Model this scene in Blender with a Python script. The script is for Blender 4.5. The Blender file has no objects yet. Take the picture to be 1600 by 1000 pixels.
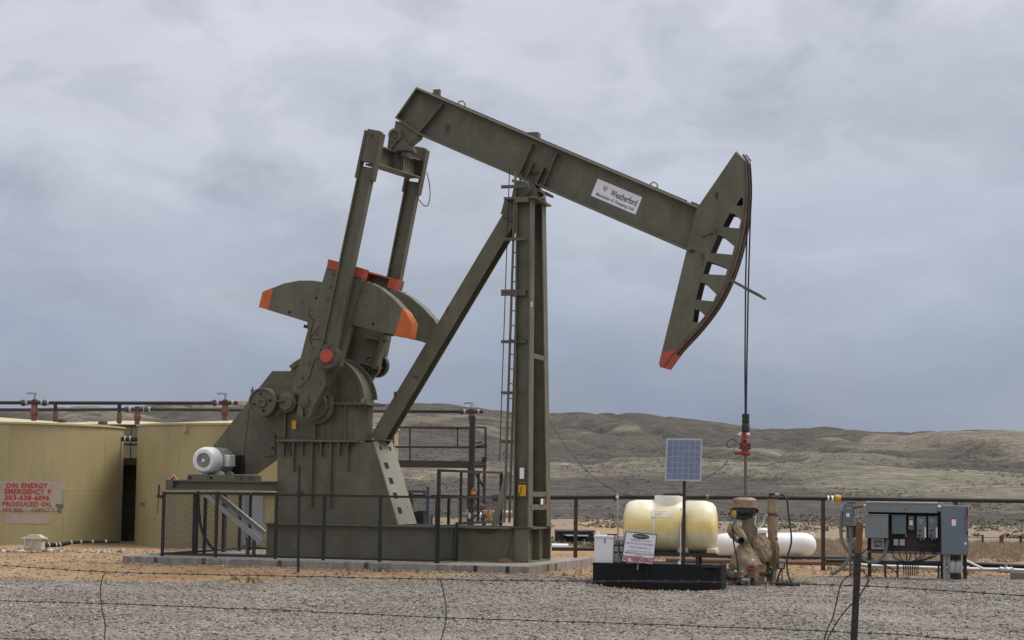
import bpy, bmesh, math, random
import numpy as np
from mathutils import Vector, Matrix, noise
from mathutils.geometry import tessellate_polygon

random.seed(7); np.random.seed(7)
sc = bpy.context.scene
COL = sc.collection
R = math.radians

# ------------------------------------------------------------------ camera
FPX, IW, IH = 3000.0, 1600.0, 1000.0
EYE = Vector((0, 0, 2.1))
PITCH = math.atan(260 / FPX)
ROLL = R(0.80)
_fw = Vector((0, math.cos(PITCH), math.sin(PITCH)))
_up0 = Vector((0, -math.sin(PITCH), math.cos(PITCH)))
_rt0 = Vector((1, 0, 0))
RT = math.cos(ROLL) * _rt0 + math.sin(ROLL) * _up0
UP = -math.sin(ROLL) * _rt0 + math.cos(ROLL) * _up0
cam_d = bpy.data.cameras.new('camera')
cam = bpy.data.objects.new('camera', cam_d)
COL.objects.link(cam)
cam_d.sensor_width = 36; cam_d.sensor_fit = 'HORIZONTAL'
cam_d.lens = 36 * FPX / IW
cam_d.clip_start = 0.3; cam_d.clip_end = 12000
m = Matrix((RT, UP, -_fw)).transposed().to_4x4(); m.translation = EYE
cam.matrix_world = m
sc.camera = cam

# ------------------------------------------------------------------ sky and sun (overcast)
SUN_EL, SUN_AZ = R(58), R(70)         # azimuth measured from +Y (view direction) towards +X
w = bpy.data.worlds.new('World'); sc.world = w; w.use_nodes = True
nt = w.node_tree; nt.nodes.clear()
def N(nt, t, **k):
    n = nt.nodes.new(t)
    for a, b in k.items():
        if a == 'i':
            for kk, vv in b.items(): n.inputs[kk].default_value = vv
        else: setattr(n, a, b)
    return n
out = N(nt, 'ShaderNodeOutputWorld'); bg = N(nt, 'ShaderNodeBackground', i={'Strength': 0.1})
sky = N(nt, 'ShaderNodeTexSky', sky_type='NISHITA', sun_disc=False, sun_elevation=SUN_EL, sun_rotation=SUN_AZ)
tc = N(nt, 'ShaderNodeTexCoord')
sep = N(nt, 'ShaderNodeSeparateXYZ')
nt.links.new(tc.outputs['Generated'], sep.inputs[0])
def ramp(nt, pts, interp='EASE'):
    r = nt.nodes.new('ShaderNodeValToRGB'); e = r.color_ramp.elements
    r.color_ramp.interpolation = interp
    while len(e) < len(pts): e.new(0.5)
    for el, (p, c) in zip(e, pts):
        el.position = p; el.color = (c, c, c, 1) if not isinstance(c, tuple) else (*c, 1)
    return r
mp1 = N(nt, 'ShaderNodeMapping', i={'Scale': (1, 1, 2.6), 'Location': (3.1, 0.4, 0.0)})
mp2 = N(nt, 'ShaderNodeMapping', i={'Scale': (1, 1, 1.7), 'Location': (0.2, 2.9, 0.3)})
for mp in (mp1, mp2): nt.links.new(tc.outputs['Generated'], mp.inputs[0])
n1 = N(nt, 'ShaderNodeTexNoise', i={'Scale': 5.0, 'Detail': 5.0, 'Roughness': 0.5, 'Distortion': 0.25})
n2 = N(nt, 'ShaderNodeTexNoise', i={'Scale': 14.0, 'Detail': 7.0, 'Roughness': 0.52, 'Distortion': 0.4})
nt.links.new(mp1.outputs[0], n1.inputs[0]); nt.links.new(mp2.outputs[0], n2.inputs[0])
# cloud deck: dense blue-grey low down, paler towards the zenith
elev = ramp(nt, [(0.0, (1.38, 1.66, 2.32)), (0.057, (1.92, 2.18, 2.86)), (0.12, (2.85, 3.06, 3.64)), (0.20, (3.75, 3.88, 4.3)), (0.27, (4.1, 4.2, 4.55)), (0.5, (5.3, 5.35, 5.6)), (1.0, (7.8, 7.8, 8.0))], 'LINEAR')
wob = N(nt, 'ShaderNodeMath', operation='MULTIPLY_ADD', i={1: 0.17, 2: -0.085})
nt.links.new(n1.outputs['Fac'], wob.inputs[0])
ev = N(nt, 'ShaderNodeMath', operation='ADD')
nt.links.new(sep.outputs['Z'], ev.inputs[0]); nt.links.new(wob.outputs[0], ev.inputs[1])
nt.links.new(ev.outputs[0], elev.inputs[0])
smudge = ramp(nt, [(0.43, 0.0), (0.58, 0.36), (0.80, 1.0)])
# denser cloud bottoms stand in these directions of the sky; the noise tears their edges
mpd = N(nt, 'ShaderNodeMapping', i={'Scale': (1, 1, 1.9)}); nt.links.new(tc.outputs['Generated'], mpd.inputs[0])
acc = n2.outputs['Fac']
def sky_dir(px, py):
    d = (RT*((px-800)/FPX) + UP*((500-py)/FPX) + _fw).normalized(); return (d.x, d.y, d.z*1.9)
for px_, py_, rad_, wt_ in ((20, 285, 0.036, 0.24), (415, 305, 0.062, 0.24), (95, 440, 0.045, 0.16), (620, 110, 0.08, 0.07), (1330, 90, 0.12, 0.10), (1560, 60, 0.10, 0.09), (760, 300, 0.05, 0.06), (250, 560, 0.09, 0.05)):
    ds_ = N(nt, 'ShaderNodeVectorMath', operation='DISTANCE'); ds_.inputs[1].default_value = sky_dir(px_, py_); nt.links.new(mpd.outputs[0], ds_.inputs[0])
    mr_ = N(nt, 'ShaderNodeMapRange', interpolation_type='SMOOTHSTEP', i={'From Min': rad_, 'From Max': 0.0, 'To Min': 0.0, 'To Max': wt_}); nt.links.new(ds_.outputs['Value'], mr_.inputs['Value'])
    ad_ = N(nt, 'ShaderNodeMath', operation='ADD'); nt.links.new(acc, ad_.inputs[0]); nt.links.new(mr_.outputs[0], ad_.inputs[1]); acc = ad_.outputs[0]
nt.links.new(acc, smudge.inputs[0])
sm = N(nt, 'ShaderNodeMath', operation='MULTIPLY', i={1: 0.8}); nt.links.new(smudge.outputs[0], sm.inputs[0])
mixs = N(nt, 'ShaderNodeMix', data_type='RGBA', blend_type='MIX'); mixs.inputs['B'].default_value = (2.05, 2.22, 2.68, 1)
nt.links.new(sm.outputs[0], mixs.inputs['Factor']); nt.links.new(elev.outputs[0], mixs.inputs['A'])
# paler gaps between the cloud bottoms
n3 = N(nt, 'ShaderNodeTexNoise', i={'Scale': 9.0, 'Detail': 8.0, 'Roughness': 0.58, 'Distortion': 0.5})
mp3 = N(nt, 'ShaderNodeMapping', i={'Scale': (1, 1, 2.4), 'Location': (5.2, 1.1, 2.0)}); nt.links.new(tc.outputs['Generated'], mp3.inputs[0]); nt.links.new(mp3.outputs[0], n3.inputs[0])
br3 = ramp(nt, [(0.38, 0.96), (0.52, 1.0), (0.68, 1.06)]); nt.links.new(n3.outputs['Fac'], br3.inputs[0])
mixb = N(nt, 'ShaderNodeMix', data_type='RGBA', blend_type='MULTIPLY', i={'Factor': 1.0}); nt.links.new(mixs.outputs['Result'], mixb.inputs['A']); nt.links.new(br3.outputs[0], mixb.inputs['B'])
mixk = N(nt, 'ShaderNodeMix', data_type='RGBA', i={'Factor': 0.93})
nt.links.new(sky.outputs[0], mixk.inputs['A']); nt.links.new(mixb.outputs['Result'], mixk.inputs['B'])
nt.links.new(mixk.outputs['Result'], bg.inputs['Color']); nt.links.new(bg.outputs[0], out.inputs[0])

sun_d = bpy.data.lights.new('sun', 'SUN'); sun = bpy.data.objects.new('sun', sun_d); COL.objects.link(sun)
sun_d.energy = 1.5; sun_d.angle = R(22); sun_d.color = (1.0, 0.96, 0.9)
sd = Vector((math.sin(SUN_AZ) * math.cos(SUN_EL), math.cos(SUN_AZ) * math.cos(SUN_EL), math.sin(SUN_EL)))
sun.rotation_euler = sd.to_track_quat('Z', 'Y').to_euler()
vs = sc.view_settings
vs.view_transform = 'Standard'; vs.look = 'None'; vs.exposure = 0.7; vs.gamma = 1.0; vs.use_curve_mapping = False

# ------------------------------------------------------------------ layout helpers
def ray(px, py):
    return RT * ((px - IW / 2) / FPX) + UP * ((IH / 2 - py) / FPX) + _fw
def at(px, py, D):
    d = ray(px, py); return EYE + d * (D / d.y)
def on_z(px, py, z=0.0):
    d = ray(px, py); return EYE + d * ((z - EYE.z) / d.z)

class Frame:
    """local frame: x = u (along), y = v (away), z = up; turned by -yaw about z"""
    def __init__(s, origin, yaw):
        s.o = Vector(origin); s.yaw = yaw
        s.M = Matrix.Translation(s.o) @ Matrix.Rotation(-yaw, 4, 'Z'); s.Mi = s.M.inverted()
        s.e = s.Mi @ EYE
    def P(s, px, py, v=0.0):
        d = s.Mi.to_3x3() @ ray(px, py)
        return s.e + d * ((v - s.e.y) / d.y)
    def U(s, px, py, v=0.0):
        p = s.P(px, py, v); return (p.x, p.z)
    def onz(s, px, py, z):
        d = s.Mi.to_3x3() @ ray(px, py)
        return s.e + d * ((z - s.e.z) / d.z)

# ------------------------------------------------------------------ mesh helpers
class MB:
    def __init__(s): s.bm = bmesh.new()
    def face(s, pts):
        return s.bm.faces.new([s.bm.verts.new(p) for p in pts])
    def box(s, lo, hi):
        x0, y0, z0 = lo; x1, y1, z1 = hi
        s.hexa([(x0,y0,z0),(x1,y0,z0),(x1,y1,z0),(x0,y1,z0),(x0,y0,z1),(x1,y0,z1),(x1,y1,z1),(x0,y1,z1)]); return s
    def hexa(s, p):
        v = [s.bm.verts.new(q) for q in p]
        for f in ((0,3,2,1),(4,5,6,7),(0,1,5,4),(1,2,6,5),(2,3,7,6),(3,0,4,7)):
            s.bm.faces.new([v[i] for i in f])
        return s
    def bar(s, a, b, w, h, up=(0, 0, 1)):
        """rectangular bar from a to b, w across, h along up"""
        a, b = Vector(a), Vector(b); d = (b - a).normalized()
        u = Vector(up); sdir = d.cross(u)
        if sdir.length < 1e-4: sdir = d.cross(Vector((1, 0, 0)))
        sdir.normalize(); u = sdir.cross(d).normalized()
        x = sdir * w / 2; y = u * h / 2
        s.hexa([a-x-y, a+x-y, b+x-y, b-x-y, a-x+y, a+x+y, b+x+y, b-x+y]); return s
    def ibeam(s, a, b, side, depth, width, tf=0.03, tw=0.02):
        """I section: flanges separated along dirn 'dep', width along 'side'"""
        a, b = Vector(a), Vector(b); d = (b - a).normalized(); sd_ = Vector(side)
        sd_ = (sd_ - d * sd_.dot(d)).normalized(); dep = d.cross(sd_).normalized()
        for k in (-1, 1):
            o = dep * (k * (depth - tf) / 2); s.bar(a + o, b + o, width, tf, dep)
        s.bar(a, b, tw, depth - 2 * tf, dep); return s
    def prism(s, pts, y0, y1):
        """polygon of (x,z) extruded in y"""
        n = len(pts)
        A = [s.bm.verts.new((p[0], y0, p[1])) for p in pts]; B = [s.bm.verts.new((p[0], y1, p[1])) for p in pts]
        s.bm.faces.new(A); s.bm.faces.new(B[::-1])
        for i in range(n): s.bm.faces.new((A[i], B[i], B[(i+1) % n], A[(i+1) % n]))
        return s
    def extr(s, pts, vec):
        n = len(pts); vec = Vector(vec)
        A = [s.bm.verts.new(Vector(p)) for p in pts]; B = [s.bm.verts.new(Vector(p) + vec) for p in pts]
        s.bm.faces.new(A); s.bm.faces.new(B[::-1])
        for i in range(n): s.bm.faces.new((A[i], B[i], B[(i+1) % n], A[(i+1) % n]))
        return s
    def holed(s, outer, holes, y0, y1):
        loops = [outer] + holes
        tri = tessellate_polygon([[Vector((p[0], p[1], 0)) for p in L] for L in loops])
        flat = [p for L in loops for p in L]
        A = [s.bm.verts.new((p[0], y0, p[1])) for p in flat]; B = [s.bm.verts.new((p[0], y1, p[1])) for p in flat]
        for t in tri:
            try:
                s.bm.faces.new([A[i] for i in t]); s.bm.faces.new([B[i] for i in t][::-1])
            except ValueError: pass
        k = 0
        for L in loops:
            n = len(L)
            for i in range(n):
                a, b = k + i, k + (i + 1) % n
                s.bm.faces.new((A[a], B[a], B[b], A[b]))
            k += n
        return s
    def cyl(s, a, b, r0, r1=None, n=16, caps=True):
        r1 = r0 if r1 is None else r1
        return s.lathe([(r0, 0), (r1, (Vector(b) - Vector(a)).length)], a, Vector(b) - Vector(a), n, caps)
    def lathe(s, prof, o, ax, n=24, caps=True):
        o = Vector(o); ax = Vector(ax).normalized()
        e1 = ax.orthogonal().normalized(); e2 = ax.cross(e1)
        rings = []
        for r, t in prof:
            if r < 1e-6: rings.append([s.bm.verts.new(o + ax * t)])
            else: rings.append([s.bm.verts.new(o + ax * t + (e1 * math.cos(2*math.pi*i/n) + e2 * math.sin(2*math.pi*i/n)) * r) for i in range(n)])
        s._skin(rings, caps, n); return s
    def _skin(s, rings, caps, n):
        for a, b in zip(rings, rings[1:]):
            for i in range(n):
                j = (i + 1) % n
                if len(a) == 1 and len(b) == 1: continue
                if len(a) == 1: s.bm.faces.new((a[0], b[i], b[j]))
                elif len(b) == 1: s.bm.faces.new((a[i], a[j], b[0]))
                else: s.bm.faces.new((a[i], a[j], b[j], b[i]))
        if caps:
            for q in (rings[0], rings[-1]):
                if len(q) > 2: s.bm.faces.new(q)
    def tube(s, pts, r, n=6, caps=True, closed=False):
        pts = [Vector(p) for p in pts]; rr = r if isinstance(r, (list, tuple)) else [r] * len(pts)
        rings = []; e1 = None
        for i, p in enumerate(pts):
            d = (pts[min(i+1, len(pts)-1)] - pts[max(i-1, 0)]).normalized()
            if e1 is None: e1 = d.orthogonal().normalized()
            e1 = (e1 - d * e1.dot(d)); e1 = e1.normalized() if e1.length > 1e-6 else d.orthogonal().normalized()
            e2 = d.cross(e1)
            rings.append([s.bm.verts.new(p + (e1 * math.cos(2*math.pi*k/n) + e2 * math.sin(2*math.pi*k/n)) * rr[i]) for k in range(n)])
        s._skin(rings, caps, n); return s
    def build(s, name, mat, parent=None, sharp=35, bevel=0):
        me = bpy.data.meshes.new(name)
        bmesh.ops.recalc_face_normals(s.bm, faces=s.bm.faces)
        s.bm.to_mesh(me); s.bm.free()
        return finish(name, me, mat, parent, sharp, bevel)
def finish(name, me, mat, parent=None, sharp=35, bevel=0):
    me.materials.append(mat)
    for p in me.polygons: p.use_smooth = True
    me.set_sharp_from_angle(angle=R(sharp))
    o = bpy.data.objects.new(name, me); COL.objects.link(o)
    if parent is not None: o.parent = parent
    if bevel:
        b = o.modifiers.new('bevel', 'BEVEL'); b.width = bevel; b.segments = 2; b.limit_method = 'ANGLE'; b.angle_limit = R(50)
        b.harden_normals = False
    return o
def raw(name, verts, faces, mat, parent=None, smooth=False):
    me = bpy.data.meshes.new(name); me.from_pydata([tuple(v) for v in verts], [], faces); me.materials.append(mat)
    if smooth:
        for p in me.polygons: p.use_smooth = True
    o = bpy.data.objects.new(name, me); COL.objects.link(o)
    if parent is not None: o.parent = parent
    return o
def tag(o, label, cat, group=None):
    o['label'] = label; o['category'] = cat
    if group: o['group'] = group
    return o
def thing(name, label, cat, frame=None, loc=(0, 0, 0), group=None):
    o = bpy.data.objects.new(name, None); COL.objects.link(o); o.empty_display_size = 0.2
    if frame is not None: o.matrix_world = frame.M
    else: o.location = loc
    return tag(o, label, cat, group)
def catmull(pts, k=6):
    pts = [Vector(p) for p in pts]; q = [pts[0]*2-pts[1]] + pts + [pts[-1]*2-pts[-2]]; res = []
    for i in range(1, len(q)-2):
        a, b, c, d = q[i-1], q[i], q[i+1], q[i+2]
        for j in range(k):
            t = j / k
            res.append(0.5*((2*b)+(c-a)*t+(2*a-5*b+4*c-d)*t*t+(3*b-a-3*c+d)*t**3))
    res.append(pts[-1]); return res
def text(name, body, mat, parent, origin, xdir, ydir, width=None, height=None, bold=0.0, spacing=1.0, wrap=None, extrude=0.0):
    """flat lettering fitted into width x height, lower-left corner at origin"""
    cu = bpy.data.curves.new(name, 'FONT'); cu.body = body; cu.size = 1; cu.offset = bold; cu.space_character = spacing
    cu.resolution_u = 3
    ob = bpy.data.objects.new(name, cu); COL.objects.link(ob)
    bpy.context.view_layer.update()
    me = bpy.data.meshes.new_from_object(ob.evaluated_get(bpy.context.evaluated_depsgraph_get()))
    bpy.data.objects.remove(ob)
    co = np.array([v.co[:] for v in me.vertices])
    lo = co.min(0); hi = co.max(0); s = hi - lo; s[s == 0] = 1
    sx = width / s[0] if width else height / s[1]; sy = height / s[1] if height else sx
    X, Y = Vector(xdir).normalized(), Vector(ydir).normalized()
    for v, c in zip(me.vertices, co):
        a, b = (c[0]-lo[0])*sx, (c[1]-lo[1])*sy
        v.co = wrap(a, b) if wrap else Vector(origin) + X*a + Y*b
    me.materials.clear(); me.materials.append(mat)
    o = bpy.data.objects.new(name, me); COL.objects.link(o)
    if parent is not None: o.parent = parent
    return o

# ------------------------------------------------------------------ materials
MATS = {}
def mat(name, col, rough=0.55, metal=0.0, var=0.12, scale=2.5, dirt=None, dirt_amt=0.35, dirt_scale=1.2, streak=0.0, bump=0.0, bump_scale=60, spec=0.5, fine=0.0, runs=0.0, specks=0.0, speck_col=(0.05, 0.032, 0.024)):
    mt = bpy.data.materials.new(name); mt.use_nodes = True; nt = mt.node_tree; L = nt.links.new
    b = nt.nodes['Principled BSDF']; b.inputs['Roughness'].default_value = rough; b.inputs['Metallic'].default_value = metal
    b.inputs['Specular IOR Level'].default_value = spec
    tc = N(nt, 'ShaderNodeTexCoord')
    n1 = N(nt, 'ShaderNodeTexNoise', i={'Scale': scale, 'Detail': 5, 'Roughness': 0.6}); L(tc.outputs['Object'], n1.inputs[0])
    c0 = tuple(max(0, c*(1-var)) for c in col); c1 = tuple(c*(1+var) for c in col)
    r = ramp(nt, [(0.3, c0), (0.7, c1)], 'LINEAR'); L(n1.outputs['Fac'], r.inputs[0]); cur = r.outputs[0]
    if fine:
        nf = N(nt, 'ShaderNodeTexNoise', i={'Scale': scale*14, 'Detail': 3}); L(tc.outputs['Object'], nf.inputs[0])
        rf = ramp(nt, [(0.3, 1-fine), (0.7, 1+fine)], 'LINEAR'); L(nf.outputs['Fac'], rf.inputs[0])
        mx = N(nt, 'ShaderNodeMix', data_type='RGBA', blend_type='MULTIPLY', i={'Factor': 1.0}); L(cur, mx.inputs['A']); L(rf.outputs[0], mx.inputs['B']); cur = mx.outputs['Result']
    if runs:
        # rain and oil runs: narrow vertical streaks
        mq = N(nt, 'ShaderNodeMapping', i={'Scale': (1, 1, 0.06), 'Location': (1.3, 4.2, 0)}); L(tc.outputs['Object'], mq.inputs[0])
        nq = N(nt, 'ShaderNodeTexNoise', i={'Scale': 7.0, 'Detail': 6, 'Roughness': 0.65}); L(mq.outputs[0], nq.inputs[0])
        rq = ramp(nt, [(0.32, 1-runs*1.3), (0.5, 1.0), (0.68, 1+runs)], 'LINEAR'); L(nq.outputs['Fac'], rq.inputs[0])
        mx = N(nt, 'ShaderNodeMix', data_type='RGBA', blend_type='MULTIPLY', i={'Factor': 1.0}); L(cur, mx.inputs['A']); L(rq.outputs[0], mx.inputs['B']); cur = mx.outputs['Result']
    if dirt:
        n2 = N(nt, 'ShaderNodeTexNoise', i={'Scale': dirt_scale, 'Detail': 9, 'Roughness': 0.68})
        mp = N(nt, 'ShaderNodeMapping', i={'Location': (3, 7, 1), 'Scale': (1, 1, 1 - 0.85*min(1, streak) if streak else 1)})
        L(tc.outputs['Object'], mp.inputs[0]); L(mp.outputs[0], n2.inputs[0])
        rd = ramp(nt, [(0.47, 0.0), (0.72, 1.0)], 'LINEAR'); L(n2.outputs['Fac'], rd.inputs[0])
        mm = N(nt, 'ShaderNodeMath', operation='MULTIPLY', i={1: dirt_amt}); L(rd.outputs[0], mm.inputs[0])
        mx = N(nt, 'ShaderNodeMix', data_type='RGBA'); mx.inputs['B'].default_value = (*dirt, 1)
        L(mm.outputs[0], mx.inputs['Factor']); L(cur, mx.inputs['A']); cur = mx.outputs['Result']
        rr = N(nt, 'ShaderNodeMath', operation='MULTIPLY_ADD', i={1: 0.25, 2: rough}); L(mm.outputs[0], rr.inputs[0]); L(rr.outputs[0], b.inputs['Roughness'])
    if specks:
        ns = N(nt, 'ShaderNodeTexNoise', i={'Scale': 9.0, 'Detail': 9, 'Roughness': 0.75}); L(tc.outputs['Object'], ns.inputs[0])
        rs_ = ramp(nt, [(0.63, 0.0), (0.70, specks)], 'LINEAR'); L(ns.outputs['Fac'], rs_.inputs[0])
        mx = N(nt, 'ShaderNodeMix', data_type='RGBA'); mx.inputs['B'].default_value = (*speck_col, 1); L(rs_.outputs[0], mx.inputs['Factor']); L(cur, mx.inputs['A']); cur = mx.outputs['Result']
    L(cur, b.inputs['Base Color'])
    if bump:
        nb = N(nt, 'ShaderNodeTexNoise', i={'Scale': bump_scale, 'Detail': 4}); L(tc.outputs['Object'], nb.inputs[0])
        bp = N(nt, 'ShaderNodeBump', i={'Strength': bump, 'Distance': 0.02}); L(nb.outputs['Fac'], bp.inputs['Height']); L(bp.outputs[0], b.inputs['Normal'])
    MATS[name] = mt; return mt

RUST = (0.11, 0.052, 0.028)
DUST = (0.24, 0.19, 0.14)
olive = mat('olive paint', (0.131, 0.121, 0.080), 0.5, dirt=(0.088, 0.062, 0.043), dirt_amt=0.6, dirt_scale=1.7, streak=0.5, var=0.16, fine=0.08, bump=0.05, runs=0.07, specks=0.7)
olive_worn = mat('olive paint worn', (0.108, 0.092, 0.066), 0.55, dirt=(0.12, 0.075, 0.05), dirt_amt=0.55, dirt_scale=2.3, streak=0.3, var=0.14, fine=0.1, bump=0.08, runs=0.12)
olive_pale = mat('olive paint lit and dusty', (0.27, 0.255, 0.20), 0.6, dirt=DUST, dirt_amt=0.4, var=0.08, fine=0.06)  # pale base paints in the light on upper and well-side faces, with dust
orange_m = mat('orange safety paint', (0.62, 0.14, 0.025), 0.6, specks=0.8, speck_col=(0.13, 0.08, 0.05), dirt=(0.36, 0.11, 0.045), dirt_amt=0.6, dirt_scale=5, var=0.1, fine=0.08)
red_m = mat('red orange paint', (0.50, 0.08, 0.04), 0.6, specks=0.8, speck_col=(0.12, 0.07, 0.05), dirt=(0.26, 0.08, 0.05), dirt_amt=0.6, dirt_scale=5, var=0.1, fine=0.08)
rust_m = mat('rusty steel', (0.105, 0.062, 0.042), 0.75, dirt=(0.055, 0.04, 0.034), dirt_amt=0.7, dirt_scale=5, var=0.25, fine=0.15, bump=0.2)
rope_m = mat('wire rope', (0.035, 0.033, 0.032), 0.6, metal=0.3, var=0.2, scale=30)
black_m = mat('black paint', (0.018, 0.018, 0.02), 0.5, var=0.2, dirt=(0.06, 0.05, 0.042), dirt_amt=0.35, dirt_scale=3)
blackhole = mat('dark opening', (0.008, 0.008, 0.008), 0.9)
black_pl = mat('black plastic', (0.008, 0.0085, 0.0095), 0.6, var=0.15, dirt=(0.03, 0.027, 0.025), dirt_amt=0.25, dirt_scale=2, fine=0.1, spec=0.25)
rubber = mat('black rubber', (0.02, 0.02, 0.02), 0.7)
white_p = mat('white paint', (0.82, 0.82, 0.82), 0.45, var=0.04, dirt=(0.45, 0.42, 0.38), dirt_amt=0.3, dirt_scale=3, streak=0.6)
motor_w = mat('white motor enamel', (0.80, 0.80, 0.79), 0.4, var=0.04, dirt=(0.40, 0.38, 0.34), dirt_amt=0.35, dirt_scale=5)
white_poly = mat('white fibreglass', (0.80, 0.80, 0.81), 0.45, var=0.03, dirt=(0.42, 0.38, 0.33), dirt_amt=0.3, dirt_scale=3, streak=0.7)
galv = mat('galvanised steel', (0.42, 0.43, 0.43), 0.42, metal=0.6, var=0.12, scale=12, dirt=(0.2, 0.19, 0.17), dirt_amt=0.35)
steel_grey = mat('grey steel', (0.20, 0.20, 0.195), 0.5, metal=0.4, var=0.2, dirt=(0.09, 0.07, 0.055), dirt_amt=0.5)
silver = mat('bright fitting', (0.60, 0.60, 0.60), 0.3, metal=0.85, var=0.1)
copper_m = mat('copper coloured cap', (0.33, 0.215, 0.155), 0.6, metal=0.2, var=0.18, scale=8, dirt=(0.16, 0.09, 0.06), dirt_amt=0.5, dirt_scale=6)
concrete = mat('weathered concrete', (0.285, 0.258, 0.225), 0.85, var=0.2, scale=3, runs=0.2, dirt=(0.13, 0.11, 0.09), dirt_amt=0.8, dirt_scale=4, streak=0.9, bump=0.3, bump_scale=40, fine=0.1)
tan_tank = mat('tan tank paint', (0.385, 0.335, 0.18), 0.5, var=0.08, scale=0.8, runs=0.04, dirt=(0.27, 0.238, 0.13), dirt_amt=0.5, dirt_scale=0.9, streak=0.9, fine=0.03)
tan_roof = mat('tan roof paint', (0.50, 0.43, 0.25), 0.6, var=0.06)
patch_m = mat('primer patch', (0.40, 0.345, 0.285), 0.65, var=0.05, dirt=(0.26, 0.21, 0.11), dirt_amt=0.4, dirt_scale=4)
stencil = mat('red stencil ink', (0.40, 0.03, 0.032), 0.6, var=0.12, scale=10, dirt=(0.30, 0.10, 0.08), dirt_amt=0.25, dirt_scale=9)
stencil_faded = mat('faded red stencil ink', (0.25, 0.09, 0.055), 0.6, var=0.1, scale=6, dirt=(0.255, 0.205, 0.10), dirt_amt=1.0, dirt_scale=7)
teal_stain = mat('grey green paint smear', (0.12, 0.14, 0.10), 0.6, var=0.1)
maroon = mat('maroon paint', (0.060, 0.035, 0.034), 0.55, dirt=(0.05, 0.04, 0.035), dirt_amt=0.5, dirt_scale=2)
pipe_blk = mat('black pipe coating', (0.020, 0.019, 0.020), 0.5, var=0.25, dirt=(0.07, 0.055, 0.045), dirt_amt=0.4, dirt_scale=3)
red_valve = mat('red valve casting', (0.20, 0.085, 0.065), 0.6, dirt=(0.1, 0.05, 0.035), dirt_amt=0.6, dirt_scale=8)
blue_cap = mat('dark blue coupling', (0.045, 0.055, 0.085), 0.5)
yellow_m = mat('yellow label', (0.62, 0.33, 0.02), 0.55, var=0.06, dirt=(0.4, 0.2, 0.03), dirt_amt=0.4, dirt_scale=8)
label_w = mat('white label', (0.82, 0.82, 0.85), 0.5, var=0.03)
ink_black = mat('black ink', (0.015, 0.015, 0.02), 0.5)
ink_navy = mat('navy ink', (0.03, 0.025, 0.08), 0.5)
ink_grey = mat('faded grey ink', (0.15, 0.16, 0.19), 0.6)
ink_pink = mat('faded pink ink', (0.60, 0.30, 0.50), 0.5)
ink_red = mat('red ink', (0.50, 0.015, 0.05), 0.5)
ink_white = mat('pale ink', (0.55, 0.62, 0.62), 0.5)
sign_green = mat('dark green ink', (0.012, 0.045, 0.045), 0.5)
box_grey = mat('grey enclosure enamel', (0.215, 0.235, 0.24), 0.42, var=0.04, dirt=(0.17, 0.17, 0.165), dirt_amt=0.3, dirt_scale=3, streak=0.6)
box_blue = mat('blue grey enclosure enamel', (0.125, 0.165, 0.195), 0.42, var=0.05, dirt=(0.13, 0.15, 0.16), dirt_amt=0.35, dirt_scale=3, streak=0.6)
box_steel = mat('slate enclosure enamel', (0.15, 0.185, 0.215), 0.42, var=0.05, dirt=(0.13, 0.15, 0.16), dirt_amt=0.3, dirt_scale=3, streak=0.6)
box_taupe = mat('taupe enclosure enamel', (0.14, 0.13, 0.125), 0.45, var=0.05)
board_m = mat('dark brown backboard', (0.040, 0.023, 0.023), 0.6, var=0.2, dirt=(0.07, 0.05, 0.045), dirt_amt=0.35, dirt_scale=2.5)
conduit_g = mat('grey flexible conduit', (0.17, 0.17, 0.165), 0.55, var=0.1)
canvas = mat('tan insulation canvas', (0.30, 0.228, 0.145), 0.85, var=0.16, scale=5, dirt=(0.16, 0.11, 0.065), dirt_amt=0.5, dirt_scale=4, bump=0.25, bump_scale=35, fine=0.06)
canvas2 = mat('olive tan canvas', (0.20, 0.165, 0.11), 0.85, var=0.16, scale=5, dirt=(0.10, 0.085, 0.06), dirt_amt=0.5, dirt_scale=4, bump=0.25, bump_scale=35)
tape_m = mat('brown tape', (0.075, 0.05, 0.032), 0.6)
green_m = mat('green handle', (0.02, 0.07, 0.045), 0.5)
brown_post = mat('brown post paint', (0.038, 0.025, 0.024), 0.65, var=0.2, dirt=(0.085, 0.05, 0.038), dirt_amt=0.45, dirt_scale=14, fine=0.12)
grease = mat('old grease', (0.050, 0.038, 0.028), 0.45, var=0.25, scale=8)
post_top = mat('bare rusty post tip', (0.17, 0.072, 0.03), 0.75, var=0.25, scale=12, dirt=(0.09, 0.04, 0.022), dirt_amt=0.6, dirt_scale=20)
wire_rust = mat('rusty wire', (0.055, 0.042, 0.038), 0.7, var=0.3, scale=20)
cable_blk = mat('black cable', (0.016, 0.016, 0.017), 0.55)
block_m = mat('cinder block', (0.20, 0.17, 0.155), 0.9, bump=0.3)
# ------------------------------------------------------------------ frames
PAD_TOP = 0.40
_o = at(835, 880, 44.2)
PF = Frame((_o.x, _o.y, PAD_TOP), R(16.5))

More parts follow.
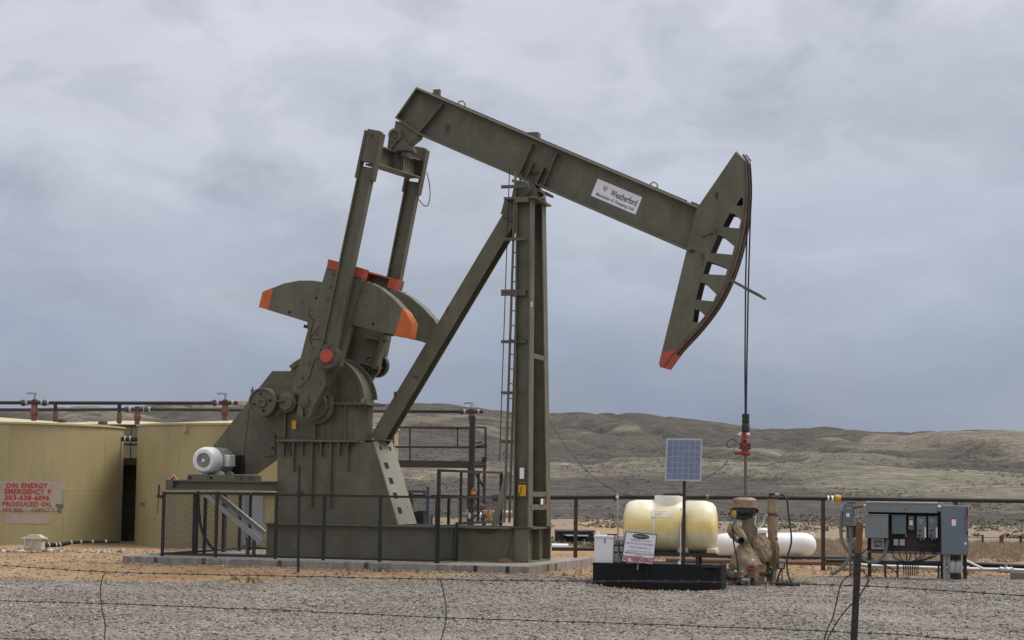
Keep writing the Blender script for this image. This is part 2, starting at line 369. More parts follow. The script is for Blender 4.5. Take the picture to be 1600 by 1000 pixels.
# ------------------------------------------------------------------ terrain
def sstep(a, b, x):
    t = np.clip((x - a) / (b - a), 0, 1); return t * t * (3 - 2 * t)
_perm = np.random.RandomState(3).rand(256, 256)
def vnoise(x, y):
    xi, yi = np.floor(x).astype(int), np.floor(y).astype(int); fx, fy = x - xi, y - yi
    fx = fx*fx*(3-2*fx); fy = fy*fy*(3-2*fy)
    g = lambda a, b: _perm[a % 256, b % 256]
    return (g(xi,yi)*(1-fx)+g(xi+1,yi)*fx)*(1-fy) + (g(xi,yi+1)*(1-fx)+g(xi+1,yi+1)*fx)*fy
def fbm(x, y, o=5, rough=0.5):
    s = 0; a = 1; t = 0
    for i in range(o):
        s = s + a*(vnoise(x*2**i + 17*i, y*2**i + 31*i) - 0.5)*2; t += a; a *= rough
    return s / t
SKY_PX = [-900, -300, 0, 300, 620, 740, 870, 1000, 1100, 1200, 1300, 1400, 1600, 2000, 2600]
SKY_PY = [650, 645, 634, 628, 624, 630, 640, 643, 655, 666, 664, 668, 674, 678, 680]
PROF_D = [60, 70, 90, 120, 165, 220, 300, 400, 530, 680, 860, 1060, 1700]
PROF_T = [-.035, -.0300, -.0232, -.0165, -.0095, -.0020, .0085, .0165, .0245, .0315, .0400, .037, .030]
def gully(x, y):
    # drainage lines running down the slopes
    wx = x + 28*fbm(x/90, y/120, 3) + 0.22*y
    g1 = 1-np.abs(fbm(wx/62+9, y/330+2, 3, 0.45))*3.2; g2 = 1-np.abs(fbm((wx-0.35*y)/27+4, y/150, 3, 0.5))*3.0
    return np.clip(g1, 0, 1)**1.5 + 0.5*np.clip(g2, 0, 1)**1.6
def terr(x, y):
    x = np.asarray(x, float); y = np.asarray(y, float)
    # ---- the pad area
    lx = x - PF.o.x; ly = y - PF.o.y; c, s = math.cos(PF.yaw), math.sin(PF.yaw)
    u = lx*c - ly*s; v = lx*s + ly*c
    du = np.maximum(np.maximum(-10.2 - u, u - 0.9), 0); dv = np.maximum(np.abs(v) - 2.9, 0)
    d = np.hypot(du, dv)
    near = 0.22 * (1 - sstep(0.1, 2.3, d)) + 0.035*fbm(x/3, y/3, 4) + 0.012*fbm(x*1.5, y*1.5, 3)
    # heaped dirt in front of the storage tanks
    mound = np.exp(-((y - 51 + 2.5*np.sin(x*0.35))/3.2)**2) * sstep(-5.5, -11, x) * (0.16 + 0.16*fbm(x/2.2, y/1.6, 4))
    near = near + mound + 0.10*np.exp(-((y-56)/4)**2)*sstep(2, 8, x)*(0.5+fbm(x/2, y/2, 4))
    # ---- the rising range
    yy = np.maximum(y, 1.0)
    px = 800 + 3000*x/np.maximum(yy, 30)
    t = np.interp(yy, PROF_D, PROF_T)
    hz = 760 + (px-800)*math.tan(ROLL)
    ts = (hz - np.interp(px, SKY_PX, SKY_PY))/3000
    t = np.where(t > 0, t*ts/0.040, t)
    amp = 0.0066*sstep(110, 320, yy)*(1-0.85*sstep(640, 860, yy))
    n = fbm((x-yy*0.35)/95 + 3.7, yy/150 + 1.3, 4, 0.42)*1.1 + 0.6*fbm((x+yy*0.5)/60, yy/95, 3, 0.45)
    gul = gully(x, yy)
    t = t + amp*n - 0.0058*sstep(150, 400, yy)*(1-0.5*sstep(800, 1000, yy))*gul + 0.0006*sstep(80, 200, yy)*fbm(x/18, yy/25, 3)
    far = EYE.z + t*yy
    k = sstep(62, 78, y)
    return near*(1-k) + far*k
def sheet(name, xs, ys, mt, polar=False):
    if polar: Y, A = np.meshgrid(ys, xs, indexing='ij'); X = A*Y
    else: Y, X = np.meshgrid(ys, xs, indexing='ij')
    Z = terr(X, Y); n, mcount = X.shape
    verts = np.stack([X, Y, Z], -1).reshape(-1, 3)
    idx = np.arange(n*mcount).reshape(n, mcount)
    F = np.stack([idx[:-1,:-1], idx[:-1,1:], idx[1:,1:], idx[1:,:-1]], -1).reshape(-1, 4)
    me = bpy.data.meshes.new(name); me.from_pydata(verts.tolist(), [], F.tolist()); me.materials.append(mt)
    me.polygons.foreach_set('use_smooth', [True]*len(me.polygons))
    o = bpy.data.objects.new(name, me); COL.objects.link(o); o['kind'] = 'structure'; return o, X, Y

def zone_attr(o, X, Y):
    # 0 gravel .. 1 sandy orange dirt (yard surface), second attribute: dry grass
    edge = np.interp(X, [-30, -6, 1, 4, 7, 12, 30], [40.2, 41.0, 41.3, 43.5, 47.0, 49.0, 50])
    d = sstep(-2.2, 2.2, Y - edge); g = sstep(57, 64, Y + 3*fbm(X/5, Y/5, 3)) * sstep(5, 8, X) + sstep(66, 76, Y)*(1-sstep(2, 6, X))
    for nm, val in (('dirt', d), ('grass', np.clip(g, 0, 1))):
        a = o.data.attributes.new(nm, 'FLOAT', 'POINT'); a.data.foreach_set('value', val.reshape(-1).astype(np.float32))

def ground_material():
    mt = bpy.data.materials.new('yard ground'); mt.use_nodes = True; nt = mt.node_tree; L = nt.links.new
    b = nt.nodes['Principled BSDF']; b.inputs['Roughness'].default_value = 0.95; b.inputs['Specular IOR Level'].default_value = 0.2
    tc = N(nt, 'ShaderNodeTexCoord'); C = tc.outputs['Object']
    def noise_(sc_, det=5, ro=0.6, loc=None):
        n = N(nt, 'ShaderNodeTexNoise', i={'Scale': sc_, 'Detail': det, 'Roughness': ro}); L(C, n.inputs[0]); return n.outputs['Fac']
    vor = N(nt, 'ShaderNodeTexVoronoi', i={'Scale': 33.0, 'Randomness': 1.0}); L(C, vor.inputs['Vector'])
    sx = N(nt, 'ShaderNodeSeparateColor'); L(vor.outputs['Color'], sx.inputs[0])
    stone = ramp(nt, [(0.0, (0.072, 0.066, 0.061)), (0.35, (0.172, 0.157, 0.14)), (0.7, (0.258, 0.235, 0.207)), (0.93, (0.40, 0.37, 0.33)), (1.0, (0.54, 0.51, 0.47))], 'LINEAR')
    L(sx.outputs[0], stone.inputs[0])
    big = ramp(nt, [(0.3, (0.76, 0.75, 0.75)), (0.7, (1.14, 1.11, 1.06))], 'LINEAR'); L(noise_(0.35, 6), big.inputs[0])
    gm = N(nt, 'ShaderNodeMix', data_type='RGBA', blend_type='MULTIPLY', i={'Factor': 1.0}); L(stone.outputs[0], gm.inputs['A']); L(big.outputs[0], gm.inputs['B'])
    # compacted wheel tracks, paler and sandier, running across the yard
    mt_ = N(nt, 'ShaderNodeMapping', i={'Scale': (0.05, 0.6, 1), 'Rotation': (0, 0, 0.03)}); L(C, mt_.inputs[0])
    nt_t = N(nt, 'ShaderNodeTexNoise', i={'Scale': 1.0, 'Detail': 6, 'Roughness': 0.6}); L(mt_.outputs[0], nt_t.inputs[0])
    rt_ = ramp(nt, [(0.50, 0.0), (0.66, 0.6)]); L(nt_t.outputs['Fac'], rt_.inputs[0])
    gm2 = N(nt, 'ShaderNodeMix', data_type='RGBA'); gm2.inputs['B'].default_value = (0.255, 0.215, 0.175, 1); L(rt_.outputs[0], gm2.inputs['Factor']); L(gm.outputs['Result'], gm2.inputs['A']); gm = gm2
    dirt = ramp(nt, [(0.25, (0.22, 0.122, 0.055)), (0.42, (0.315, 0.20, 0.108)), (0.58, (0.36, 0.25, 0.152)), (0.75, (0.42, 0.335, 0.245))], 'LINEAR'); L(noise_(0.7, 9, 0.68), dirt.inputs[0])
    peb = ramp(nt, [(0.3, 0.72), (0.7, 1.28)], 'LINEAR'); L(noise_(16, 4, 0.7), peb.inputs[0])
    dm = N(nt, 'ShaderNodeMix', data_type='RGBA', blend_type='MULTIPLY', i={'Factor': 1.0}); L(dirt.outputs[0], dm.inputs['A']); L(peb.outputs[0], dm.inputs['B'])
    grass = ramp(nt, [(0.28, (0.17, 0.13, 0.09)), (0.5, (0.26, 0.20, 0.14)), (0.72, (0.33, 0.27, 0.19))], 'LINEAR'); L(noise_(0.8, 8, 0.7), grass.inputs[0])
    def masked(attr, amp_, sc_):
        a = N(nt, 'ShaderNodeAttribute', attribute_name=attr)
        ma = N(nt, 'ShaderNodeMath', operation='MULTIPLY_ADD', i={1: amp_, 2: -amp_/2}); L(noise_(sc_, 7, 0.65), ma.inputs[0])
        ad = N(nt, 'ShaderNodeMath', operation='ADD'); L(a.outputs['Fac'], ad.inputs[0]); L(ma.outputs[0], ad.inputs[1])
        rr = ramp(nt, [(0.36, 0.0), (0.64, 1.0)]); L(ad.outputs[0], rr.inputs[0]); return rr.outputs[0]
    m1 = N(nt, 'ShaderNodeMix', data_type='RGBA'); L(masked('dirt', 1.5, 0.9), m1.inputs['Factor']); L(gm.outputs['Result'], m1.inputs['A']); L(dm.outputs['Result'], m1.inputs['B'])
    m2 = N(nt, 'ShaderNodeMix', data_type='RGBA'); L(masked('grass', 0.9, 0.5), m2.inputs['Factor']); L(m1.outputs['Result'], m2.inputs['A']); L(grass.outputs[0], m2.inputs['B'])
    L(m2.outputs['Result'], b.inputs['Base Color'])
    bp = N(nt, 'ShaderNodeBump', i={'Strength': 0.7, 'Distance': 0.03}); L(noise_(22, 5, 0.7), bp.inputs['Height']); L(bp.outputs[0], b.inputs['Normal'])
    return mt
def hill_material():
    mt = bpy.data.materials.new('sage hills'); mt.use_nodes = True; nt = mt.node_tree; L = nt.links.new
    b = nt.nodes['Principled BSDF']; b.inputs['Roughness'].default_value = 1.0; b.inputs['Specular IOR Level'].default_value = 0.1
    tc = N(nt, 'ShaderNodeTexCoord'); C = tc.outputs['Object']
    def noise_(sc_, det=5, ro=0.6, vec=None, dist=0.0):
        n = N(nt, 'ShaderNodeTexNoise', i={'Scale': sc_, 'Detail': det, 'Roughness': ro, 'Distortion': dist}); L(vec or C, n.inputs[0]); return n.outputs['Fac']
    # far distance fades the fine grain: use patches that lie along the slopes
    mp = N(nt, 'ShaderNodeMapping', i={'Scale': (1.0, 0.30, 1.0), 'Rotation': (0, 0, 0.12)}); L(C, mp.inputs[0]); V = mp.outputs[0]
    base = ramp(nt, [(0.30, (0.112, 0.10, 0.084)), (0.45, (0.168, 0.152, 0.12)), (0.58, (0.215, 0.198, 0.148)), (0.75, (0.265, 0.236, 0.182))], 'LINEAR'); L(noise_(0.026, 9, 0.6, V, 0.6), base.inputs[0])
    # tracts of dark sage
    ho = N(nt, 'ShaderNodeAttribute', attribute_name='hollow')
    hm = N(nt, 'ShaderNodeMath', operation='MULTIPLY_ADD', i={1: 0.75}); L(ho.outputs['Fac'], hm.inputs[0]); L(noise_(0.017, 8, 0.62, V, 0.9), hm.inputs[2])
    tr = ramp(nt, [(0.88, 0.0), (1.08, 1.0)]); L(hm.outputs[0], tr.inputs[0])
    tk = N(nt, 'ShaderNodeMath', operation='MULTIPLY', i={1: 0.76}); L(tr.outputs[0], tk.inputs[0])
    m1 = N(nt, 'ShaderNodeMix', data_type='RGBA'); m1.inputs['B'].default_value = (0.074, 0.066, 0.062, 1)
    L(tk.outputs[0], m1.inputs['Factor']); L(base.outputs[0], m1.inputs['A'])
    # bare pinkish shoulders
    hb = N(nt, 'ShaderNodeMath', operation='MULTIPLY_ADD', i={1: -0.35}); L(ho.outputs['Fac'], hb.inputs[0]); L(noise_(0.013, 7, 0.6, V, 0.5), hb.inputs[2])
    br = ramp(nt, [(0.38, 0.0), (0.53, 1.0)]); L(hb.outputs[0], br.inputs[0])
    bk = N(nt, 'ShaderNodeMath', operation='MULTIPLY', i={1: 0.75}); L(br.outputs[0], bk.inputs[0])
    m2 = N(nt, 'ShaderNodeMix', data_type='RGBA'); m2.inputs['B'].default_value = (0.215, 0.172, 0.145, 1)
    L(bk.outputs[0], m2.inputs['Factor']); L(m1.outputs['Result'], m2.inputs['A'])
    # small pale outcrops
    oc = ramp(nt, [(0.70, 0.0), (0.74, 1.0)]); L(noise_(0.05, 6, 0.65, V), oc.inputs[0])
    m3 = N(nt, 'ShaderNodeMix', data_type='RGBA'); m3.inputs['B'].default_value = (0.40, 0.31, 0.24, 1)
    L(oc.outputs[0], m3.inputs['Factor']); L(m2.outputs['Result'], m3.inputs['A'])
    # shrub speckle at two sizes
    cur = m3.outputs['Result']
    for s_, lo, hi in ((1.7, 0.76, 1.2), (0.55, 0.68, 1.2), (0.2, 0.78, 1.16), (0.08, 0.84, 1.12)):
        sp = ramp(nt, [(0.38, lo), (0.62, hi)], 'LINEAR'); L(noise_(s_, 5, 0.7), sp.inputs[0])
        mm = N(nt, 'ShaderNodeMix', data_type='RGBA', blend_type='MULTIPLY', i={'Factor': 1.0}); L(cur, mm.inputs['A']); L(sp.outputs[0], mm.inputs['B']); cur = mm.outputs['Result']
    L(cur, b.inputs['Base Color'])
    bp = N(nt, 'ShaderNodeBump', i={'Strength': 0.9, 'Distance': 1.2}); L(noise_(0.2, 6, 0.7), bp.inputs['Height']); L(bp.outputs[0], b.inputs['Normal'])
    return mt

GX = np.concatenate([np.linspace(-160, -24, 30), np.linspace(-23.5, 23.5, 150), np.linspace(24, 160, 30)])
GY = np.concatenate([np.linspace(-60, 20, 20), np.linspace(20.5, 66, 150), np.linspace(67, 120, 50)])
ground, X_, Y_ = sheet('ground', GX, GY, ground_material()); zone_attr(ground, X_, Y_)
HA = np.linspace(-0.62, 0.62, 460)
HY = np.concatenate([np.linspace(119.5, 400, 110), np.geomspace(403, 1700, 300)])
hillmat = hill_material()
hills, X_, Y_ = sheet('hills', HA, HY, hillmat, polar=True)
nn_ = fbm((X_-Y_*0.35)/95 + 3.7, Y_/150 + 1.3, 4, 0.42)*1.1 + 0.6*fbm((X_+Y_*0.5)/60, Y_/95, 3, 0.45)
hol = 0.5 + 0.34*gully(X_, Y_) - 0.55*nn_ + 0.18*sstep(800, 1000, Y_) + 0.04*(1-sstep(120, 190, Y_))
a_ = hills.data.attributes.new('hollow', 'FLOAT', 'POINT'); a_.data.foreach_set('value', hol.reshape(-1).astype(np.float32))

# ------------------------------------------------------------------ loose cover (uncountable)
def colour_mat(name, rough=0.95):
    mt = bpy.data.materials.new(name); mt.use_nodes = True; nt = mt.node_tree
    b = nt.nodes['Principled BSDF']; b.inputs['Roughness'].default_value = rough; b.inputs['Specular IOR Level'].default_value = 0.2
    a = N(nt, 'ShaderNodeAttribute', attribute_name='tint'); nt.links.new(a.outputs['Color'], b.inputs['Base Color']); return mt
def scatter(name, base_v, base_f, pos, scl, rot, tints, mt, jitter=0.25, seed=1):
    rs = np.random.RandomState(seed); n = len(pos); k = len(base_v)
    V = np.repeat(base_v[None], n, 0) * (1 + jitter*rs.uniform(-1, 1, (n, k, 1)))
    c, s = np.cos(rot)[:, None], np.sin(rot)[:, None]
    V = V * scl[:, None, :]
    V = np.stack([V[..., 0]*c - V[..., 1]*s, V[..., 0]*s + V[..., 1]*c, V[..., 2]], -1) + pos[:, None, :]
    f = np.asarray(base_f); F = (f[None] + (np.arange(n)*k)[:, None, None]).reshape(-1, f.shape[1])
    me = bpy.data.meshes.new(name)
    me.vertices.add(n*k); me.vertices.foreach_set('co', V.reshape(-1).astype(np.float32))
    nl = F.size; me.loops.add(nl); me.loops.foreach_set('vertex_index', F.reshape(-1).astype(np.int32))
    me.polygons.add(len(F)); me.polygons.foreach_set('loop_start', np.arange(0, nl, f.shape[1], dtype=np.int32))
    me.polygons.foreach_set('loop_total', np.full(len(F), f.shape[1], dtype=np.int32))
    me.update(calc_edges=True)
    a = me.attributes.new('tint', 'FLOAT_COLOR', 'POINT')
    col = np.ones((n, k, 4)); col[..., :3] = tints[:, None, :]; a.data.foreach_set('color', col.reshape(-1).astype(np.float32))
    me.materials.append(mt); o = bpy.data.objects.new(name, me); COL.objects.link(o); o['kind'] = 'stuff'; return o
OCT_V = np.array([(1,0,0),(0,1,0),(-1,0,0),(0,-1,0),(0.1,0.1,1),(0,0,-.5)], float)
OCT_F = [(0,1,4),(1,2,4),(2,3,4),(3,0,4),(1,0,5),(2,1,5),(3,2,5),(0,3,5)]
rs = np.random.RandomState(11)
def yard_edge(x): return np.interp(x, [-30, -6, 1, 4, 7, 12, 30], [40.2, 41.0, 41.3, 43.5, 47.0, 49.0, 50])
n = 130000
y = 22.5 + 27*rs.rand(n)**0.85; x = (rs.rand(n)-0.5)*0.62*y
lim = yard_edge(x) + rs.normal(0, 0.9, n)
keep = (y < lim) | (rs.rand(n) < 0.10); clump = fbm(x/1.1, y/1.6, 4) + rs.rand(n)*0.9 > 0.15; keep &= clump
x, y = x[keep], y[keep]; n = len(x)
r_ = 0.008 + 0.030*rs.rand(n)**4
pal = np.array([(0.085,0.078,0.072),(0.175,0.157,0.14),(0.25,0.223,0.193),(0.345,0.308,0.268),(0.49,0.455,0.41),(0.25,0.185,0.135)])
ti = pal[rs.choice(6, n, p=[.2,.27,.25,.15,.05,.08])] * rs.uniform(.85, 1.15, (n, 1))
scatter('gravel', OCT_V, OCT_F, np.stack([x, y, terr(x, y)+0.002], -1), np.stack([r_*rs.uniform(.8,1.4,n), r_, r_*rs.uniform(.4,.75,n)], -1), rs.rand(n)*6.28, ti, colour_mat('gravel stones'), 0.3)
ob = bpy.data.objects['gravel']; ob['label'] = 'loose grey and tan gravel strewn over the yard'
# stones and dirt banked against the slab and the basin
bx, by, bz = [], [], []
for k in range(2600):
    if k < 1900:
        u_, v_ = (rs.uniform(-9.9, 0.7), -2.72 - abs(rs.normal(0, .10))) if k < 1500 else (0.35 + abs(rs.normal(0, .12)), rs.uniform(-2.7, 2.5))
        q = PF.M @ Vector((u_, v_, 0))
    else:
        q = on_z(rs.uniform(924, 1132), rs.uniform(918, 927), 0)
    bx.append(q.x); by.append(q.y)
x, y = np.array(bx), np.array(by); n = len(x); r_ = 0.015 + 0.04*rs.rand(n)**2
pal = np.array([(0.32,0.22,0.135),(0.26,0.20,0.15),(0.36,0.30,0.235),(0.2,0.18,0.16)]); ti = pal[rs.choice(4, n)]*rs.uniform(.8, 1.15, (n, 1))
o = scatter('banked_stones', OCT_V, OCT_F, np.stack([x, y, terr(x, y)], -1), np.stack([r_*1.3, r_, r_*.8], -1), rs.rand(n)*6.28, ti, colour_mat('banked stones'), 0.3, 9)
o['label'] = 'small stones and dirt banked along the slab and the black basin'
# dirt clods and pebbles on the orange dirt
n = 26000
y = rs.uniform(40, 60, n); x = rs.uniform(-0.30, 0.30, n)*y
keep = y > yard_edge(x) - 1.0; x, y = x[keep], y[keep]; n = len(x); r_ = 0.012 + 0.035*rs.rand(n)**3
pal = np.array([(0.34,0.22,0.125),(0.27,0.165,0.09),(0.40,0.30,0.20),(0.28,0.20,0.13)])
ti = pal[rs.choice(4, n)]*rs.uniform(.8, 1.15, (n, 1))
o = scatter('dirt_clods', OCT_V, OCT_F, np.stack([x, y, terr(x, y)], -1), np.stack([r_*1.2, r_, r_*.7], -1), rs.rand(n)*6.28, ti, colour_mat('dirt clods'), 0.3, 2)
o['label'] = 'small clods and pebbles on the orange dirt'
# sage brush over the rising ground
SH_V = []; SH_F = []
rs2 = np.random.RandomState(5)
for k in range(16):
    a = rs2.rand()*6.28; e = rs2.uniform(0.1, 1.2); p = np.array([math.cos(a)*math.cos(e)*.7, math.sin(a)*math.cos(e)*.7, 0.15+math.sin(e)*.65]); q = rs2.normal(0, .30, (3, 3))
    SH_V += list(p + q*np.array([1, 1, .7])); SH_F.append((3*k, 3*k+1, 3*k+2))
SH_V = np.array(SH_V)
n = 62000
y = 64*np.exp(rs.rand(n)*math.log(620/64)); x = rs.uniform(-0.34, 0.34, n)*y
den = fbm(x/11+5, y/30, 5)
keep = (rs.rand(n)*0.9 - 0.10 < den + 0.25*(1-sstep(100, 170, y))) & (y > np.where(x > 5, 86, 68))
x, y = x[keep], y[keep]; n = len(x); h = 0.09 + 0.15*rs.rand(n)
h *= 1 + 0.9*sstep(150, 500, y)
pal = np.array([(0.17,0.155,0.12),(0.22,0.205,0.155),(0.12,0.108,0.092),(0.27,0.235,0.17)])
ti = pal[rs.choice(4, n, p=[.35,.3,.25,.1])]*rs.uniform(.8, 1.2, (n, 1))
o = scatter('sagebrush', SH_V, SH_F, np.stack([x, y, terr(x, y)-0.05], -1), np.stack([h*1.25, h*1.25, h], -1), rs.rand(n)*6.28, ti, colour_mat('sage leaves'), 0.2, 3)
o['label'] = 'low grey green sagebrush dotted over the rising range'
# dry grass flat behind the yard
GR_V = []; GR_F = []
for k in range(7):
    a = rs2.rand()*6.28; b_ = rs2.normal(0, .12, 2); tip = np.array([b_[0]+rs2.normal(0,.3), b_[1]+rs2.normal(0,.3), rs2.uniform(.6, 1.1)])
    GR_V += [np.array([b_[0]-.07*math.cos(a), b_[1]-.07*math.sin(a), 0]), np.array([b_[0]+.07*math.cos(a), b_[1]+.07*math.sin(a), 0]), tip]; GR_F.append((3*k, 3*k+1, 3*k+2))
n = 26000
y = rs.uniform(56, 92, n); x = rs.uniform(0.0, 0.34, n)*y
den = fbm(x/4, y/5, 4) + 0.6*sstep(58, 64, y) - 1.4*sstep(78, 88, y)
keep = (rs.rand(n) < den + 0.15) & (x > 5+rs.normal(0, 1, n)); x, y = x[keep], y[keep]; n = len(x); h = 0.10 + 0.15*rs.rand(n)
pal = np.array([(0.38,0.30,0.205),(0.32,0.245,0.165),(0.43,0.36,0.26),(0.25,0.205,0.135)])
ti = pal[rs.choice(4, n)]*rs.uniform(.8, 1.15, (n, 1))
grm = colour_mat('grass blades')
o = scatter('dry_grass', np.array(GR_V), GR_F, np.stack([x, y, terr(x, y)-0.02], -1), np.stack([h, h, h], -1), rs.rand(n)*6.28, ti, grm, 0.2, 4)
o['label'] = 'pale dry grass on the flat behind the electrical rack'
# rubble heaped at the tank foot
n = 420; k_ = rs.rand(n); px_r = 5 + 185*k_; x = np.array([at(float(q), 852, 57.5).x for q in px_r]); y = 57.2 + rs.normal(0, .7, n); r_ = .025 + .075*rs.rand(n)**2
pal = np.array([(0.40,0.34,0.27),(0.30,0.23,0.16),(0.5,0.45,0.39),(0.10,0.09,0.085)]); ti = pal[rs.choice(4, n, p=[.35,.3,.2,.15])]*rs.uniform(.8, 1.15, (n, 1))
o = scatter('rubble', OCT_V, OCT_F, np.stack([x, y, terr(x, y)], -1), np.stack([r_*1.3, r_, r_*.8], -1), rs.rand(n)*6.28, ti, colour_mat('rubble stones'), 0.3, 12)
o['label'] = 'low scatter of pale rubble along the foot of the tank'
# a few green weeds at the edge of the gravel, red brush along the foot of the range
n = 700; wx = []; wy = []
for cxp, cyp, k, sp in ((745, 902, 70, .5), (800, 905, 60, .6), (923, 880, 140, .35), (380, 906, 30, .3), (1490, 893, 60, .5), (1240, 910, 60, .25), (600, 905, 30, .5), (1100, 905, 30, .8), (1350, 890, 120, 0.5)):
    p = on_z(cxp, cyp, 0.05)
    wx += list(rs.normal(p.x, sp, k)); wy += list(rs.normal(p.y, sp*1.2, k))
x, y = np.array(wx), np.array(wy); n = len(x); h = 0.05 + 0.07*rs.rand(n)
pal = np.array([(0.07,0.11,0.035),(0.10,0.13,0.05),(0.16,0.15,0.07)]); ti = pal[rs.choice(3, n)]
o = scatter('weeds', np.array(GR_V), GR_F, np.stack([x, y, terr(x, y)], -1), np.stack([h, h, h], -1), rs.rand(n)*6.28, ti, grm, 0.2, 6)
o['label'] = 'small green weeds along the edge of the gravel'
n = 2600; y = rs.uniform(86, 93, n); x = rs.uniform(0.22, 0.36, n)*y; keep = fbm(x/4, y/4, 3)+.35 > rs.rand(n)*.8; x, y = x[keep], y[keep]; n = len(x)
h = .12+.16*rs.rand(n); ti = np.array([(0.15,0.085,0.07)])*rs.uniform(.7, 1.3, (n, 1))
o = scatter('red_brush', SH_V, SH_F, np.stack([x, y, terr(x, y)-0.05], -1), np.stack([h*1.2, h*1.2, h], -1), rs.rand(n)*6.28, ti, colour_mat('red brush twigs'), 0.2, 7)
o['label'] = 'strip of reddish brush at the foot of the range'
# ================================================================== the pump jack
U = PF.U; P = PF.P
def Z(zx, zy, ox, oy, k, v): return U(ox + zx/k, oy + zy/k, v)          # a pixel read from an enlarged crop
z1 = lambda x, y, v: Z(x, y, 380, 380, 3.333, v)
z2 = lambda x, y, v: Z(x, y, 540, 120, 4.167, v)
z3 = lambda x, y, v: Z(x, y, 860, 200, 2.5, v)
z4 = lambda x, y, v: Z(x, y, 240, 560, 2.941, v)
z5 = lambda x, y, v: Z(x, y, 420, 580, 3.125, v)
V3 = lambda p, v: Vector((p[0], v, p[1]))

pad = MB()
pn, pf_ = -2.72, 2.75
ul = P(192, 868, pn).x; ur = PF.onz(843, 883, 0).x
ns_ = 150; rsp = random.Random(4)
us_p = [ul + (ur-ul)*i/ns_ for i in range(ns_+1)]
jit = lambda: -0.004 - 0.03*max(0, rsp.random()-.82)/.18*rsp.random()
rows = []
for u_ in us_p:
    c_ = jit(); rows.append([(u_, pn, -.32), (u_, pn, c_-.012), (u_, pn-c_*.9+.012, 0), (u_, pf_, 0), (u_, pf_, -.32)])
vr = [[pad.bm.verts.new(q) for q in r__] for r__ in rows]
for a__, b__ in zip(vr, vr[1:]):
    for k__ in range(4): pad.bm.faces.new((a__[k__], a__[k__+1], b__[k__+1], b__[k__]))
pad.bm.faces.new(vr[0]); pad.bm.faces.new(vr[-1])
pad_o = pad.build('concrete_pad', concrete, sharp=25); pad_o.matrix_world = PF.M; pad_o['kind'] = 'structure'
pad_o['label'] = 'long weathered concrete slab under the pump jack'
for px in (243, 318, 437, 572, 743, 793):
    u = P(px, 880, pn).x
    MB().box((u-0.045, pn-0.006, -0.17), (u+0.045, pn+0.02, -0.012)).build('steel_insert', rust_m if px < 700 else black_m, pad_o)
for v in (-1.25, -0.6):
    MB().box((ur-0.02, v-0.10, -0.19), (ur+0.006, v+0.10, -0.012)).build('steel_insert', rust_m, pad_o)

pump = thing('pump_jack', 'olive green beam pumping unit with orange counterweight tips on a concrete pad', 'pump jack', PF)
def part(name, mb, mt=None, par=None, bevel=0, sharp=35):
    return mb.build(name, mt or olive, par or pump, sharp, bevel)

# ---- skid
SN, SF = -0.95, 0.95
st = U(600, 820.5, SN)[1]                         # skid top above the pad
us0 = P(413, 830, SN).x; us1 = P(826, 850, SN).x
for v in (SN, SF):
    s_ = 1 if v < 0 else -1
    part('skid_beam', MB().box((us0, v, 0), (us1-0.33, v+s_*0.32, 0.035)).box((us0, v, st-0.035), (us1-0.33, v+s_*0.32, st)).box((us0, v+s_*0.13, 0.035), (us1-0.33, v+s_*0.16, st-0.035)), olive)
ue = us1
front = MB().box((ue-0.33, SN, 0), (ue, SF, 0.035)).box((ue-0.33, SN, st-0.035), (ue, SF, st)).box((ue-0.20, SN+0.03, 0.035), (ue-0.165, SF-0.03, st-0.035))
fo = part('end_beam', front)
for v in (SN, SF-0.03, 0.0): part('web_plate', MB().box((ue-0.325, v, 0.036), (ue-0.005, v+0.03, st-0.036)), olive, fo)
part('end_beam', MB().box((us0, SN+0.33, 0.0), (us0+0.3, SF-0.33, st-0.002)))
for u in np.linspace(us0+1.2, us1-1.6, 4): part('cross_beam', MB().box((u, SN+0.16, 0.04), (u+0.25, SF-0.16, st-0.04)))
for u in (P(705, 840, SN).x,): part('web_stiffener', MB().box((u, SN+0.005, 0.036), (u+0.02, SN+0.13, st-0.036)))

# ---- gear box stand
GN, GF = -0.64, 0.64
g_bl = (P(432, 820, GN).x, st); g_tl = U(433, 690, GN); g_tr = U(583, 692, GN); g_br = (P(621, 818, GN).x, st)
zt = g_tl[1]
stand = part('gearbox_stand', MB().prism([g_bl, (g_tl[0], zt), (g_tr[0], zt), g_br], GN+0.02, GF-0.02), olive)
# sloped end plate with its slots, a touch proud of the stand
slope = Vector((g_br[0]-g_tr[0], 0, g_br[1]-zt)); nrm = Vector((-slope.z, 0, slope.x)).normalized()
nrm = nrm if nrm.x > 0 else -nrm
a = Vector((g_tr[0], GN, zt)); b = Vector((g_br[0], GN, g_br[1]))
part('end_plate', MB().extr([a, a+Vector((0, GF-GN, 0)), b+Vector((0, GF-GN, 0)), b], nrm*0.03), olive_pale, stand)  # paler olive puts the light on the slope into the colour
for t, w_, h_ in ((0.07, 0.12, 0.10), (0.285, 0.26, 0.15), (0.47, 0.26, 0.15), (0.65, 0.26, 0.15), (0.83, 0.26, 0.15)):
    c0 = a + slope*t + nrm*0.032; sl = slope.normalized()
    vs_ = (0.30, 0.95) if t < 0.1 else (0.36,)
    for dv in vs_:
        c = c0 + Vector((0, dv, 0))
        q = [c - sl*h_/2 - Vector((0, w_/2, 0)), c - sl*h_/2 + Vector((0, w_/2, 0)), c + sl*h_/2 + Vector((0, w_/2, 0)), c + sl*h_/2 - Vector((0, w_/2, 0))]
        part('slot', MB().extr(q, nrm*0.003), blackhole, stand)
top = part('top_plate', MB().box((U(431, 690, GN-0.1)[0], GN-0.12, zt), (P(607, 690, GF).x - 0.25, GF+0.12, zt+0.05)), olive, stand)
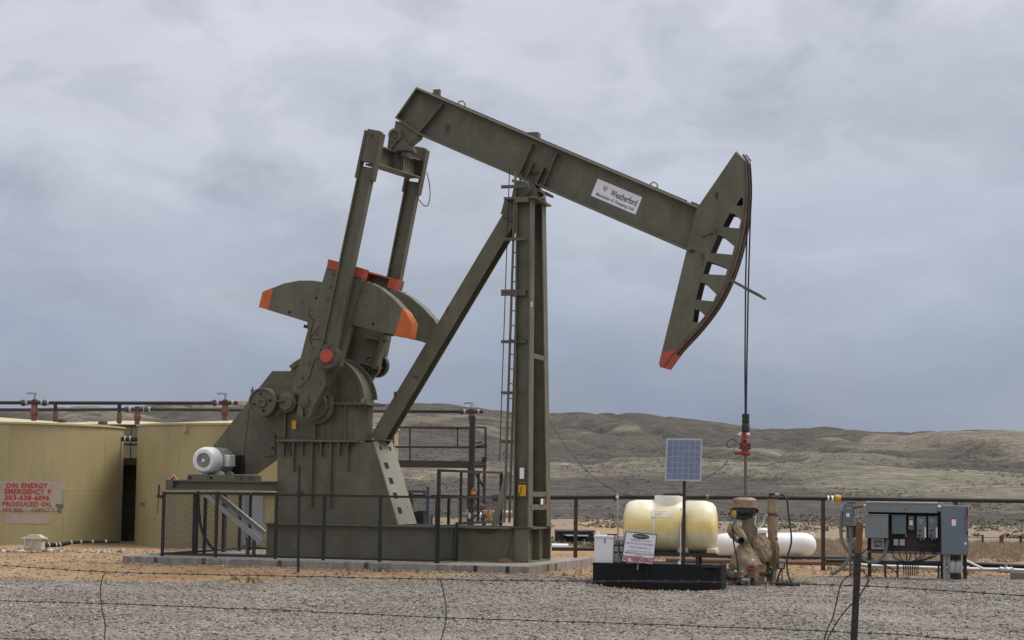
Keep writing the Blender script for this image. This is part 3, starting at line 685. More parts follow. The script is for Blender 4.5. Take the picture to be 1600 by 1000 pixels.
for x, yb in ((77, 415), (123, 488), (168, 415), (211, 668), (259, 415), (302, 668), (348, 415), (388, 488)):
    u0, zb = z5(x, yb, GN); part('rib', MB().box((u0-0.012, GN-0.09, zb), (u0+0.012, GN+0.021, zt-0.001)), olive, stand)
for x in np.linspace(60, 560, 14):
    u0 = z5(x, 325, GN)[0]; part('bolt', MB().cyl((u0, GN-0.06, zt+0.05), (u0, GN-0.06, zt+0.085), 0.022, n=6), olive_worn, stand)

# ---- gear reducer: lower case, bolted split flange, arched covers
BN, BF = -0.52, 0.52
zf = z5(400, 158, BN)[1]; uL = z5(78, 300, BN)[0]; uR = z5(462, 300, BN)[0]
red = thing('_tmp', 'x', 'x') if False else None
case = MB()
um = z5(235, 300, BN)[0]
case.box((uL, BN, zt+0.05), (um+0.2, BF, zf-0.05))
rc = (uR-um-0.05)/2
case.lathe([(rc, zt+0.05), (rc, zf)], (uR-rc, 0, 0), (0, 0, 1), 36)
case.box((um, BN+0.02, zt+0.05), (uR-rc, BF-0.02, zf-0.02))
reducer = part('gear_reducer', case, olive)
part('split_flange', MB().box((uL+0.1, BN-0.12, zf-0.03), (uR+0.12, BF+0.12, zf+0.035)), olive, reducer)
for i, u in enumerate(np.linspace(uL+0.9, uR+0.06, 9)):
    part('flange_bolt', MB().cyl((u, BN-0.07, zf-0.09), (u, BN-0.07, zf+0.09), 0.024, n=6), olive_worn, reducer)
# arched cover over the big gear (axis across the unit), with two raised ribs
ucen = z1(430, 830, 0)[0]; rg = 0.92
def arch(r, v0, v1, a0, a1, r_in=None, n=18):
    mb = MB(); pts = [(ucen + r*math.cos(t), zf + 0.02 + r*math.sin(t)) for t in np.linspace(a0, a1, n)]
    pts = pts + ([(ucen + r_in*math.cos(t), zf + 0.02 + r_in*math.sin(t)) for t in np.linspace(a1, a0, n)] if r_in else [])
    return mb.prism(pts, v0, v1)
rg = (uR - 0.10) - ucen
part('gear_cover', arch(rg, BN+0.10, BF-0.10, 0.0, math.pi*0.98), olive, reducer)
for v in (BN+0.06, BF-0.14):
    part('cover_rib', arch(rg+0.09, v, v+0.06, 0.10, 2.3, rg-0.02), olive, reducer)
# sloped housing towards the input shaft
hp = [z1(100, 745, BN), z1(190, 722, BN), z1(300, 690, BN), z1(480, 680, BN), z1(480, 830, BN), z1(100, 830, BN), z1(60, 800, BN)]
part('pinion_housing', MB().prism(hp, BN-0.02, BF), olive, reducer)
part('housing_ledge', MB().prism([z1(165, 765, BN-.1), z1(270, 770, BN-.1), z1(275, 795, BN-.1), z1(200, 800, BN-.1), z1(165, 790, BN-.1)], BN-0.16, BN-0.03), olive, reducer)
for x0 in (85, 230, 380):
    u0 = z5(x0, 300, BN)[0]; part('case_rib', MB().box((u0-.02, BN-0.12, zt+0.05), (u0+.02, BN+0.005, zf-0.04)), olive, reducer)
# bearing bosses
cu, cz = z1(395, 850, BN)
part('output_bearing', MB().lathe([(0.42, 0), (0.42, 0.18), (0.34, 0.22), (0.34, 0.42)], (cu, BN+0.02, cz), (0, -1, 0), 28), olive, reducer)
part('bearing_clamp', MB().box((z1(440, 800, BN)[0], BN-0.30, z1(440, 865, BN)[1]), (z1(480, 800, BN)[0], BN-0.03, z1(440, 795, BN)[1])), olive, reducer)
cu2, cz2 = z1(222, 830, BN-.2)
part('input_bearing', MB().lathe([(0.24, 0), (0.24, 0.16), (0.17, 0.2), (0.17, 0.24)], (cu2, BN, cz2), (0, -1, 0), 24), olive, reducer)
# shaft from input bearing out to the brake drum
# yellow tag
yu, yz = z1(263, 945, BN-0.14)
part('warning_label', MB().box((yu-.05, BN-0.131, yz-.10), (yu+.055, BN-0.121, yz+.10)), yellow_m, reducer)
# curved support web left of the case
part('support_web', MB().prism([z1(110, 905, BN), z1(215, 880, BN), z1(220, 1010, BN), z1(165, 1005, BN), z1(150, 960, BN)], BN+0.1, BN+0.16), olive, reducer)

# ---- brake drum and belt guard
du, dz = z1(95, 828, -0.9)
drum = part('brake_drum', MB().lathe([(0.15, 0.30), (0.33, 0.30), (0.345, 0.28), (0.345, 0.0), (0.325, -0.012), (0.305, -0.012), (0.295, 0.03), (0.13, 0.03), (0.11, -0.03), (0.055, -0.035), (0.05, -0.01), (0, -0.01)], (du, -0.88, dz), (0, 1, 0), 40, False), olive)
for k in range(4):
    t = R(12 + 90*k); c = Vector((du + 0.205*math.cos(t), -0.855, dz + 0.205*math.sin(t)))
    part('lightening_hole', MB().cyl(c, c + Vector((0, 0.01, 0)), 0.032, n=14), blackhole, drum)
part('drum_shaft', MB().cyl((du, -0.7, dz), (du, 0.45, dz), 0.09, n=16), olive_worn, drum)
part('brake_band', MB().cyl((du+0.30, -0.80, dz+0.02), (du+0.52, -0.80, dz+0.04), 0.03, n=8), olive_worn, drum)
part('brake_lever_bracket', MB().bar((du-0.33, -0.75, dz+0.30), (du-0.18, -0.75, dz+0.20), 0.05, 0.06).bar((du-0.30, -0.75, dz+0.24), (du-0.30, -0.75, dz+0.38), 0.02, 0.02, (0, 1, 0)), olive_worn, drum)
lb = z4(400, 580, -0.75)
part('brake_cable', MB().tube([(du-0.33, -0.75, dz+0.30), V3(lb, -0.75)], 0.009, 6), rope_m, drum)
VG0, VG1 = 0.42, 0.78
gp = [(545, 58), (690, 58), (690, 300), (562, 450), (448, 533), (345, 533), (300, 500), (275, 400)]
guard = part('belt_guard', MB().prism([z4(x, y, VG0) for x, y in gp], VG0, VG1), olive)
part('guard_panel', MB().prism([z4(x, y, VG0) for x, y in ((508, 290), (560, 290), (560, 445), (508, 452))], VG0-0.03, VG0-0.002), olive, guard)
part('guard_opening', MB().prism([z4(x, y, VG0) for x, y in ((360, 445), (420, 445), (420, 532), (360, 532))], VG0-0.004, VG0+0.01), blackhole, guard)
for q in ((545, 412),):
    c = V3(z4(*q, VG0-0.04), VG0-0.04); part('bolt_hole', MB().cyl(c, c+Vector((0, .008, 0)), .028, n=10), blackhole, guard)

# ---- motor on its rails and platform
MV0, MV1 = -0.98, 0.22
mu, mz = z4(228, 468, MV0); mr = 0.305
# thing under the pump jack: electric motor
mot = part('electric_motor', MB().lathe([(0.0, 0.03), (0.17, 0.03), (0.18, 0.0), (0.255, 0.01), (0.30, 0.06), (0.318, 0.14), (0.318, 0.40), (0.30, 0.41), (0.275, 0.42), (0.275, 1.10), (0.29, 1.12), (0.26, 1.18), (0.10, 1.2)], (mu, MV0, mz), (0, 1, 0), 40, False), motor_w)
grille = part('fan_grille', MB().lathe([(0.0, 0.0), (0.178, 0.0), (0.178, 0.02)], (mu, MV0+0.012, mz), (0, 1, 0), 32, False), steel_grey, mot)
for r_i in (0.06, 0.09, 0.12, 0.15):
    part('grille_ring', MB().tube([(mu + r_i*math.cos(t), MV0+0.008, mz + r_i*math.sin(t)) for t in np.linspace(0, 6.2832, 25)], 0.006, 5, False), galv, mot)
part('hub_plate', MB().box((mu-.035, MV0-0.004, mz-.035), (mu+.035, MV0+0.010, mz+.035)), label_w, mot)
fins = MB()
for k in range(30):
    t = 2*math.pi*k/30; d = Vector((math.cos(t), 0, math.sin(t)))
    c = Vector((mu, 0, mz)) + d*0.292
    fins.bar(c + Vector((0, MV0+0.42, 0)), c + Vector((0, MV0+1.10, 0)), 0.016, 0.055, d)
part('cooling_fins', fins, mat('motor fin grey', (0.42, 0.42, 0.41), 0.45, var=0.08), mot)
part('terminal_box', MB().box((mu+0.22, MV0+0.55, mz-0.14), (mu+0.42, MV0+0.9, mz+0.14)), motor_w, mot, bevel=0.02)
part('lifting_eye', MB().tube([(mu + 0.045*math.cos(t), MV0+0.7, mz+0.34+0.045*math.sin(t)) for t in np.linspace(0, 6.2832, 15)], 0.012, 6, False), olive_worn, mot)
for v in (MV0+0.45, MV0+0.98):
    part('motor_foot', MB().prism([(mu-0.30, mz-0.335), (mu+0.30, mz-0.335), (mu+0.30, mz-0.29), (mu+0.17, mz-0.2), (mu-0.17, mz-0.2), (mu-0.30, mz-0.29)], v, v+0.12), motor_w, mot)
zr0 = mz-0.335; zpl = z4(300, 561, -0.9)[1]
zr0 = min(zr0, zpl+0.16)
uA = z4(62, 580, -1.0)[0]; uB = z4(558, 580, -1.0)[0]
for x0, x1 in ((150, 252), (246, 378)):
    ua_, ub_ = z4(x0, 550, -1.0)[0], z4(x1, 550, -1.0)[0]
    part('motor_rail', MB().prism([(ua_, zpl), (ub_, zpl), (ub_-.03, mz-.335-.002), (ua_+.05, mz-.335-.002)], -1.0, 0.5), olive)
    c = Vector((ua_+.10, -1.01, zpl+.06)); part('rail_bolt', MB().cyl(c, c+Vector((0, .02, 0)), .035, n=8), blackhole)
zpb = z4(300, 606, -1.0)[1]
plat = part('motor_platform', MB().box((uA, -1.02, zpb), (uB, -0.80, zpb+.03)).box((uA, -1.02, zpl-.03), (uB, -0.80, zpl)).box((uA+.01, -0.92, zpb+.03), (uB, -0.90, zpl-.03)), olive)
part('platform_channel', MB().box((uA, 0.45, zpb), (uB, 0.67, zpl)), olive, plat)
part('platform_end', MB().box((uA-.02, -1.03, zpb-.01), (uA+.16, 0.68, zpl+.005)), olive_worn, plat)
for x in (400, 430): 
    u0 = z4(x, 580, -0.9)[0]; part('platform_cross', MB().box((u0, -0.8, zpb+.02), (u0+.1, .45, zpl-.02)), olive, plat)
# diagonal struts
for (xa, ya, xb, yb, v) in ((240, 612, 498, 836, -0.95), (290, 612, 515, 795, 0.5)):
    A_, B_ = V3(z4(xa, ya, v), v), V3(z4(xb, yb, v), v)
    part('diagonal_strut', MB().bar(A_, B_, 0.10, 0.02, (0.6, 0, 0.8)).bar(A_+Vector((0,-.045,-.055)), B_+Vector((0,-.045,-.055)), 0.015, 0.11, (0.6, 0, 0.8)), galv, plat)
for x in (432, 460):
    p = V3(z4(x, 890, -0.7), -0.7); part('stand_leg', MB().bar((p.x, -0.7, 0.0), (p.x, -0.7, 0.42), 0.07, 0.07, (0, 1, 0)), olive_worn, plat)
# conduit hanging from the motor
cp = [V3(z4(x, y, -0.3), -0.3) for x, y in ((205, 610), (208, 700), (222, 790), (260, 860), (290, 885))]
part('motor_conduit', MB().tube(catmull(cp), 0.035, 8), cable_blk, plat)

# ---- cranks and counterweights
def crank(sgn):
    """sgn -1 = side towards the camera; shapes read on the near side and repeated across the unit"""
    vo, vi = -1.36, -1.10
    off = 0.0
    def pr(pts, v0, v1):
        q = [z1(x, y, -1.36) for x, y in pts]
        return MB().prism(q, v0 if sgn < 0 else -v1, v1 if sgn < 0 else -v0)
    tagn = 'near' if sgn < 0 else 'far'
    arm = pr(([(437, 118), (620, 172)] if sgn < 0 else [(444, 90), (631, 140)]) + [ (600, 255), (560, 400), (512, 570), (498, 640), (470, 668), (372, 842), (365, 862), (345, 905), (325, 905), (318, 862), (308, 900), (278, 893), (292, 800), (262, 770), (256, 755), (285, 650), (335, 455)], vo, vi if sgn < 0 else -1.22)
    A_ = arm.build('crank_arm', olive, pump, 35)
    if sgn < 0: pr([(445, 83), (632, 134), (619, 182), (437, 131)], vo-0.03, vi+0.03).build('painted_end', red_m, A_)
    else:
        pr([(445, 83), (632, 134), (630, 143), (443, 93)], vo-0.02, vi+.2).build('painted_end', red_m, A_); pr([(443, 93), (468, 100), (454, 140), (430, 133)], vo-0.02, vi+.2).build('painted_end', red_m, A_); pr([(585, 131), (630, 143), (617, 190), (572, 178)], vo-.02, vi+.2).build('painted_end', red_m, A_)
    if sgn > 0:
        # ribs and pin holes on the inward side
        for a_, b_ in (((440, 440), (560, 470)), ((398, 580), (520, 615)), ((330, 740), (440, 770))):
            pa, pb = z1(*a_, -1.36), z1(*b_, -1.36); MB().bar((pa[0], 1.13, pa[1]), (pb[0], 1.13, pb[1]), 0.18, 0.05, (0, 0, 1)).build('rib', olive, A_)
        for a_, b_ in (((437, 135), (262, 760)), ((612, 190), (500, 620))):
            pa, pb = z1(*a_, -1.36), z1(*b_, -1.36); MB().bar((pa[0]+.04*(1 if a_[0] < 500 else -1), 1.12, pa[1]), (pb[0]+.04*(1 if a_[0] < 500 else -1), 1.12, pb[1]), 0.20, 0.09, (1, 0, 0)).build('edge_flange', olive, A_)
        for q in ((452, 570), (430, 632), (408, 690)):
            c = V3(z1(*q, -1.36), 1.215); MB().lathe([(.10, 0), (.10, -.035), (.075, -.04), (.075, -.012)], c, (0, 1, 0), 20, False).build('pin_boss', olive, A_)
            MB().cyl(c+Vector((0, -.015, 0)), c+Vector((0, -.005, 0)), .07, n=18).build('pin_hole', blackhole, A_)
    else:
        pr([(312, 850), (320, 850), (322, 892), (312, 892)], vo-0.004, vo+0.05).build('slot', blackhole, A_)
        pr([(452, 140), (500, 153), (425, 520), (385, 560), (345, 700), (300, 748), (283, 745), (300, 660), (352, 455)], vo-0.028, vo-0.001).build('face_plate', olive, A_)
        for q in ((470, 160), (455, 225), (440, 290), (385, 470), (365, 545), (345, 620), (310, 700), (290, 785), (335, 800), (400, 730)):
            c = V3(z1(*q, -1.37), vo-0.028 if q[1] < 720 else vo); MB().cyl(c+Vector((0, -.03, 0)), c, .03, n=6).build('bolt', olive_worn, A_)
        MB().lathe([(.13, 0), (.13, -.04), (.07, -.06), (0, -.06)], V3(z1(318, 828, -1.36), vo), (0, 1, 0), 20).build('shaft_boss', olive_worn, A_)
        # adjusting chain and hooks hanging on the arm
        for path in (((372, 395), (358, 440), (350, 490), (356, 530)), ((395, 435), (370, 470), (345, 500), (405, 498)), ((350, 330), (345, 380), (375, 400))):
            MB().tube(catmull([V3(z1(*q, -1.38), -1.39) for q in path], 4), 0.014, 5).build('chain', rust_m, A_)
        for q in ((378, 285), (397, 435), (350, 382), (455, 325)):
            c = V3(z1(*q, -1.37), -1.362); MB().cyl(c+Vector((0, -.012, 0)), c, .02, n=10).build('bolt', blackhole if q[0] != 455 else orange_m, A_)
    # counterweights
    left = [(70, 330), (90, 251), (145, 229), (200, 206), (280, 191), (350, 191), (415, 200), (345, 455), (325, 452), (322, 408)]
    right = [(600, 190), (640, 196), (700, 226), (780, 292), (832, 352), (866, 412), (852, 490), (780, 478), (600, 436), (540, 420)]
    for pts, tip, holes, studs in ((left, [(70, 331), (90, 250), (147, 227), (118, 344)], ((230, 357), (376, 286)), ((360, 206), (318, 432))),
                            (right, [(820, 338), (834, 352), (868, 411), (854, 491), (778, 480)], ((668, 418), (585, 272)), ((636, 205), (572, 428)))):
        wv0, wv1 = vo+0.12, -0.80
        Wt = pr(pts, wv0, wv1).build('counterweight', olive, pump, 50, 0.012)
        # painted tip wraps the end of the casting
        if sgn < 0 or pts is right: pass
        pr(tip, wv0-0.004, wv1+0.004).build('painted_tip', orange_m if sgn < 0 else olive, Wt, 50)
        for q in holes:
            c = V3(z1(*q, -1.36), wv0 if sgn < 0 else -wv0); d = Vector((0, sgn*.003, 0)); MB().cyl(c-d, c+d, .035, n=14).build('lifting_hole', blackhole, Wt)
        for q in studs:
            c = V3(z1(*q, -1.36), (wv0+.12)*(1 if sgn < 0 else -1)); MB().bar(c+Vector((-.09, 0, .02)), c+Vector((.09, 0, -.02)), .12, .08).build('clamp_bolt', black_m, Wt)
        if sgn < 0:
            for q in (((300, 300), (320, 290)), ((620, 250), (605, 262)), ((630, 325), (618, 330))) if pts is right else (((300, 305), (318, 300)), ((365, 255), (380, 250))):
                c = V3(z1(*q[0], -1.36), wv0-.006); 
                if (q[0][0] < 450) == (pts is left): MB().box((c.x-.035, c.y, c.z-.03), (c.x+.03, c.y+.006, c.z+.03)).build('cast_mark', olive_worn, Wt)
crank(-1); crank(1)

# ---- pitmans, crank pins and equalizer
VP = -1.62
def pitman(sgn):
    f = (lambda v: v) if sgn < 0 else (lambda v: -v)
    # read on the near side; the same arm repeated across
    b0 = V3(z1(442, 590, VP), f(VP)); t0 = V3(z2(150, 560, VP), f(VP))
    if sgn > 0: t0 = V3(U(648, 262, -VP), -VP) - Vector((0.0, 0, 0.25))
    d = (t0-b0).normalized(); side = Vector((d.z, 0, -d.x))
    arm = MB()
    arm.bar(b0 + d*0.25, t0 - d*0.10, 0.03, 0.33, side)
    for k in (-1, 1): arm.bar(b0 + d*0.25 + side*k*0.16, t0 - d*0.10 + side*k*0.16, 0.22, 0.03, side)
    pa = arm.build('pitman', olive, pump)
    # yoke at the top clasps the equalizer end
    yk = MB()
    for k in (-1, 1): yk.bar(t0 - d*0.40 + side*k*0.19, t0 + d*0.72 + side*k*0.19, 0.26, 0.06, side)
    yk.bar(t0 + d*0.0, t0 + d*0.76, 0.22, 0.31, side)
    yk.build('yoke', olive_worn, pa, bevel=0.01)
    c = t0 + d*0.62 + Vector((0, f(-0.115), 0)); MB().cyl(c, c+Vector((0, f(-.006), 0)), .025, n=10).build('pin_hole', blackhole, pa)
    # bearing housing
    s_ = -1 if sgn < 0 else 1
    MB().lathe([(0.30, 0), (0.30, -0.20), (0.275, -0.235), (0.15, -0.235)], b0 + Vector((0, f(0.16), 0)), (0, -s_, 0), 32).build('pin_bearing', olive_worn if sgn < 0 else black_m, pa)
    MB().lathe([(0.155, 0), (0.155, -0.05), (0.14, -0.07), (0, -0.07)], b0 + Vector((0, f(-0.07), 0)), (0, -s_, 0), 28).build('bearing_cap', red_m, pa)
    for k in range(6):
        t = R(60*k+15); c = b0 + Vector((.215*math.cos(t), f(-.073), .215*math.sin(t))); MB().cyl(c, c+Vector((0, f(-.014), 0)), .02, n=8).build('bolt', black_m, pa)
    MB().cyl(b0+Vector((0, f(.15), 0)), b0+Vector((0, f(.5), 0)), 0.15, n=20).build('crank_pin', olive_worn, pa)
    return t0, d
tn, dn = pitman(-1); tf_, df_ = pitman(1)
e0 = tn + dn*0.20; e1 = tf_ + df_*0.20
e0.y += 0.10; e1.y -= 0.10
eq = MB(); eq.ibeam(e0, e1, (1, 0, 0), 0.46, 0.34, 0.035, 0.03)
eqo = part('equalizer', eq, olive)
em = (e0+e1)/2
ed_ = (e1-e0).normalized(); ec = e0 + ed_*((0-e0.y)/ed_.y)
for k in (-.24, -.12, 0, .12, .24):
    c = ec + ed_*k; part('stiffener', MB().box((c.x-.15, c.y-.012, c.z-.19), (c.x+.15, c.y+.012, c.z+.19)), olive, eqo)
bc = V3(z2(325, 382, -0.25), -0.1)         # equalizer bearing
ped = [(bc.x-.21, em.z+.23), (bc.x+.36, em.z+.23), (bc.x+.36, em.z+.30), (bc.x+.17, bc.z), (bc.x+.12, bc.z+.15), (bc.x-.12, bc.z+.15), (bc.x-.17, bc.z)]
part('equalizer_bearing', MB().prism(ped, -0.26, 0.26), olive_worn, eqo, bevel=.012)
part('bearing_end', MB().lathe([(.165, 0), (.165, .05), (.10, .06), (.10, .03), (0, .03)], (bc.x, -0.26, bc.z), (0, -1, 0), 24, False), olive_worn, eqo)
part('bearing_pin', MB().cyl((bc.x, -0.27, bc.z), (bc.x, -0.30, bc.z), .085, n=16), rust_m, eqo)
part('brace_strip', MB().bar((bc.x+.04, -.30, bc.z-.12), (bc.x-.12, -.30, em.z+.26), .03, .05, (1, 0, 0)), olive_worn, eqo)
# tail bearing hung from the beam
hang = [z2(322, 285, -0.2), z2(400, 300, -0.2), z2(468, 372, -0.2), z2(465, 388, -.2), z2(405, 435, -0.2), z2(398, 520, -0.2), z2(355, 515, -.2), z2(365, 380, -.2), z2(330, 345, -.2), z2(312, 340, -.2)]
part('tail_bracket', MB().prism(hang, -0.16, 0.20), olive)
# loose cable on the far pitman
lc = [V3(z2(x, y, 1.7), 1.75) for x, y in ((525, 622), (542, 700), (545, 780), (530, 835), (505, 835), (470, 795))]
part('loose_cable', MB().tube(catmull(lc), 0.012, 6), cable_blk)

# ---- walking beam
BW = 0.22
tl, bl0, bl1 = U(649, 138, -BW), U(617, 184, -BW), U(652, 209, -BW)
tr, br = U(1090, 325, -BW), U(1074, 391, -BW)
T0, T1 = Vector((tl[0], 0, tl[1])), Vector((tr[0], 0, tr[1])); B0, B1 = Vector((bl1[0], 0, bl1[1])), Vector((br[0], 0, br[1])); C0 = Vector((bl0[0], 0, bl0[1]))
web = MB().prism([tl, bl0, bl1, br, tr], -0.02, 0.02)
beam = part('walking_beam', web, olive)
def plate(name, a, b, inward, th=0.04, hw=BW, mt=olive, par=beam, v0=None, v1=None):
    a, b, n_ = Vector(a), Vector(b), Vector(inward)
    d = (b-a).normalized(); n_ = (n_ - d*n_.dot(d)).normalized()*th
    v0 = -hw if v0 is None else v0; v1 = hw if v1 is None else v1
    y0, y1 = Vector((0, v0, 0)), Vector((0, v1, 0))
    return part(name, MB().hexa([a+y0, b+y0, b+y1, a+y1, a+n_+y0, b+n_+y0, b+n_+y1, a+n_+y1]), mt, par)
up = Vector((0, 0, 1))
plate('top_flange', T0, T1, up, .045, mt=olive_pale)  # paler olive paints the lit edge along the beam top
plate('bottom_flange', B0, B1, up, .045)
plate('end_plate', T0, C0, (1, 0, 0), .035)
plate('tail_plate', C0, B0, (0.5, 0, 1), .045)
def pz2(x, y): return V3(z2(x, y, -BW), 0)
for (a_, b_) in (((625, 172), (470, 362)), ((1210, 432), (1120, 642)), ((1370, 492), (1280, 708)), ((1215, 555), (1165, 665)), ((1285, 585), (1235, 695))):
    a, b = pz2(*a_), pz2(*b_)
    plate('stiffener', a, b, (1, 0, 0), .022, v0=-BW+.012, v1=-.02); plate('stiffener', a, b, (1, 0, 0), .022, v0=.02, v1=BW-.012)
for q in ((380, 285), (425, 322), (452, 345), (1180, 655), (1265, 695)):
    c = pz2(*q); c.y = -0.13; part('flange_bolt', MB().cyl(c+Vector((-.02, 0, .02)), c+Vector((.02, 0, -.06)), .035, n=6), olive_worn, beam)
# safety line, eyes and lamp box along the top
bd = (T1-T0).normalized(); bn = Vector((-bd.z, 0, bd.x)); bn = bn if bn.z > 0 else -bn
Lb = (T1-T0).length
def on_top(px, py): return (V3(U(px, py, -0.05), 0) - T0).dot(bd)
for px, py in ((719, 165), (1019, 294)):
    c = T0 + bd*on_top(px, py) + bn*0.09; part('lifting_eye', MB().tube([c + (bd*math.cos(t) + bn*math.sin(t))*0.085 for t in np.linspace(-.3, math.pi+.3, 13)], 0.022, 8), galv, beam)
posts = [on_top(x, y) for x, y in ((676, 150), (697, 158), (762, 185), (854, 222), (868, 230), (966, 270), (1062, 310), (1072, 316))]
for t in posts:
    c = T0+bd*t; part('line_clip', MB().bar(c-bn*.01+Vector((0, -.1, 0)), c+bn*.07+Vector((0, -.1, 0)), .05, .04), black_m, beam)
part('safety_line', MB().tube([T0+bd*t+bn*.06+Vector((0, -.1, 0)) for t in posts], .012, 6), rope_m, beam)
c = T0 + bd*on_top(836, 211); part('grease_box', MB().box((c.x-.15, -.12, c.z+.01), (c.x+.13, .12, c.z+.15)), olive_worn, beam, .01)
part('line_anchor', MB().box((T0.x+.42, -.14, T0.z-.20), (T0.x+.58, -.04, T0.z-.03)), olive_worn, beam)
part('end_clamp', MB().bar(T1-bd*.22+bn*.05, T1-bd*.05+bn*.05, .2, .09, bn), olive_worn, beam)
# maker's plate on the web
SV = -0.028
q = [V3(U(x, y, SV), SV) for x, y in ((923.3, 305.7), (992.9, 335.4), (1003.4, 308.1), (934.1, 279.1))]
pl = part('name_plate', MB().extr(q, (0, 0.006, 0)), label_w, beam)
o_, xd, yd = q[0], (q[1]-q[0]), (q[3]-q[0]); Wd, Hd = xd.length, yd.length; xd.normalize(); yd.normalize()
fr = Vector((0, -0.004, 0))
def pos(a_, b_): return o_ + xd*Wd*a_ + yd*Hd*b_ + fr
text('lettering', 'Weatherford', ink_black, pl, pos(.36, .42), xd, yd, Wd*.58, Hd*.36, bold=.012)
text('lettering', 'Maximizer II\u00b4 Pumping Unit', ink_navy, pl, pos(.09, .085), xd, yd, Wd*.84, Hd*.21, bold=.012)
lg = [(-.5, .45), (-.32, .18), (-.22, .5), (-.1, .12), (0, .42), (.1, .12), (.22, .5), (.32, .18), (.5, .45), (.32, -.1), (0, -.5), (-.32, -.1)]
part('emblem', MB().extr([pos(.22 + .16*a_*.8, .66 + .38*b_) for a_, b_ in lg], (0, .001, 0)), ink_pink, pl)

# ---- horse head
HN, HF = -0.30, 0.30
edge = [(757, 130), (761, 200), (761, 260), (756, 335), (742, 420), (718, 515), (684, 605), (634, 697), (566, 785), (495, 862), (442, 934)]
edge3 = catmull([Vector((*z3(x, y, HN), 0)) for x, y in edge], 4)
edgeU = [(p.x, p.y) for p in edge3]
outer = [z3(722, 95, HN), z3(572, 314, HN), z3(531, 480, HN), z3(425, 915, HN), z3(430, 934, HN)] + edgeU[::-1]
holes = [[(725, 302), (744, 272), (752, 274), (752, 306)], [(673, 386), (700, 333), (718, 335), (744, 360), (737, 392)], [(625, 487), (655, 417), (672, 424), (718, 462), (710, 495)],
         [(596, 570), (612, 520), (632, 525), (692, 548), (684, 575)], [(568, 670), (585, 602), (605, 608), (648, 650), (636, 677)], [(556, 757), (563, 707), (583, 712), (603, 733), (580, 760)], [(551, 805), (554, 792), (560, 795), (559, 803)]]
hu = [[z3(x, y, HN) for x, y in h] for h in holes]
head = part('horse_head', MB().holed(outer, hu, HN, HN+.03), olive)
part('side_plate', MB().holed(outer, hu, HF-.03, HF), olive, head)
# rope track round the arc, back plates
tk = MB()
for off0, off1, v0, v1 in ((0.0, 0.03, HN-.02, HF+.02),):
    pts = []
    for i, (u_, z_) in enumerate(edgeU):
        a_ = Vector(edgeU[max(i-1, 0)]); b_ = Vector(edgeU[min(i+1, len(edgeU)-1)]); d_ = (b_-a_).normalized(); n_ = Vector((-d_.y, d_.x)); n_ = n_ if n_.x > 0 else -n_
        pts.append((Vector((u_, z_)), n_))
    tk.prism([tuple(p+n_*off0) for p, n_ in pts] + [tuple(p+n_*off1) for p, n_ in pts][::-1], v0, v1)
part('rope_track', tk, rust_m, head)
for v in (HN-.02, HF-.02, -0.06, 0.04):
    mb = MB().prism([tuple(p+n_*.031) for p, n_ in pts] + [tuple(p+n_*.05) for p, n_ in pts][::-1], v, v+.04 if abs(v) > .1 else v+.02); part('track_lip', mb, olive_worn if v > .1 or v < -.1 else rust_m, head)
def hplate(name, a_, b_, th=.03, mt=olive, v0=HN+.03, v1=HF-.03):
    a, b = V3(z3(*a_, HN), 0), V3(z3(*b_, HN), 0); return plate(name, a, b, (1, 0, 0.01), th, mt=mt, par=head, v0=v0, v1=v1)
hplate('back_plate', (722, 95), (572, 314)); hplate('back_plate', (531, 480), (425, 915)); 
part('bottom_plate', MB().prism([z3(425, 915, HN), z3(430, 934, HN), z3(442, 934, HN), z3(442, 920, HN)], HN+.03, HF-.03), red_m, head)
tipz = [(440, 880), (425, 916), (430, 935), (443, 935), (470, 902), (491, 868)]
tip_mb = MB().prism([z3(x, y, HN) for x, y in ((440, 878), (424, 916), (429, 936), (442, 936), (492, 886), (499, 862))][:6], HN-.004, HN-.001)
part('painted_tip', tip_mb, red_m, head)
tail = [(p, n_) for p, n_ in pts if p.y < z3(480, 880, HN)[1]]
part('painted_tip', MB().prism([tuple(p+n_*.032) for p, n_ in tail] + [tuple(p+n_*.0525) for p, n_ in tail][::-1], HN-.022, HF+.022), red_m, head)
# rope anchor at the crown
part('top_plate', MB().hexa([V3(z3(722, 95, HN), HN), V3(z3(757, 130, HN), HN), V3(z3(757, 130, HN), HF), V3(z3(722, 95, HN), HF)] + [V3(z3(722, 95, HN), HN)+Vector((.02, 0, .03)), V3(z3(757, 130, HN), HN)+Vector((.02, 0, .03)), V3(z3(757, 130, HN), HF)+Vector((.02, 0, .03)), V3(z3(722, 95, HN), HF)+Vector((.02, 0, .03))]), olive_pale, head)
ca = V3(z3(740, 108, HN), 0); cb = V3(z3(757, 130, HN), 0); cd = (cb-ca).normalized(); cn = Vector((-cd.z, 0, cd.x)); cn = cn if cn.x > 0 else -cn
anc = part('rope_anchor', MB().hexa([ca+cn*.035+Vector((0, -.17, 0)), cb+cn*.035+Vector((0, -.17, 0)), cb+cn*.035+Vector((0, .17, 0)), ca+cn*.035+Vector((0, .17, 0))] + [ca+cn*.10+Vector((0, -.17, 0)), cb+cn*.10+Vector((0, -.17, 0)), cb+cn*.10+Vector((0, .17, 0)), ca+cn*.10+Vector((0, .17, 0))]), white_p, head)
for t in (.25, .8):
    for v in (-.09, .09): c = ca+(cb-ca)*t+cn*.10+Vector((0, v, 0)); part('anchor_bolt', MB().cyl(c, c+cn*.025, .03, n=6), black_m, head)
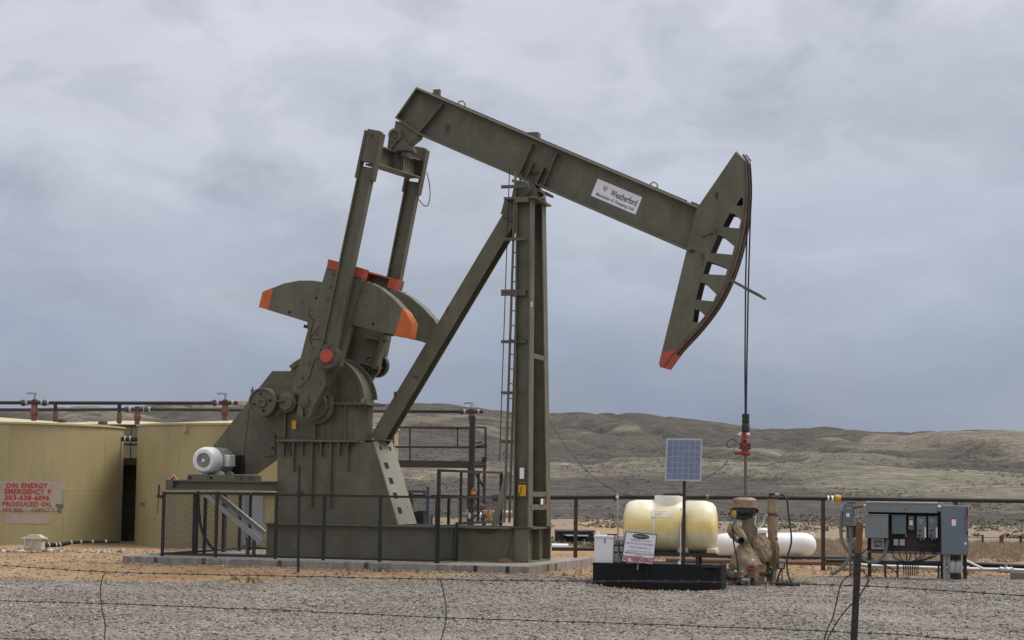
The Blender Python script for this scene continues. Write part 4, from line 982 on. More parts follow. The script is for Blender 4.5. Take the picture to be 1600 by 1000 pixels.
# rods and marks on the side plate
ha, hb = V3(z3(592, 425, HN), HN-.03), V3(z3(645, 402, HN), HN-.03)
part('latch_rod', MB().cyl(ha, hb, .016, n=8).bar(hb+Vector((-.03, 0, -.05)), hb+Vector((.03, 0, .05)), .03, .04), olive_worn, head)
c = V3(z3(554, 479, HN), HN-.02); part('hinge_pin', MB().cyl(c+Vector((-.06, 0, 0)), c+Vector((.06, 0, -.01)), .03, n=8), black_m, head)
# rope guard: a flat hoop reaching out round the bridle
g0 = V3(z3(700, 592, HN), HN-.03); g1 = V3(z3(822, 657, HN), HN-.03)
gd = (g1-g0)
part('rope_guard', MB().bar(g0, g1, .025, .06).bar(g0+gd*.3+Vector((0, .66, 0)), g1+Vector((0, .66, 0)), .025, .06).bar(g1+Vector((0, -.01, 0)), g1+Vector((0, .67, 0)), .06, .025), olive_worn, head)

# ---- bridle, carrier bar and clamp
uw = P(1165, 700, 0).x
carz = U(1165, 655, 0)[1]
for v in (-.20, .20):
    rp = [Vector((p.x + n_.x*.055, v, p.y + n_.y*.055)) for p, n_ in pts]
    rp = [q for q in rp if q.z > U(1165, 330, 0)[1]]
    last = rp[-1]
    rp = [ca + cn*.07 + Vector((0, v, 0)), cb + cn*.06 + Vector((0, v, 0))] + rp[1:]
    rp += [Vector((uw+.02, v*.95, (last.z*2+carz)/3)), Vector((uw, v*.6, carz+1.2)), Vector((uw, v*.25, carz))]
    part('wire_rope', MB().tube(rp, .018, 8), rope_m)
zc = lambda y: U(1165, y, 0)[1]
part('rope_socket', MB().lathe([(.04, zc(676)), (.085, zc(675)), (.09, zc(664)), (.075, zc(662)), (.09, zc(659)), (.075, zc(655)), (.085, zc(652)), (.08, zc(647)), (.04, zc(646))], (uw, 0, 0), (0, 0, 1), 16), black_m)
rod_red = mat('dull red casting', (0.25, 0.045, 0.03), 0.6, dirt=(0.10, 0.05, 0.04), dirt_amt=0.6, dirt_scale=9, var=0.15)
carrier = part('carrier_bar', MB().box((uw-.045, -.26, zc(688)), (uw+.045, .26, zc(676))), rod_red)
mb = MB().lathe([(.08, zc(712)), (.12, zc(710)), (.12, zc(707)), (.09, zc(704)), (.09, zc(702)), (.125, zc(697)), (.105, zc(690)), (.06, zc(686)), (.06, zc(673))], (uw, 0, 0), (0, 0, 1), 10)
part('load_cell_clamp', mb, rod_red, carrier)
part('clamp_ear', MB().box((uw-.24, -.1, zc(711)), (uw+.02, .1, zc(706))), rod_red, carrier)
part('sensor_housing', MB().lathe([(.0, -.15), (.035, -.14), (.045, -.08), (.035, 0), (.035, .05), (.04, .09), (.0, .12)], (uw, -.1, zc(679)), (1, 0, 0), 10), white_p, carrier)
part('clamp_bolts', MB().cyl((uw-.13, -.08, zc(700)), (uw+.14, -.08, zc(700)), .03, n=6).cyl((uw-.13, -.08, zc(694)), (uw+.13, -.08, zc(694)), .03, n=6), rust_m, carrier)

# ---- samson post
sp_top = U(820, 312, -.5)[1]
def hleg(p0, p1, name='post_leg', d_=0.36, w_=0.34, par=None):
    a, b = Vector(p0), Vector(p1)
    m_ = MB(); x = Vector((1, 0, 0)); dd = (b-a).normalized(); x = (x-dd*x.dot(dd)).normalized(); y_ = dd.cross(x)
    for k in (-1, 1): m_.bar(a+x*k*(d_/2-.015), b+x*k*(d_/2-.015), w_, .03, x)
    m_.bar(a, b, .025, d_-.06, x)
    return part(name, m_, olive, par)
nb = PF.P(817, 823, -.78); nt_ = PF.P(821, 312, -.48)
n_leg = hleg((nb.x, -.78, st+.02), (nt_.x, -.48, sp_top))
fbp = PF.P(847, 823, .78); ft = PF.P(841, 312, .48)
f_leg = hleg((nb.x, .78, st+.02), (nt_.x, .48, sp_top))
for lg_, v in ((n_leg, -.78), (f_leg, .78)): part('base_plate', MB().box((nb.x-.26, v-.22, st), (nb.x+.26, v+.22, st+.03)), olive_worn, lg_)
for f_ in (0.42, 0.90):
    a = Vector((nb.x, -.78, st)).lerp(Vector((nt_.x, -.48, sp_top)), 1-f_ if f_ > .5 else .52)
    part('cross_tie', MB().box((a.x+.10, a.y, a.z-.05), (a.x+.17, -a.y, a.z+.06)), olive)
for t in (.2, .75):
    a = Vector((nb.x, -.78, st)).lerp(Vector((nt_.x, -.48, sp_top)), t); b = Vector((nb.x, -.78, st)).lerp(Vector((nt_.x, -.48, sp_top)), t+.18)
cap = part('post_cap', MB().box((nt_.x-.46, -.70, sp_top), (nt_.x+.30, .70, sp_top+.045)), olive)
part('cap_tab', MB().box((nt_.x-.20, -.72, sp_top-.09), (nt_.x+.14, -.685, sp_top+.03)), olive, cap)
# saddle bearing
sb = V3(U(816, 295, -.5), 0)
part('saddle_bearing', MB().prism([(sb.x-.28, sp_top+.045), (sb.x+.34, sp_top+.045), (sb.x+.30, sb.z), (sb.x+.18, sb.z+.19), (sb.x-.14, sb.z+.19), (sb.x-.25, sb.z)], -.42, .42), olive_worn, cap, .01)
part('bearing_cover', MB().lathe([(.20, 0), (.20, .06), (.165, .09), (0, .09)], (sb.x, -.42, sb.z), (0, -1, 0), 28), olive_worn, cap)
ta = pz2(1090, 668); tb_ = pz2(1315, 752)
part('saddle_plate', MB().bar(ta-Vector((0, 0, .035)), tb_-Vector((0, 0, .035)), .62, .06), olive, cap)
part('saddle_block', MB().prism([z2(1110, 680, -.3), z2(1220, 682, -.3), z2(1222, 700, -.3), z2(1110, 695, -.3)], -.44, .44), olive_worn, cap)
part('grease_hose', MB().tube(catmull([V3(z2(x, y, -.3), -.3) for x, y in ((1268, 740), (1290, 755), (1292, 780), (1272, 790), (1262, 800))], 4), .014, 6), galv, cap)
# back brace
bt = V3(U(797, 338, -.22), 0); bb = V3(U(588, 688, -.22), 0)
bb.z = max(bb.z, zt+.05)
bd_ = (bt-bb).normalized(); bs = Vector((bd_.z, 0, -bd_.x))
br_ = MB(); hw_ = .20
br_.bar(bb, bt, .42, .025, bs)
for k in (-1, 1): br_.bar(bb+Vector((0, k*.205, 0)), bt+Vector((0, k*.205, 0)), .03, .36, bs)
brace = part('back_brace', br_, olive)
gus = [z2(1035, 790, -.25), z2(1115, 790, -.25), z2(1118, 950, -.25), z2(1080, 935, -.25), z2(1010, 890, -.25)]
part('gusset', MB().prism(gus, -.24, .24), olive, brace)
part('splice_plate', MB().bar(V3(z2(1010, 882, -.3), 0), V3(z2(1080, 938, -.3), 0), .56, .05), olive, brace)
part('gusset_wedge', MB().prism([z2(1070, 785, -.25), z2(1150, 690, -.25), z2(1150, 785, -.25)], -.2, .2), olive, brace)
part('foot_plate', MB().box((bb.x-.30, -.3, zt+.05), (bb.x+.28, .3, zt+.075)), olive, brace)
# platform bracket bars and ladder
lu = nb.x - 0.46
lt = PF.P(797, 268, -.6).z; lbz = st+.1
lad = part('ladder', MB().bar((lu, -.72, lbz), (lu+.12, -.60, lt), .05, .03, (0, 1, 0)), olive)
part('ladder_rail', MB().bar((lu, -.30, lbz), (lu+.12, -.18, lt), .05, .03, (0, 1, 0)), olive, lad)
k = 0; zz = lbz + .15
while zz < lt - .8:
    t = (zz-lbz)/(lt-lbz); uu = lu+.12*t; vv = .12*t
    part('rung', MB().cyl((uu, -.71+vv, zz), (uu, -.31+vv, zz), .014, n=6), olive, lad); zz += .335
part('safety_rail', MB().cyl((lu-.16, -.62, lbz+1.4), (lu-.05, -.52, lt+.1), .012, n=6), rope_m, lad)
for y in (292, 374, 455, 460, 534, 614, 690):
    p = PF.P(795, y, -.62); part('standoff', MB().box((p.x-.17, -.68, p.z-.035), (p.x+.42, -.62, p.z+.035)), olive_worn, lad)
# labels, small boxes and brackets on the post
def decal(px0, py0, px1, py1, v, mt, name='label_plate', th=.008, par=None):
    a, b = PF.P(px0, py1, v), PF.P(px1, py0, v); return part(name, MB().box((a.x, v-th, a.z), (b.x, v, b.z)), mt, par or n_leg)
vleg = lambda z: -.78 + .30*(z-st)/(sp_top-st)
decal(812, 731, 819, 748, vleg(1.2)-.17, label_w); yl = decal(810, 754, 822, 775, vleg(.9)-.17, yellow_m)
decal(810, 754.5, 822, 757, vleg(.9)-.179, ink_black, 'label_band')
p = PF.P(833, 477, -.5); part('white_tag', MB().box((p.x-.02, -.72, p.z-.06), (p.x+.04, -.70, p.z+.06)), label_w, n_leg)
p = PF.P(842, 785, -.3); part('tag_bar', MB().box((nb.x+.12, -.74, p.z-.17), (nb.x+.18, .74, p.z-.05)), olive)
part('small_sign', MB().box((nb.x+.19, -.02, p.z-.05), (nb.x+.21, .14, p.z+.08)), label_w); part('small_sign', MB().box((nb.x+.19, .15, p.z-.04), (nb.x+.21, .34, p.z+.09)), rod_red)
# slack grounding strap and rear foot strut
a = PF.P(806, 690, -.9); 
sa, sb_ = PF.P(794, 738, .2), PF.P(772, 818, .2)
part('foot_strut', MB().bar((sb_.x, .2, st), (sa.x, .2, sa.z), .10, .12, (1, 0, 0)), olive_pale)
part('ground_wire', MB().tube(catmull([Vector((PF.P(x, y, -.97).x, -.97, PF.P(x, y, -.97).z)) for x, y in ((815, 760), (806, 795), (803, 822), (795, 860), (790, 876))], 4), .008, 5), cable_blk)
part('rag_heap', MB().lathe([(.0, .12), (.12, .09), (.2, .03), (.22, 0)], (P(789, 874, SN-.2).x, SN-.25, 0), (0, 0, 1), 9), rust_m)

# ---- old grease and rust smears on the steel
rst = random.Random(21)
def smear(px, py, w_, h_, v, par, mt_=None, lean=0.0, name='grease_stain'):
    c = P(px, py, v); n_ = 14; pts__ = []
    for i in range(n_+1): t = i/n_; pts__.append((c.x - w_/2 + w_*t + lean*0, c.z + .02*rst.uniform(-1, 1)))
    low = []
    for i in range(n_+1): t = i/n_; low.append((c.x + w_/2 - w_*t + lean*h_, c.z - h_*(.25+.75*rst.random())*math.sin(math.pi*(.1+.8*t))))
    part(name, MB().prism(pts__+low, v-.0025, v), mt_ or grease, par)
smear(650, 588, .20, .08, -.222, brace); smear(618, 612, .08, .30, -.222, brace, rust_m, name='rust_run'); smear(700, 480, .07, .22, -.222, brace, rust_m, name='rust_run')
smear(514, 577, .22, .55, -1.363, [o for o in pump.children if o.name.startswith('crank_arm')][0]); smear(478, 640, .10, .25, -1.363, [o for o in pump.children if o.name.startswith('crank_arm')][0], rust_m, name='rust_run')
smear(500, 692, .30, .22, GN+.017, stand); smear(548, 692, .22, .30, GN+.017, stand, rust_m, name='rust_run'); smear(455, 694, .18, .35, GN+.017, stand)
smear(835, 268, .25, .16, -.023, beam); smear(700, 195, .14, .35, -.023, beam, rust_m, name='rust_run')
smear(1098, 395, .10, .40, HN-.002, head, rust_m, name='rust_run'); smear(1120, 300, .08, .30, HN-.002, head)
smear(760, 828, .5, .14, SN+.128, pump, rust_m, name='rust_run')
# ================================================================== safety fence round the unit
VF0, VF1 = -2.42, 2.40
uf0 = P(255, 815, VF0).x; uf1 = P(682, 825, VF0).x
hf = U(560, 773, VF0)[1]; hf2 = U(684, 733, VF0)[1]
fence = thing('safety_fence', 'black framed diamond mesh guard fence standing on the concrete pad round the pump jack', 'fence', PF)
def fpart(name, mb, mt=black_m, par=None): return mb.build(name, mt, par or fence)
def diamond(a, b, z0, z1_, pitch=0.066, r=0.0019):
    """diamond mesh filling the upright rectangle from a to b"""
    a, b = Vector(a), Vector(b); L_ = (b-a).length; d = (b-a)/L_; H_ = z1_-z0; mb = MB(); n_ = d.cross(Vector((0, 0, 1)))
    px_ = pitch; k = 1.75
    for sg in (1, -1):
        c = -H_/k
        while c < L_ + H_/k:
            # line: s = c + sg * z/k
            za, zb = 0.0, H_; s0, s1 = c + (0 if sg > 0 else H_/k), c + (H_/k if sg > 0 else 0)
            # clip to [0, L]
            def clip(s0, za, s1, zb):
                if (s0 < 0 and s1 < 0) or (s0 > L_ and s1 > L_): return None
                def cut(s0, za, s1, zb, lim):
                    t = (lim-s0)/(s1-s0); return lim, za+(zb-za)*t
                if s0 < 0: s0, za = cut(s0, za, s1, zb, 0)
                if s0 > L_: s0, za = cut(s0, za, s1, zb, L_)
                if s1 < 0: s1, zb = cut(s1, zb, s0, za, 0)
                if s1 > L_: s1, zb = cut(s1, zb, s0, za, L_)
                return s0, za, s1, zb
            q = clip(s0, za, s1, zb)
            if q and abs(q[0]-q[2]) > 1e-3:
                A_, B_ = a+d*q[0]+Vector((0, 0, z0+q[1]))-Vector((0, 0, a.z)), a+d*q[2]+Vector((0, 0, z0+q[3]))-Vector((0, 0, a.z))
                o_ = n_*(0.002*sg); mb.bar(A_+o_, B_+o_, 2*r, 2*r, n_)
            c += px_
    return mb
mesh_m = mat('dark expanded metal', (0.045, 0.045, 0.045), 0.5, metal=0.2, var=0.15)
def panel(a, b, z0, z1_, rail=.05):
    a, b = Vector((*a, 0)), Vector((*b, 0))
    for z_ in (z0+rail/2, z1_-rail/2): fpart('rail', MB().bar(a+Vector((0, 0, z_)), b+Vector((0, 0, z_)), rail, rail))
    o = fpart('mesh_panel', diamond(a, b, z0+rail, z1_-rail), mesh_m)
def fpost(u, v, z0, z1_, w_=.06): fpart('post', MB().bar((u, v, z0), (u, v, z1_), w_, w_, (1, 0, 0)))
us_ = [uf0] + [P(x, 820, VF0).x for x in (338, 431, 506, 594)] + [uf1]
for a_, b_ in zip(us_, us_[1:]): panel((a_+.03, VF0), (b_-.03, VF0), .03, hf-.004)
for u in us_: fpost(u, VF0, 0, hf)
# left end
vs2 = [VF0, -0.8, 0.9, VF1]
for a_, b_ in zip(vs2, vs2[1:]): panel((uf0, a_+.03), (uf0, b_-.03), .03, hf-.006)
for v in vs2[1:] + [VF0+1.75, VF0+2.2, VF0+3.25, VF0+4.2]: fpost(uf0, v, 0, hf-.05, .065)
# rear run
ur_ = np.linspace(uf0, uf1, 6)
for a_, b_ in zip(ur_, ur_[1:]): panel((a_+.03, VF1), (b_-.03, VF1), .03, hf-.004)
for u in ur_[1:]: fpost(u, VF1, 0, hf)
# taller cross panel that steps over the skid
zst = st + .06
cr = [VF0, SN-.08, 0.35, SF+.08, VF1]
fpost(uf1+.02, VF0+.05, 0, hf2, .07); fpost(uf1+.02, SN-.10, 0, zst+.02); fpost(uf1+.02, SF+.10, 0, zst); fpost(uf1+.02, VF1, 0, hf2, .07)
for v in (-.78, .55): fpost(uf1+.02, v, zst, hf2, .05)
fpart('rail', MB().bar((uf1+.02, VF0, hf2-.03), (uf1+.02, VF1, hf2-.03), .06, .06)); fpart('rail', MB().bar((uf1+.02, VF0, hf-.03), (uf1+.02, VF1, hf-.03), .05, .05)); fpart('rail', MB().bar((uf1+.02, SN-.1, zst+.01), (uf1+.02, VF1, zst+.01), .06, .06))
fpart('rail', MB().bar((uf1+.02, VF0, .06), (uf1+.02, SN-.1, .06), .05, .05))
fpart('mesh_panel', diamond((uf1+.02, VF0+.1, 0), (uf1+.02, SN-.1, 0), .06, zst), mesh_m)
fpart('mesh_panel', diamond((uf1+.02, SN-.05, 0), (uf1+.02, VF1-.05, 0), zst+.04, hf-.05), mesh_m)
# latch arm at the left corner
fpart('gate_latch', MB().bar((uf0-.02, VF0, hf-.12), (uf0-.16, VF0, hf-.10), .10, .07).bar((uf0-.13, VF0, hf-.1), (uf0-.13, VF0, hf+.16), .03, .03, (0, 1, 0)).cyl((uf0-.14, VF0, hf-.15), (uf0-.15, VF0, hf-.5), .01, n=5))
fpart('post_bracket', MB().box((uf0-.45, VF0+.25, 0), (uf0-.2, VF0+.5, .06)), galv)
# steel stake in front of the fence
sk = at(466, 886, 42.0); tp = at(468, 727, sk.y)
stake = MB().bar((0, 0, -.2), (tp.x-sk.x, 0, tp.z-sk.z), .055, .055, (0, 1, 0)).bar((-.03, -.05, tp.z-sk.z-.62), (.03, .05, tp.z-sk.z-.62), .1, .12).bar((-.11, 0, tp.z-sk.z-.66), (0, 0, tp.z-sk.z-.56), .012, .012).bar((.13, 0, tp.z-sk.z-.66), (0.02, 0, tp.z-sk.z-.56), .012, .012).build('steel_stake', black_m)
stake.location = sk; tag(stake, 'tall thin black steel stake standing before the mesh fence', 'stake')
# warning diamond on the platform end
hd = P(271.5, 749.5, -0.3)
hz_o = thing('hazard_placard', 'white diamond placard with red and blue fields above the left end of the mesh fence', 'placard', PF)
def dia(cx, cz, r, v, mt, name): return MB().extr([(cx-r, v, cz), (cx, v, cz+r), (cx+r, v, cz), (cx, v, cz-r)], (0, .006, 0)).build(name, mt, hz_o)
dia(hd.x, hd.z, .125, -.30, label_w, 'placard_face'); dia(hd.x, hd.z+.055, .05, -.306, ink_red, 'red_field'); dia(hd.x-.055, hd.z, .05, -.306, ink_navy, 'blue_field'); dia(hd.x+.055, hd.z, .05, -.306, yellow_m, 'yellow_field')
MB().box((hd.x-.02, -.293, hd.z-1.1), (hd.x+.02, -.28, hd.z)).build('stem', galv, hz_o)

# ================================================================== storage tanks
DT = 66.0
def tank(cpx, rim_l, rim_y, label, grp='tan storage tanks', D=DT, r=4.43, zt_=None):
    c = at(cpx, 755, D); zg = float(terr(c.x, c.y - r))-.05; ztop = at(rim_l, rim_y, D).z
    t = thing('storage_tank', label, 'tank', loc=(c.x, c.y, zg), group=grp); H_ = ztop - zg
    MB().lathe([(r, 0), (r, H_-.06)], (0, 0, 0), (0, 0, 1), 96, False).build('shell', tan_tank, t)
    MB().lathe([(r+.05, H_-.06), (r+.05, H_), (0.3, H_+r*.06), (0, H_+r*.06)], (0, 0, 0), (0, 0, 1), 96, False).build('roof', tan_roof, t, 20)
    for z_ in (H_*.46,):
        MB().lathe([(r+.001, z_-.006), (r+.006, z_), (r+.001, z_+.006)], (0, 0, 0), (0, 0, 1), 96, False).build('weld_seam', tan_tank, t)
    a_c = math.atan2(-c.y, -c.x)
    for k in range(-3, 4):
        a = a_c + k*.42 + .13; p = Vector((math.cos(a)*(r+.002), math.sin(a)*(r+.002), 0)); z0_, z1_ = (0, H_*.46) if k % 2 else (H_*.46, H_-.06)
        MB().bar(p+Vector((0, 0, z0_)), p+Vector((0, 0, z1_)), .014, .008, Vector((math.cos(a), math.sin(a), 0))).build('weld_seam', tan_tank, t)
    return t, c, zg, H_, r
t1, c1, zg1, H1, rT = tank(-14.5, 187, 667, 'tan storage tank with red stencilled emergency lettering at the left edge')
t2, c2, zg2, H2, _ = tank(418.5, 217, 665, 'tan storage tank behind the pump jack motor')
tan_keep = tan_tank; tan_tank = mat('shaded tan paint', (0.20, 0.175, 0.11), .6, var=.1)  # third tank's tan is darkened: shade of the gap put into its colour
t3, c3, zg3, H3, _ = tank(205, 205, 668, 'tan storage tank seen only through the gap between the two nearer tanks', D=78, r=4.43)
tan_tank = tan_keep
def wrapT(c, zg, px, py, off):
    """angle/height on the shell of the tank for a pixel"""
    d = ray(px, py); o = EYE - Vector((c.x, c.y, 0)); A_ = d.x**2+d.y**2; B_ = 2*(o.x*d.x+o.y*d.y); C_ = o.x**2+o.y**2-rT**2
    t = (-B_-math.sqrt(max(B_*B_-4*A_*C_, 0)))/(2*A_); p = EYE+d*t
    return math.atan2(p.y-c.y, p.x-c.x), p.z-zg
def shell_patch(px0, py0, px1, py1, mt, name, tk_=t1, c=c1, zg=zg1, off=.006, rough=0):
    a0, zb = wrapT(c, zg, px0, py1, 0); a1, zt_ = wrapT(c, zg, px1, py0, 0)
    V, F_ = [], []; n = 14
    for i in range(n+1):
        a = a0+(a1-a0)*i/n; j0 = rough*(random.random()-.5); j1 = rough*(random.random()-.5)
        V += [((rT+off)*math.cos(a), (rT+off)*math.sin(a), zb+j0), ((rT+off)*math.cos(a), (rT+off)*math.sin(a), zt_+j1)]
    for i in range(n): F_.append((2*i, 2*i+2, 2*i+3, 2*i+1))
    return raw(name, V, F_, mt, tk_, True)
shell_patch(-45, 752, 102, 766, patch_m, 'paint_patch', rough=.02); shell_patch(-45, 767, 97, 797, patch_m, 'paint_patch', rough=.02, off=.008); shell_patch(7, 803, 79, 818, patch_m, 'paint_patch', rough=.02)
def shell_text(body, px0, px1, py0, py1, mt, bold=.035):
    a0, zb = wrapT(c1, zg1, px0, py1, 0); a1, zt_ = wrapT(c1, zg1, px1, py0, 0); Wd_ = (a1-a0)*rT
    text('stencil_lettering', body, mt, t1, None, (1, 0, 0), (0, 0, 1), Wd_, zt_-zb, bold, 1.1, wrap=lambda a, b: Vector(((rT+.013)*math.cos(a0+a/rT), (rT+.013)*math.sin(a0+a/rT), zb+b)))
shell_text('D90', 10, 29, 755, 762.5, stencil); shell_text('ENERGY', 33, 75, 755, 762.5, stencil); shell_text('EMERGENCY', 7, 70, 764.3, 771.8, stencil); shell_text('#', 74, 80, 764.3, 771.8, stencil); shell_text('303-638-6096', 7, 77, 774, 781.3, stencil); shell_text('PRODUCED', 3.5, 60, 784, 791, stencil); shell_text('OIL', 64, 81, 784, 791, stencil); shell_text('400 BBL', 3, 37, 793.5, 799.5, stencil_faded, .012); shell_text('CAPACITY', 50, 86, 793.5, 799.5, stencil_faded, .012)
a0, zz_ = wrapT(c1, zg1, 93, 793, 0)
smear = []
for i in range(22):
    t = 2*math.pi*i/22; rr_ = (.11+.03*math.sin(3*t)+.02*math.sin(5*t+1)); a = a0+rr_*1.1*math.cos(t)/rT; smear.append(((rT+.011)*math.cos(a), (rT+.011)*math.sin(a), zz_+rr_*1.3*math.sin(t)))
raw('paint_smear', smear, [tuple(range(22))], teal_stain, t1)
for px0, py0, px1, py1 in ((219, 785, 227, 787.5), (219, 789, 227, 791)): shell_patch(px0, py0, px1, py1, stencil_faded, 'faded_lettering', t2, c2, zg2)
# sight fitting on the second tank
a, z_ = wrapT(c2, zg2, 291.5, 672, 0); p = Vector((rT*math.cos(a), rT*math.sin(a), z_)); q = p*1; nrm_ = Vector((math.cos(a), math.sin(a), 0))
MB().cyl(p, p+nrm_*.14, .085, n=14).build('nozzle', tan_tank, t2); MB().box((p.x-.1, p.y-.06, p.z+.10), (p.x+.1, p.y+.06, p.z+.15)).build('nozzle_hood', tan_tank, t2)
# roof hatches
for tk_, ax, ay in ((t1, 2.9, -2.3), (t1, 3.9, -.6)):
    MB().lathe([(.16, 0), (.16, .09), (.1, .13), (0, .13)], (ax, ay, H1+.06), (0, 0, 1), 12).build('roof_hatch', rust_m, tk_)

# ---- overhead flow lines on the roofs
def flow(name, label, pts, r, D, fits, mt=pipe_blk):
    t = thing(name, label, 'pipe', loc=at(pts[0][0], pts[0][1], D)); o = t.location
    MB().tube([at(x, y, D)-o for x, y in pts], r, 12).build('pipe_run', mt, t)
    for f in fits: f(t, o)
    return t
ring_m = mat('pale tape ring', (0.42, 0.40, 0.39), 0.6, var=0.15, scale=9)
def coupling(px, py, D, r=.105, L_=.17, mt=blue_cap):
    def f(t, o):
        c = at(px, py, D)-o; MB().lathe([(r*.75, -L_/2), (r, -L_/2+.03), (r, L_/2-.06), (r*.7, L_/2)], c, (1, 0, 0), 12).build('coupling', mt, t)
        MB().cyl(c+Vector((L_/2, 0, 0)), c+Vector((L_/2+.05, 0, 0)), r*.8, n=12).build('white_ring', ring_m, t)
    return f
def tee_valve(px, py, ybot, D, handle=True, r=.115):
    def f(t, o):
        c = at(px, py, D)-o; b = at(px, ybot, D)-o
        MB().lathe([(.0, -r*1.05), (r*.8, -r*.8), (r, 0), (r*.8, r*.8), (0, r*1.05)], c, (0, 0, 1), 14).build('tee_body', maroon, t)
        MB().cyl(c+Vector((-.45, 0, 0)), c+Vector((.40, 0, 0)), r*.62, n=12).build('nipple', maroon, t)
        for k in (-.26, .24): MB().cyl(c+Vector((k-.03, 0, 0)), c+Vector((k+.03, 0, 0)), r*.78, n=12).build('white_ring', ring_m, t)
        h = c.z-b.z
        MB().lathe([(.09, -h), (.09, -h*.72), (.11, -h*.70), (.125, -h*.60), (.125, -h*.40), (.10, -h*.34), (.10, -r*.7)], c, (0, 0, 1), 14).build('red_valve', red_valve, t)
        if handle:
            MB().cyl(c+Vector((0, 0, r)), c+Vector((0, 0, r+.17)), .04, n=8).build('stem', galv, t)
            MB().bar(c+Vector((-.26, 0, r+.20)), c+Vector((.05, 0, r+.16)), .06, .06).cyl(c+Vector((-.26, 0, r+.20)), c+Vector((-.17, 0, r+.19)), .05, n=8).build('handle', galv, t)
    return f
def dropleg(px, py, ybot, D):
    def f(t, o):
        c = at(px, py, D)-o; b = at(px, ybot, D)-o
        MB().cyl(c, b, .06, n=10).build('drop_pipe', pipe_blk, t); m_ = c.lerp(b, .72); MB().lathe([(.07, -.16), (.085, -.12), (.085, .12), (.07, .16)], m_, (0, 0, 1), 12).build('red_valve', red_valve, t)
    return f
flow('flow_line', 'upper black overhead pipe with red valves running above the tan tank roofs', [(-60, 629.3), (30, 629.3), (200, 629.8), (370, 629.8)], .058, 61.5,
     [coupling(37, 629.5, 61.5), tee_valve(54, 629, 657.5, 61.5), coupling(70, 629.5, 61.5), dropleg(86.5, 629.5, 659, 61.5), dropleg(186.5, 629.5, 662, 61.5), coupling(336, 629.5, 61.5), tee_valve(352, 629.5, 657.5, 61.5)])
flow('flow_line', 'lower black overhead pipe crossing behind the pump jack to the maroon catwalk', [(-60, 640), (100, 640.5), (215, 639.5), (420, 641), (600, 642.5), (745, 643)], .058, 66.8,
     [coupling(199, 639.5, 66.8), tee_valve(215, 639.5, 665, 66.8, False), coupling(229, 639.5, 66.8), coupling(722, 643, 66.8), tee_valve(737, 643, 662, 66.8)])
# ---- link pipe, landing and a dark panel painting the shade between the tanks
lp = thing('link_pipe', 'short dark pipe with white rings bridging the gap between the tan tanks', 'pipe', loc=at(200, 686, 66))
MB().cyl(at(175, 685.5, 66)-lp.location, at(228, 686, 66)-lp.location, .085, n=12).build('pipe_run', maroon, lp)
for x in (195, 203): MB().cyl(at(x, 686, 66)-lp.location, at(x+1.6, 686, 66)-lp.location, .105, n=12).build('white_ring', white_p, lp)
landing_o = thing('walkway_landing', 'dark maroon walkway landing and added shade panel in the gap between the tan tanks', 'walkway', loc=on_z(199, 850, .1))
o = landing_o.location; DS = 67.4
def sbox(px0, py0, px1, py1, D, th, name, mt):
    a, b = at(px0, py1, D)-o, at(px1, py0, D)-o; return MB().box((a.x, a.y, a.z), (b.x, a.y+th, b.z)).build(name, mt, landing_o)
gap_shade = mat('dark brown painted shade', (0.075, 0.066, 0.058), .8, var=.2)  # added panel: its dark brown paints the shade below the deck
sbox(172, 716, 230, 726, DS, 1.0, 'deck', maroon); sbox(172, 726, 230, 850, DS+.9, .05, 'shade_panel', gap_shade); sbox(172, 664, 230, 667.5, DS, .05, 'top_rail', maroon); sbox(203, 667, 206, 717, DS, .05, 'rail_post', maroon); sbox(172, 693.5, 230, 695.5, DS, .05, 'mid_rail', maroon)

# ---- catwalk right of the second tank
CW = 64.5
cw = thing('catwalk', 'maroon railed catwalk platform at the right end of the tanks', 'catwalk', loc=at(735, 840, CW)); o = cw.location
def cbar(pts, w_=.055, D=CW, name='rail', mt=maroon):
    a, b = [at(x, y, D)-o for x, y in pts]; vert = abs(a.x-b.x) < abs(a.z-b.z)
    return MB().bar(a, b, w_, w_, (0, 1, 0)).build(name, mt, cw)
def cbox(px0, py0, px1, py1, D, th, name, mt=maroon):
    a, b = at(px0, py1, D)-o, at(px1, py0, D)-o; return MB().box((a.x, a.y, a.z), (b.x, a.y+th, b.z)).build(name, mt, cw)
cbox(600, 720.5, 735, 729.5, CW, 1.1, 'deck'); cbox(735.5, 721, 760, 727, CW-.01, 1.13, 'deck_end', red_valve); cbox(735.5, 727.5, 760, 730.5, CW, 1.1, 'deck')
cbar(((608, 667.5), (760, 668)), .05); cbar(((600, 698), (760, 698.5)), .05); cbar(((608, 668), (735, 670)), .05, CW+1.1); cbar(((600, 699), (760, 699.5)), .05, CW+1.1)
for x in (614.5, 640.5, 734, 759): cbar(((x, 667.5), (x, 721)), .06, CW, 'rail_post')
for x in (716, 759): cbar(((x-1, 669), (x-1, 698)), .05, CW+1.1, 'rail_post')
for x in (733, 757): 
    g = float(terr((at(x, 800, CW)).x, CW)); a = at(x, 730, CW)-o; MB().bar(a, (a.x, a.y, g-o.z-.1), .10, .10, (1, 0, 0)).build('leg', maroon, cw)
cbar(((740, 735), (756, 762)), .07, CW+.05, 'knee_brace', black_m); cbar(((735, 694), (754, 690.5)), .05, CW-.1, 'gate_arm'); cbar(((745, 697), (761, 694.5)), .05, CW-.12, 'gate_arm'); cbar(((755.5, 714), (755.5, 722)), .1, CW-.1, 'toe_bracket', black_m)
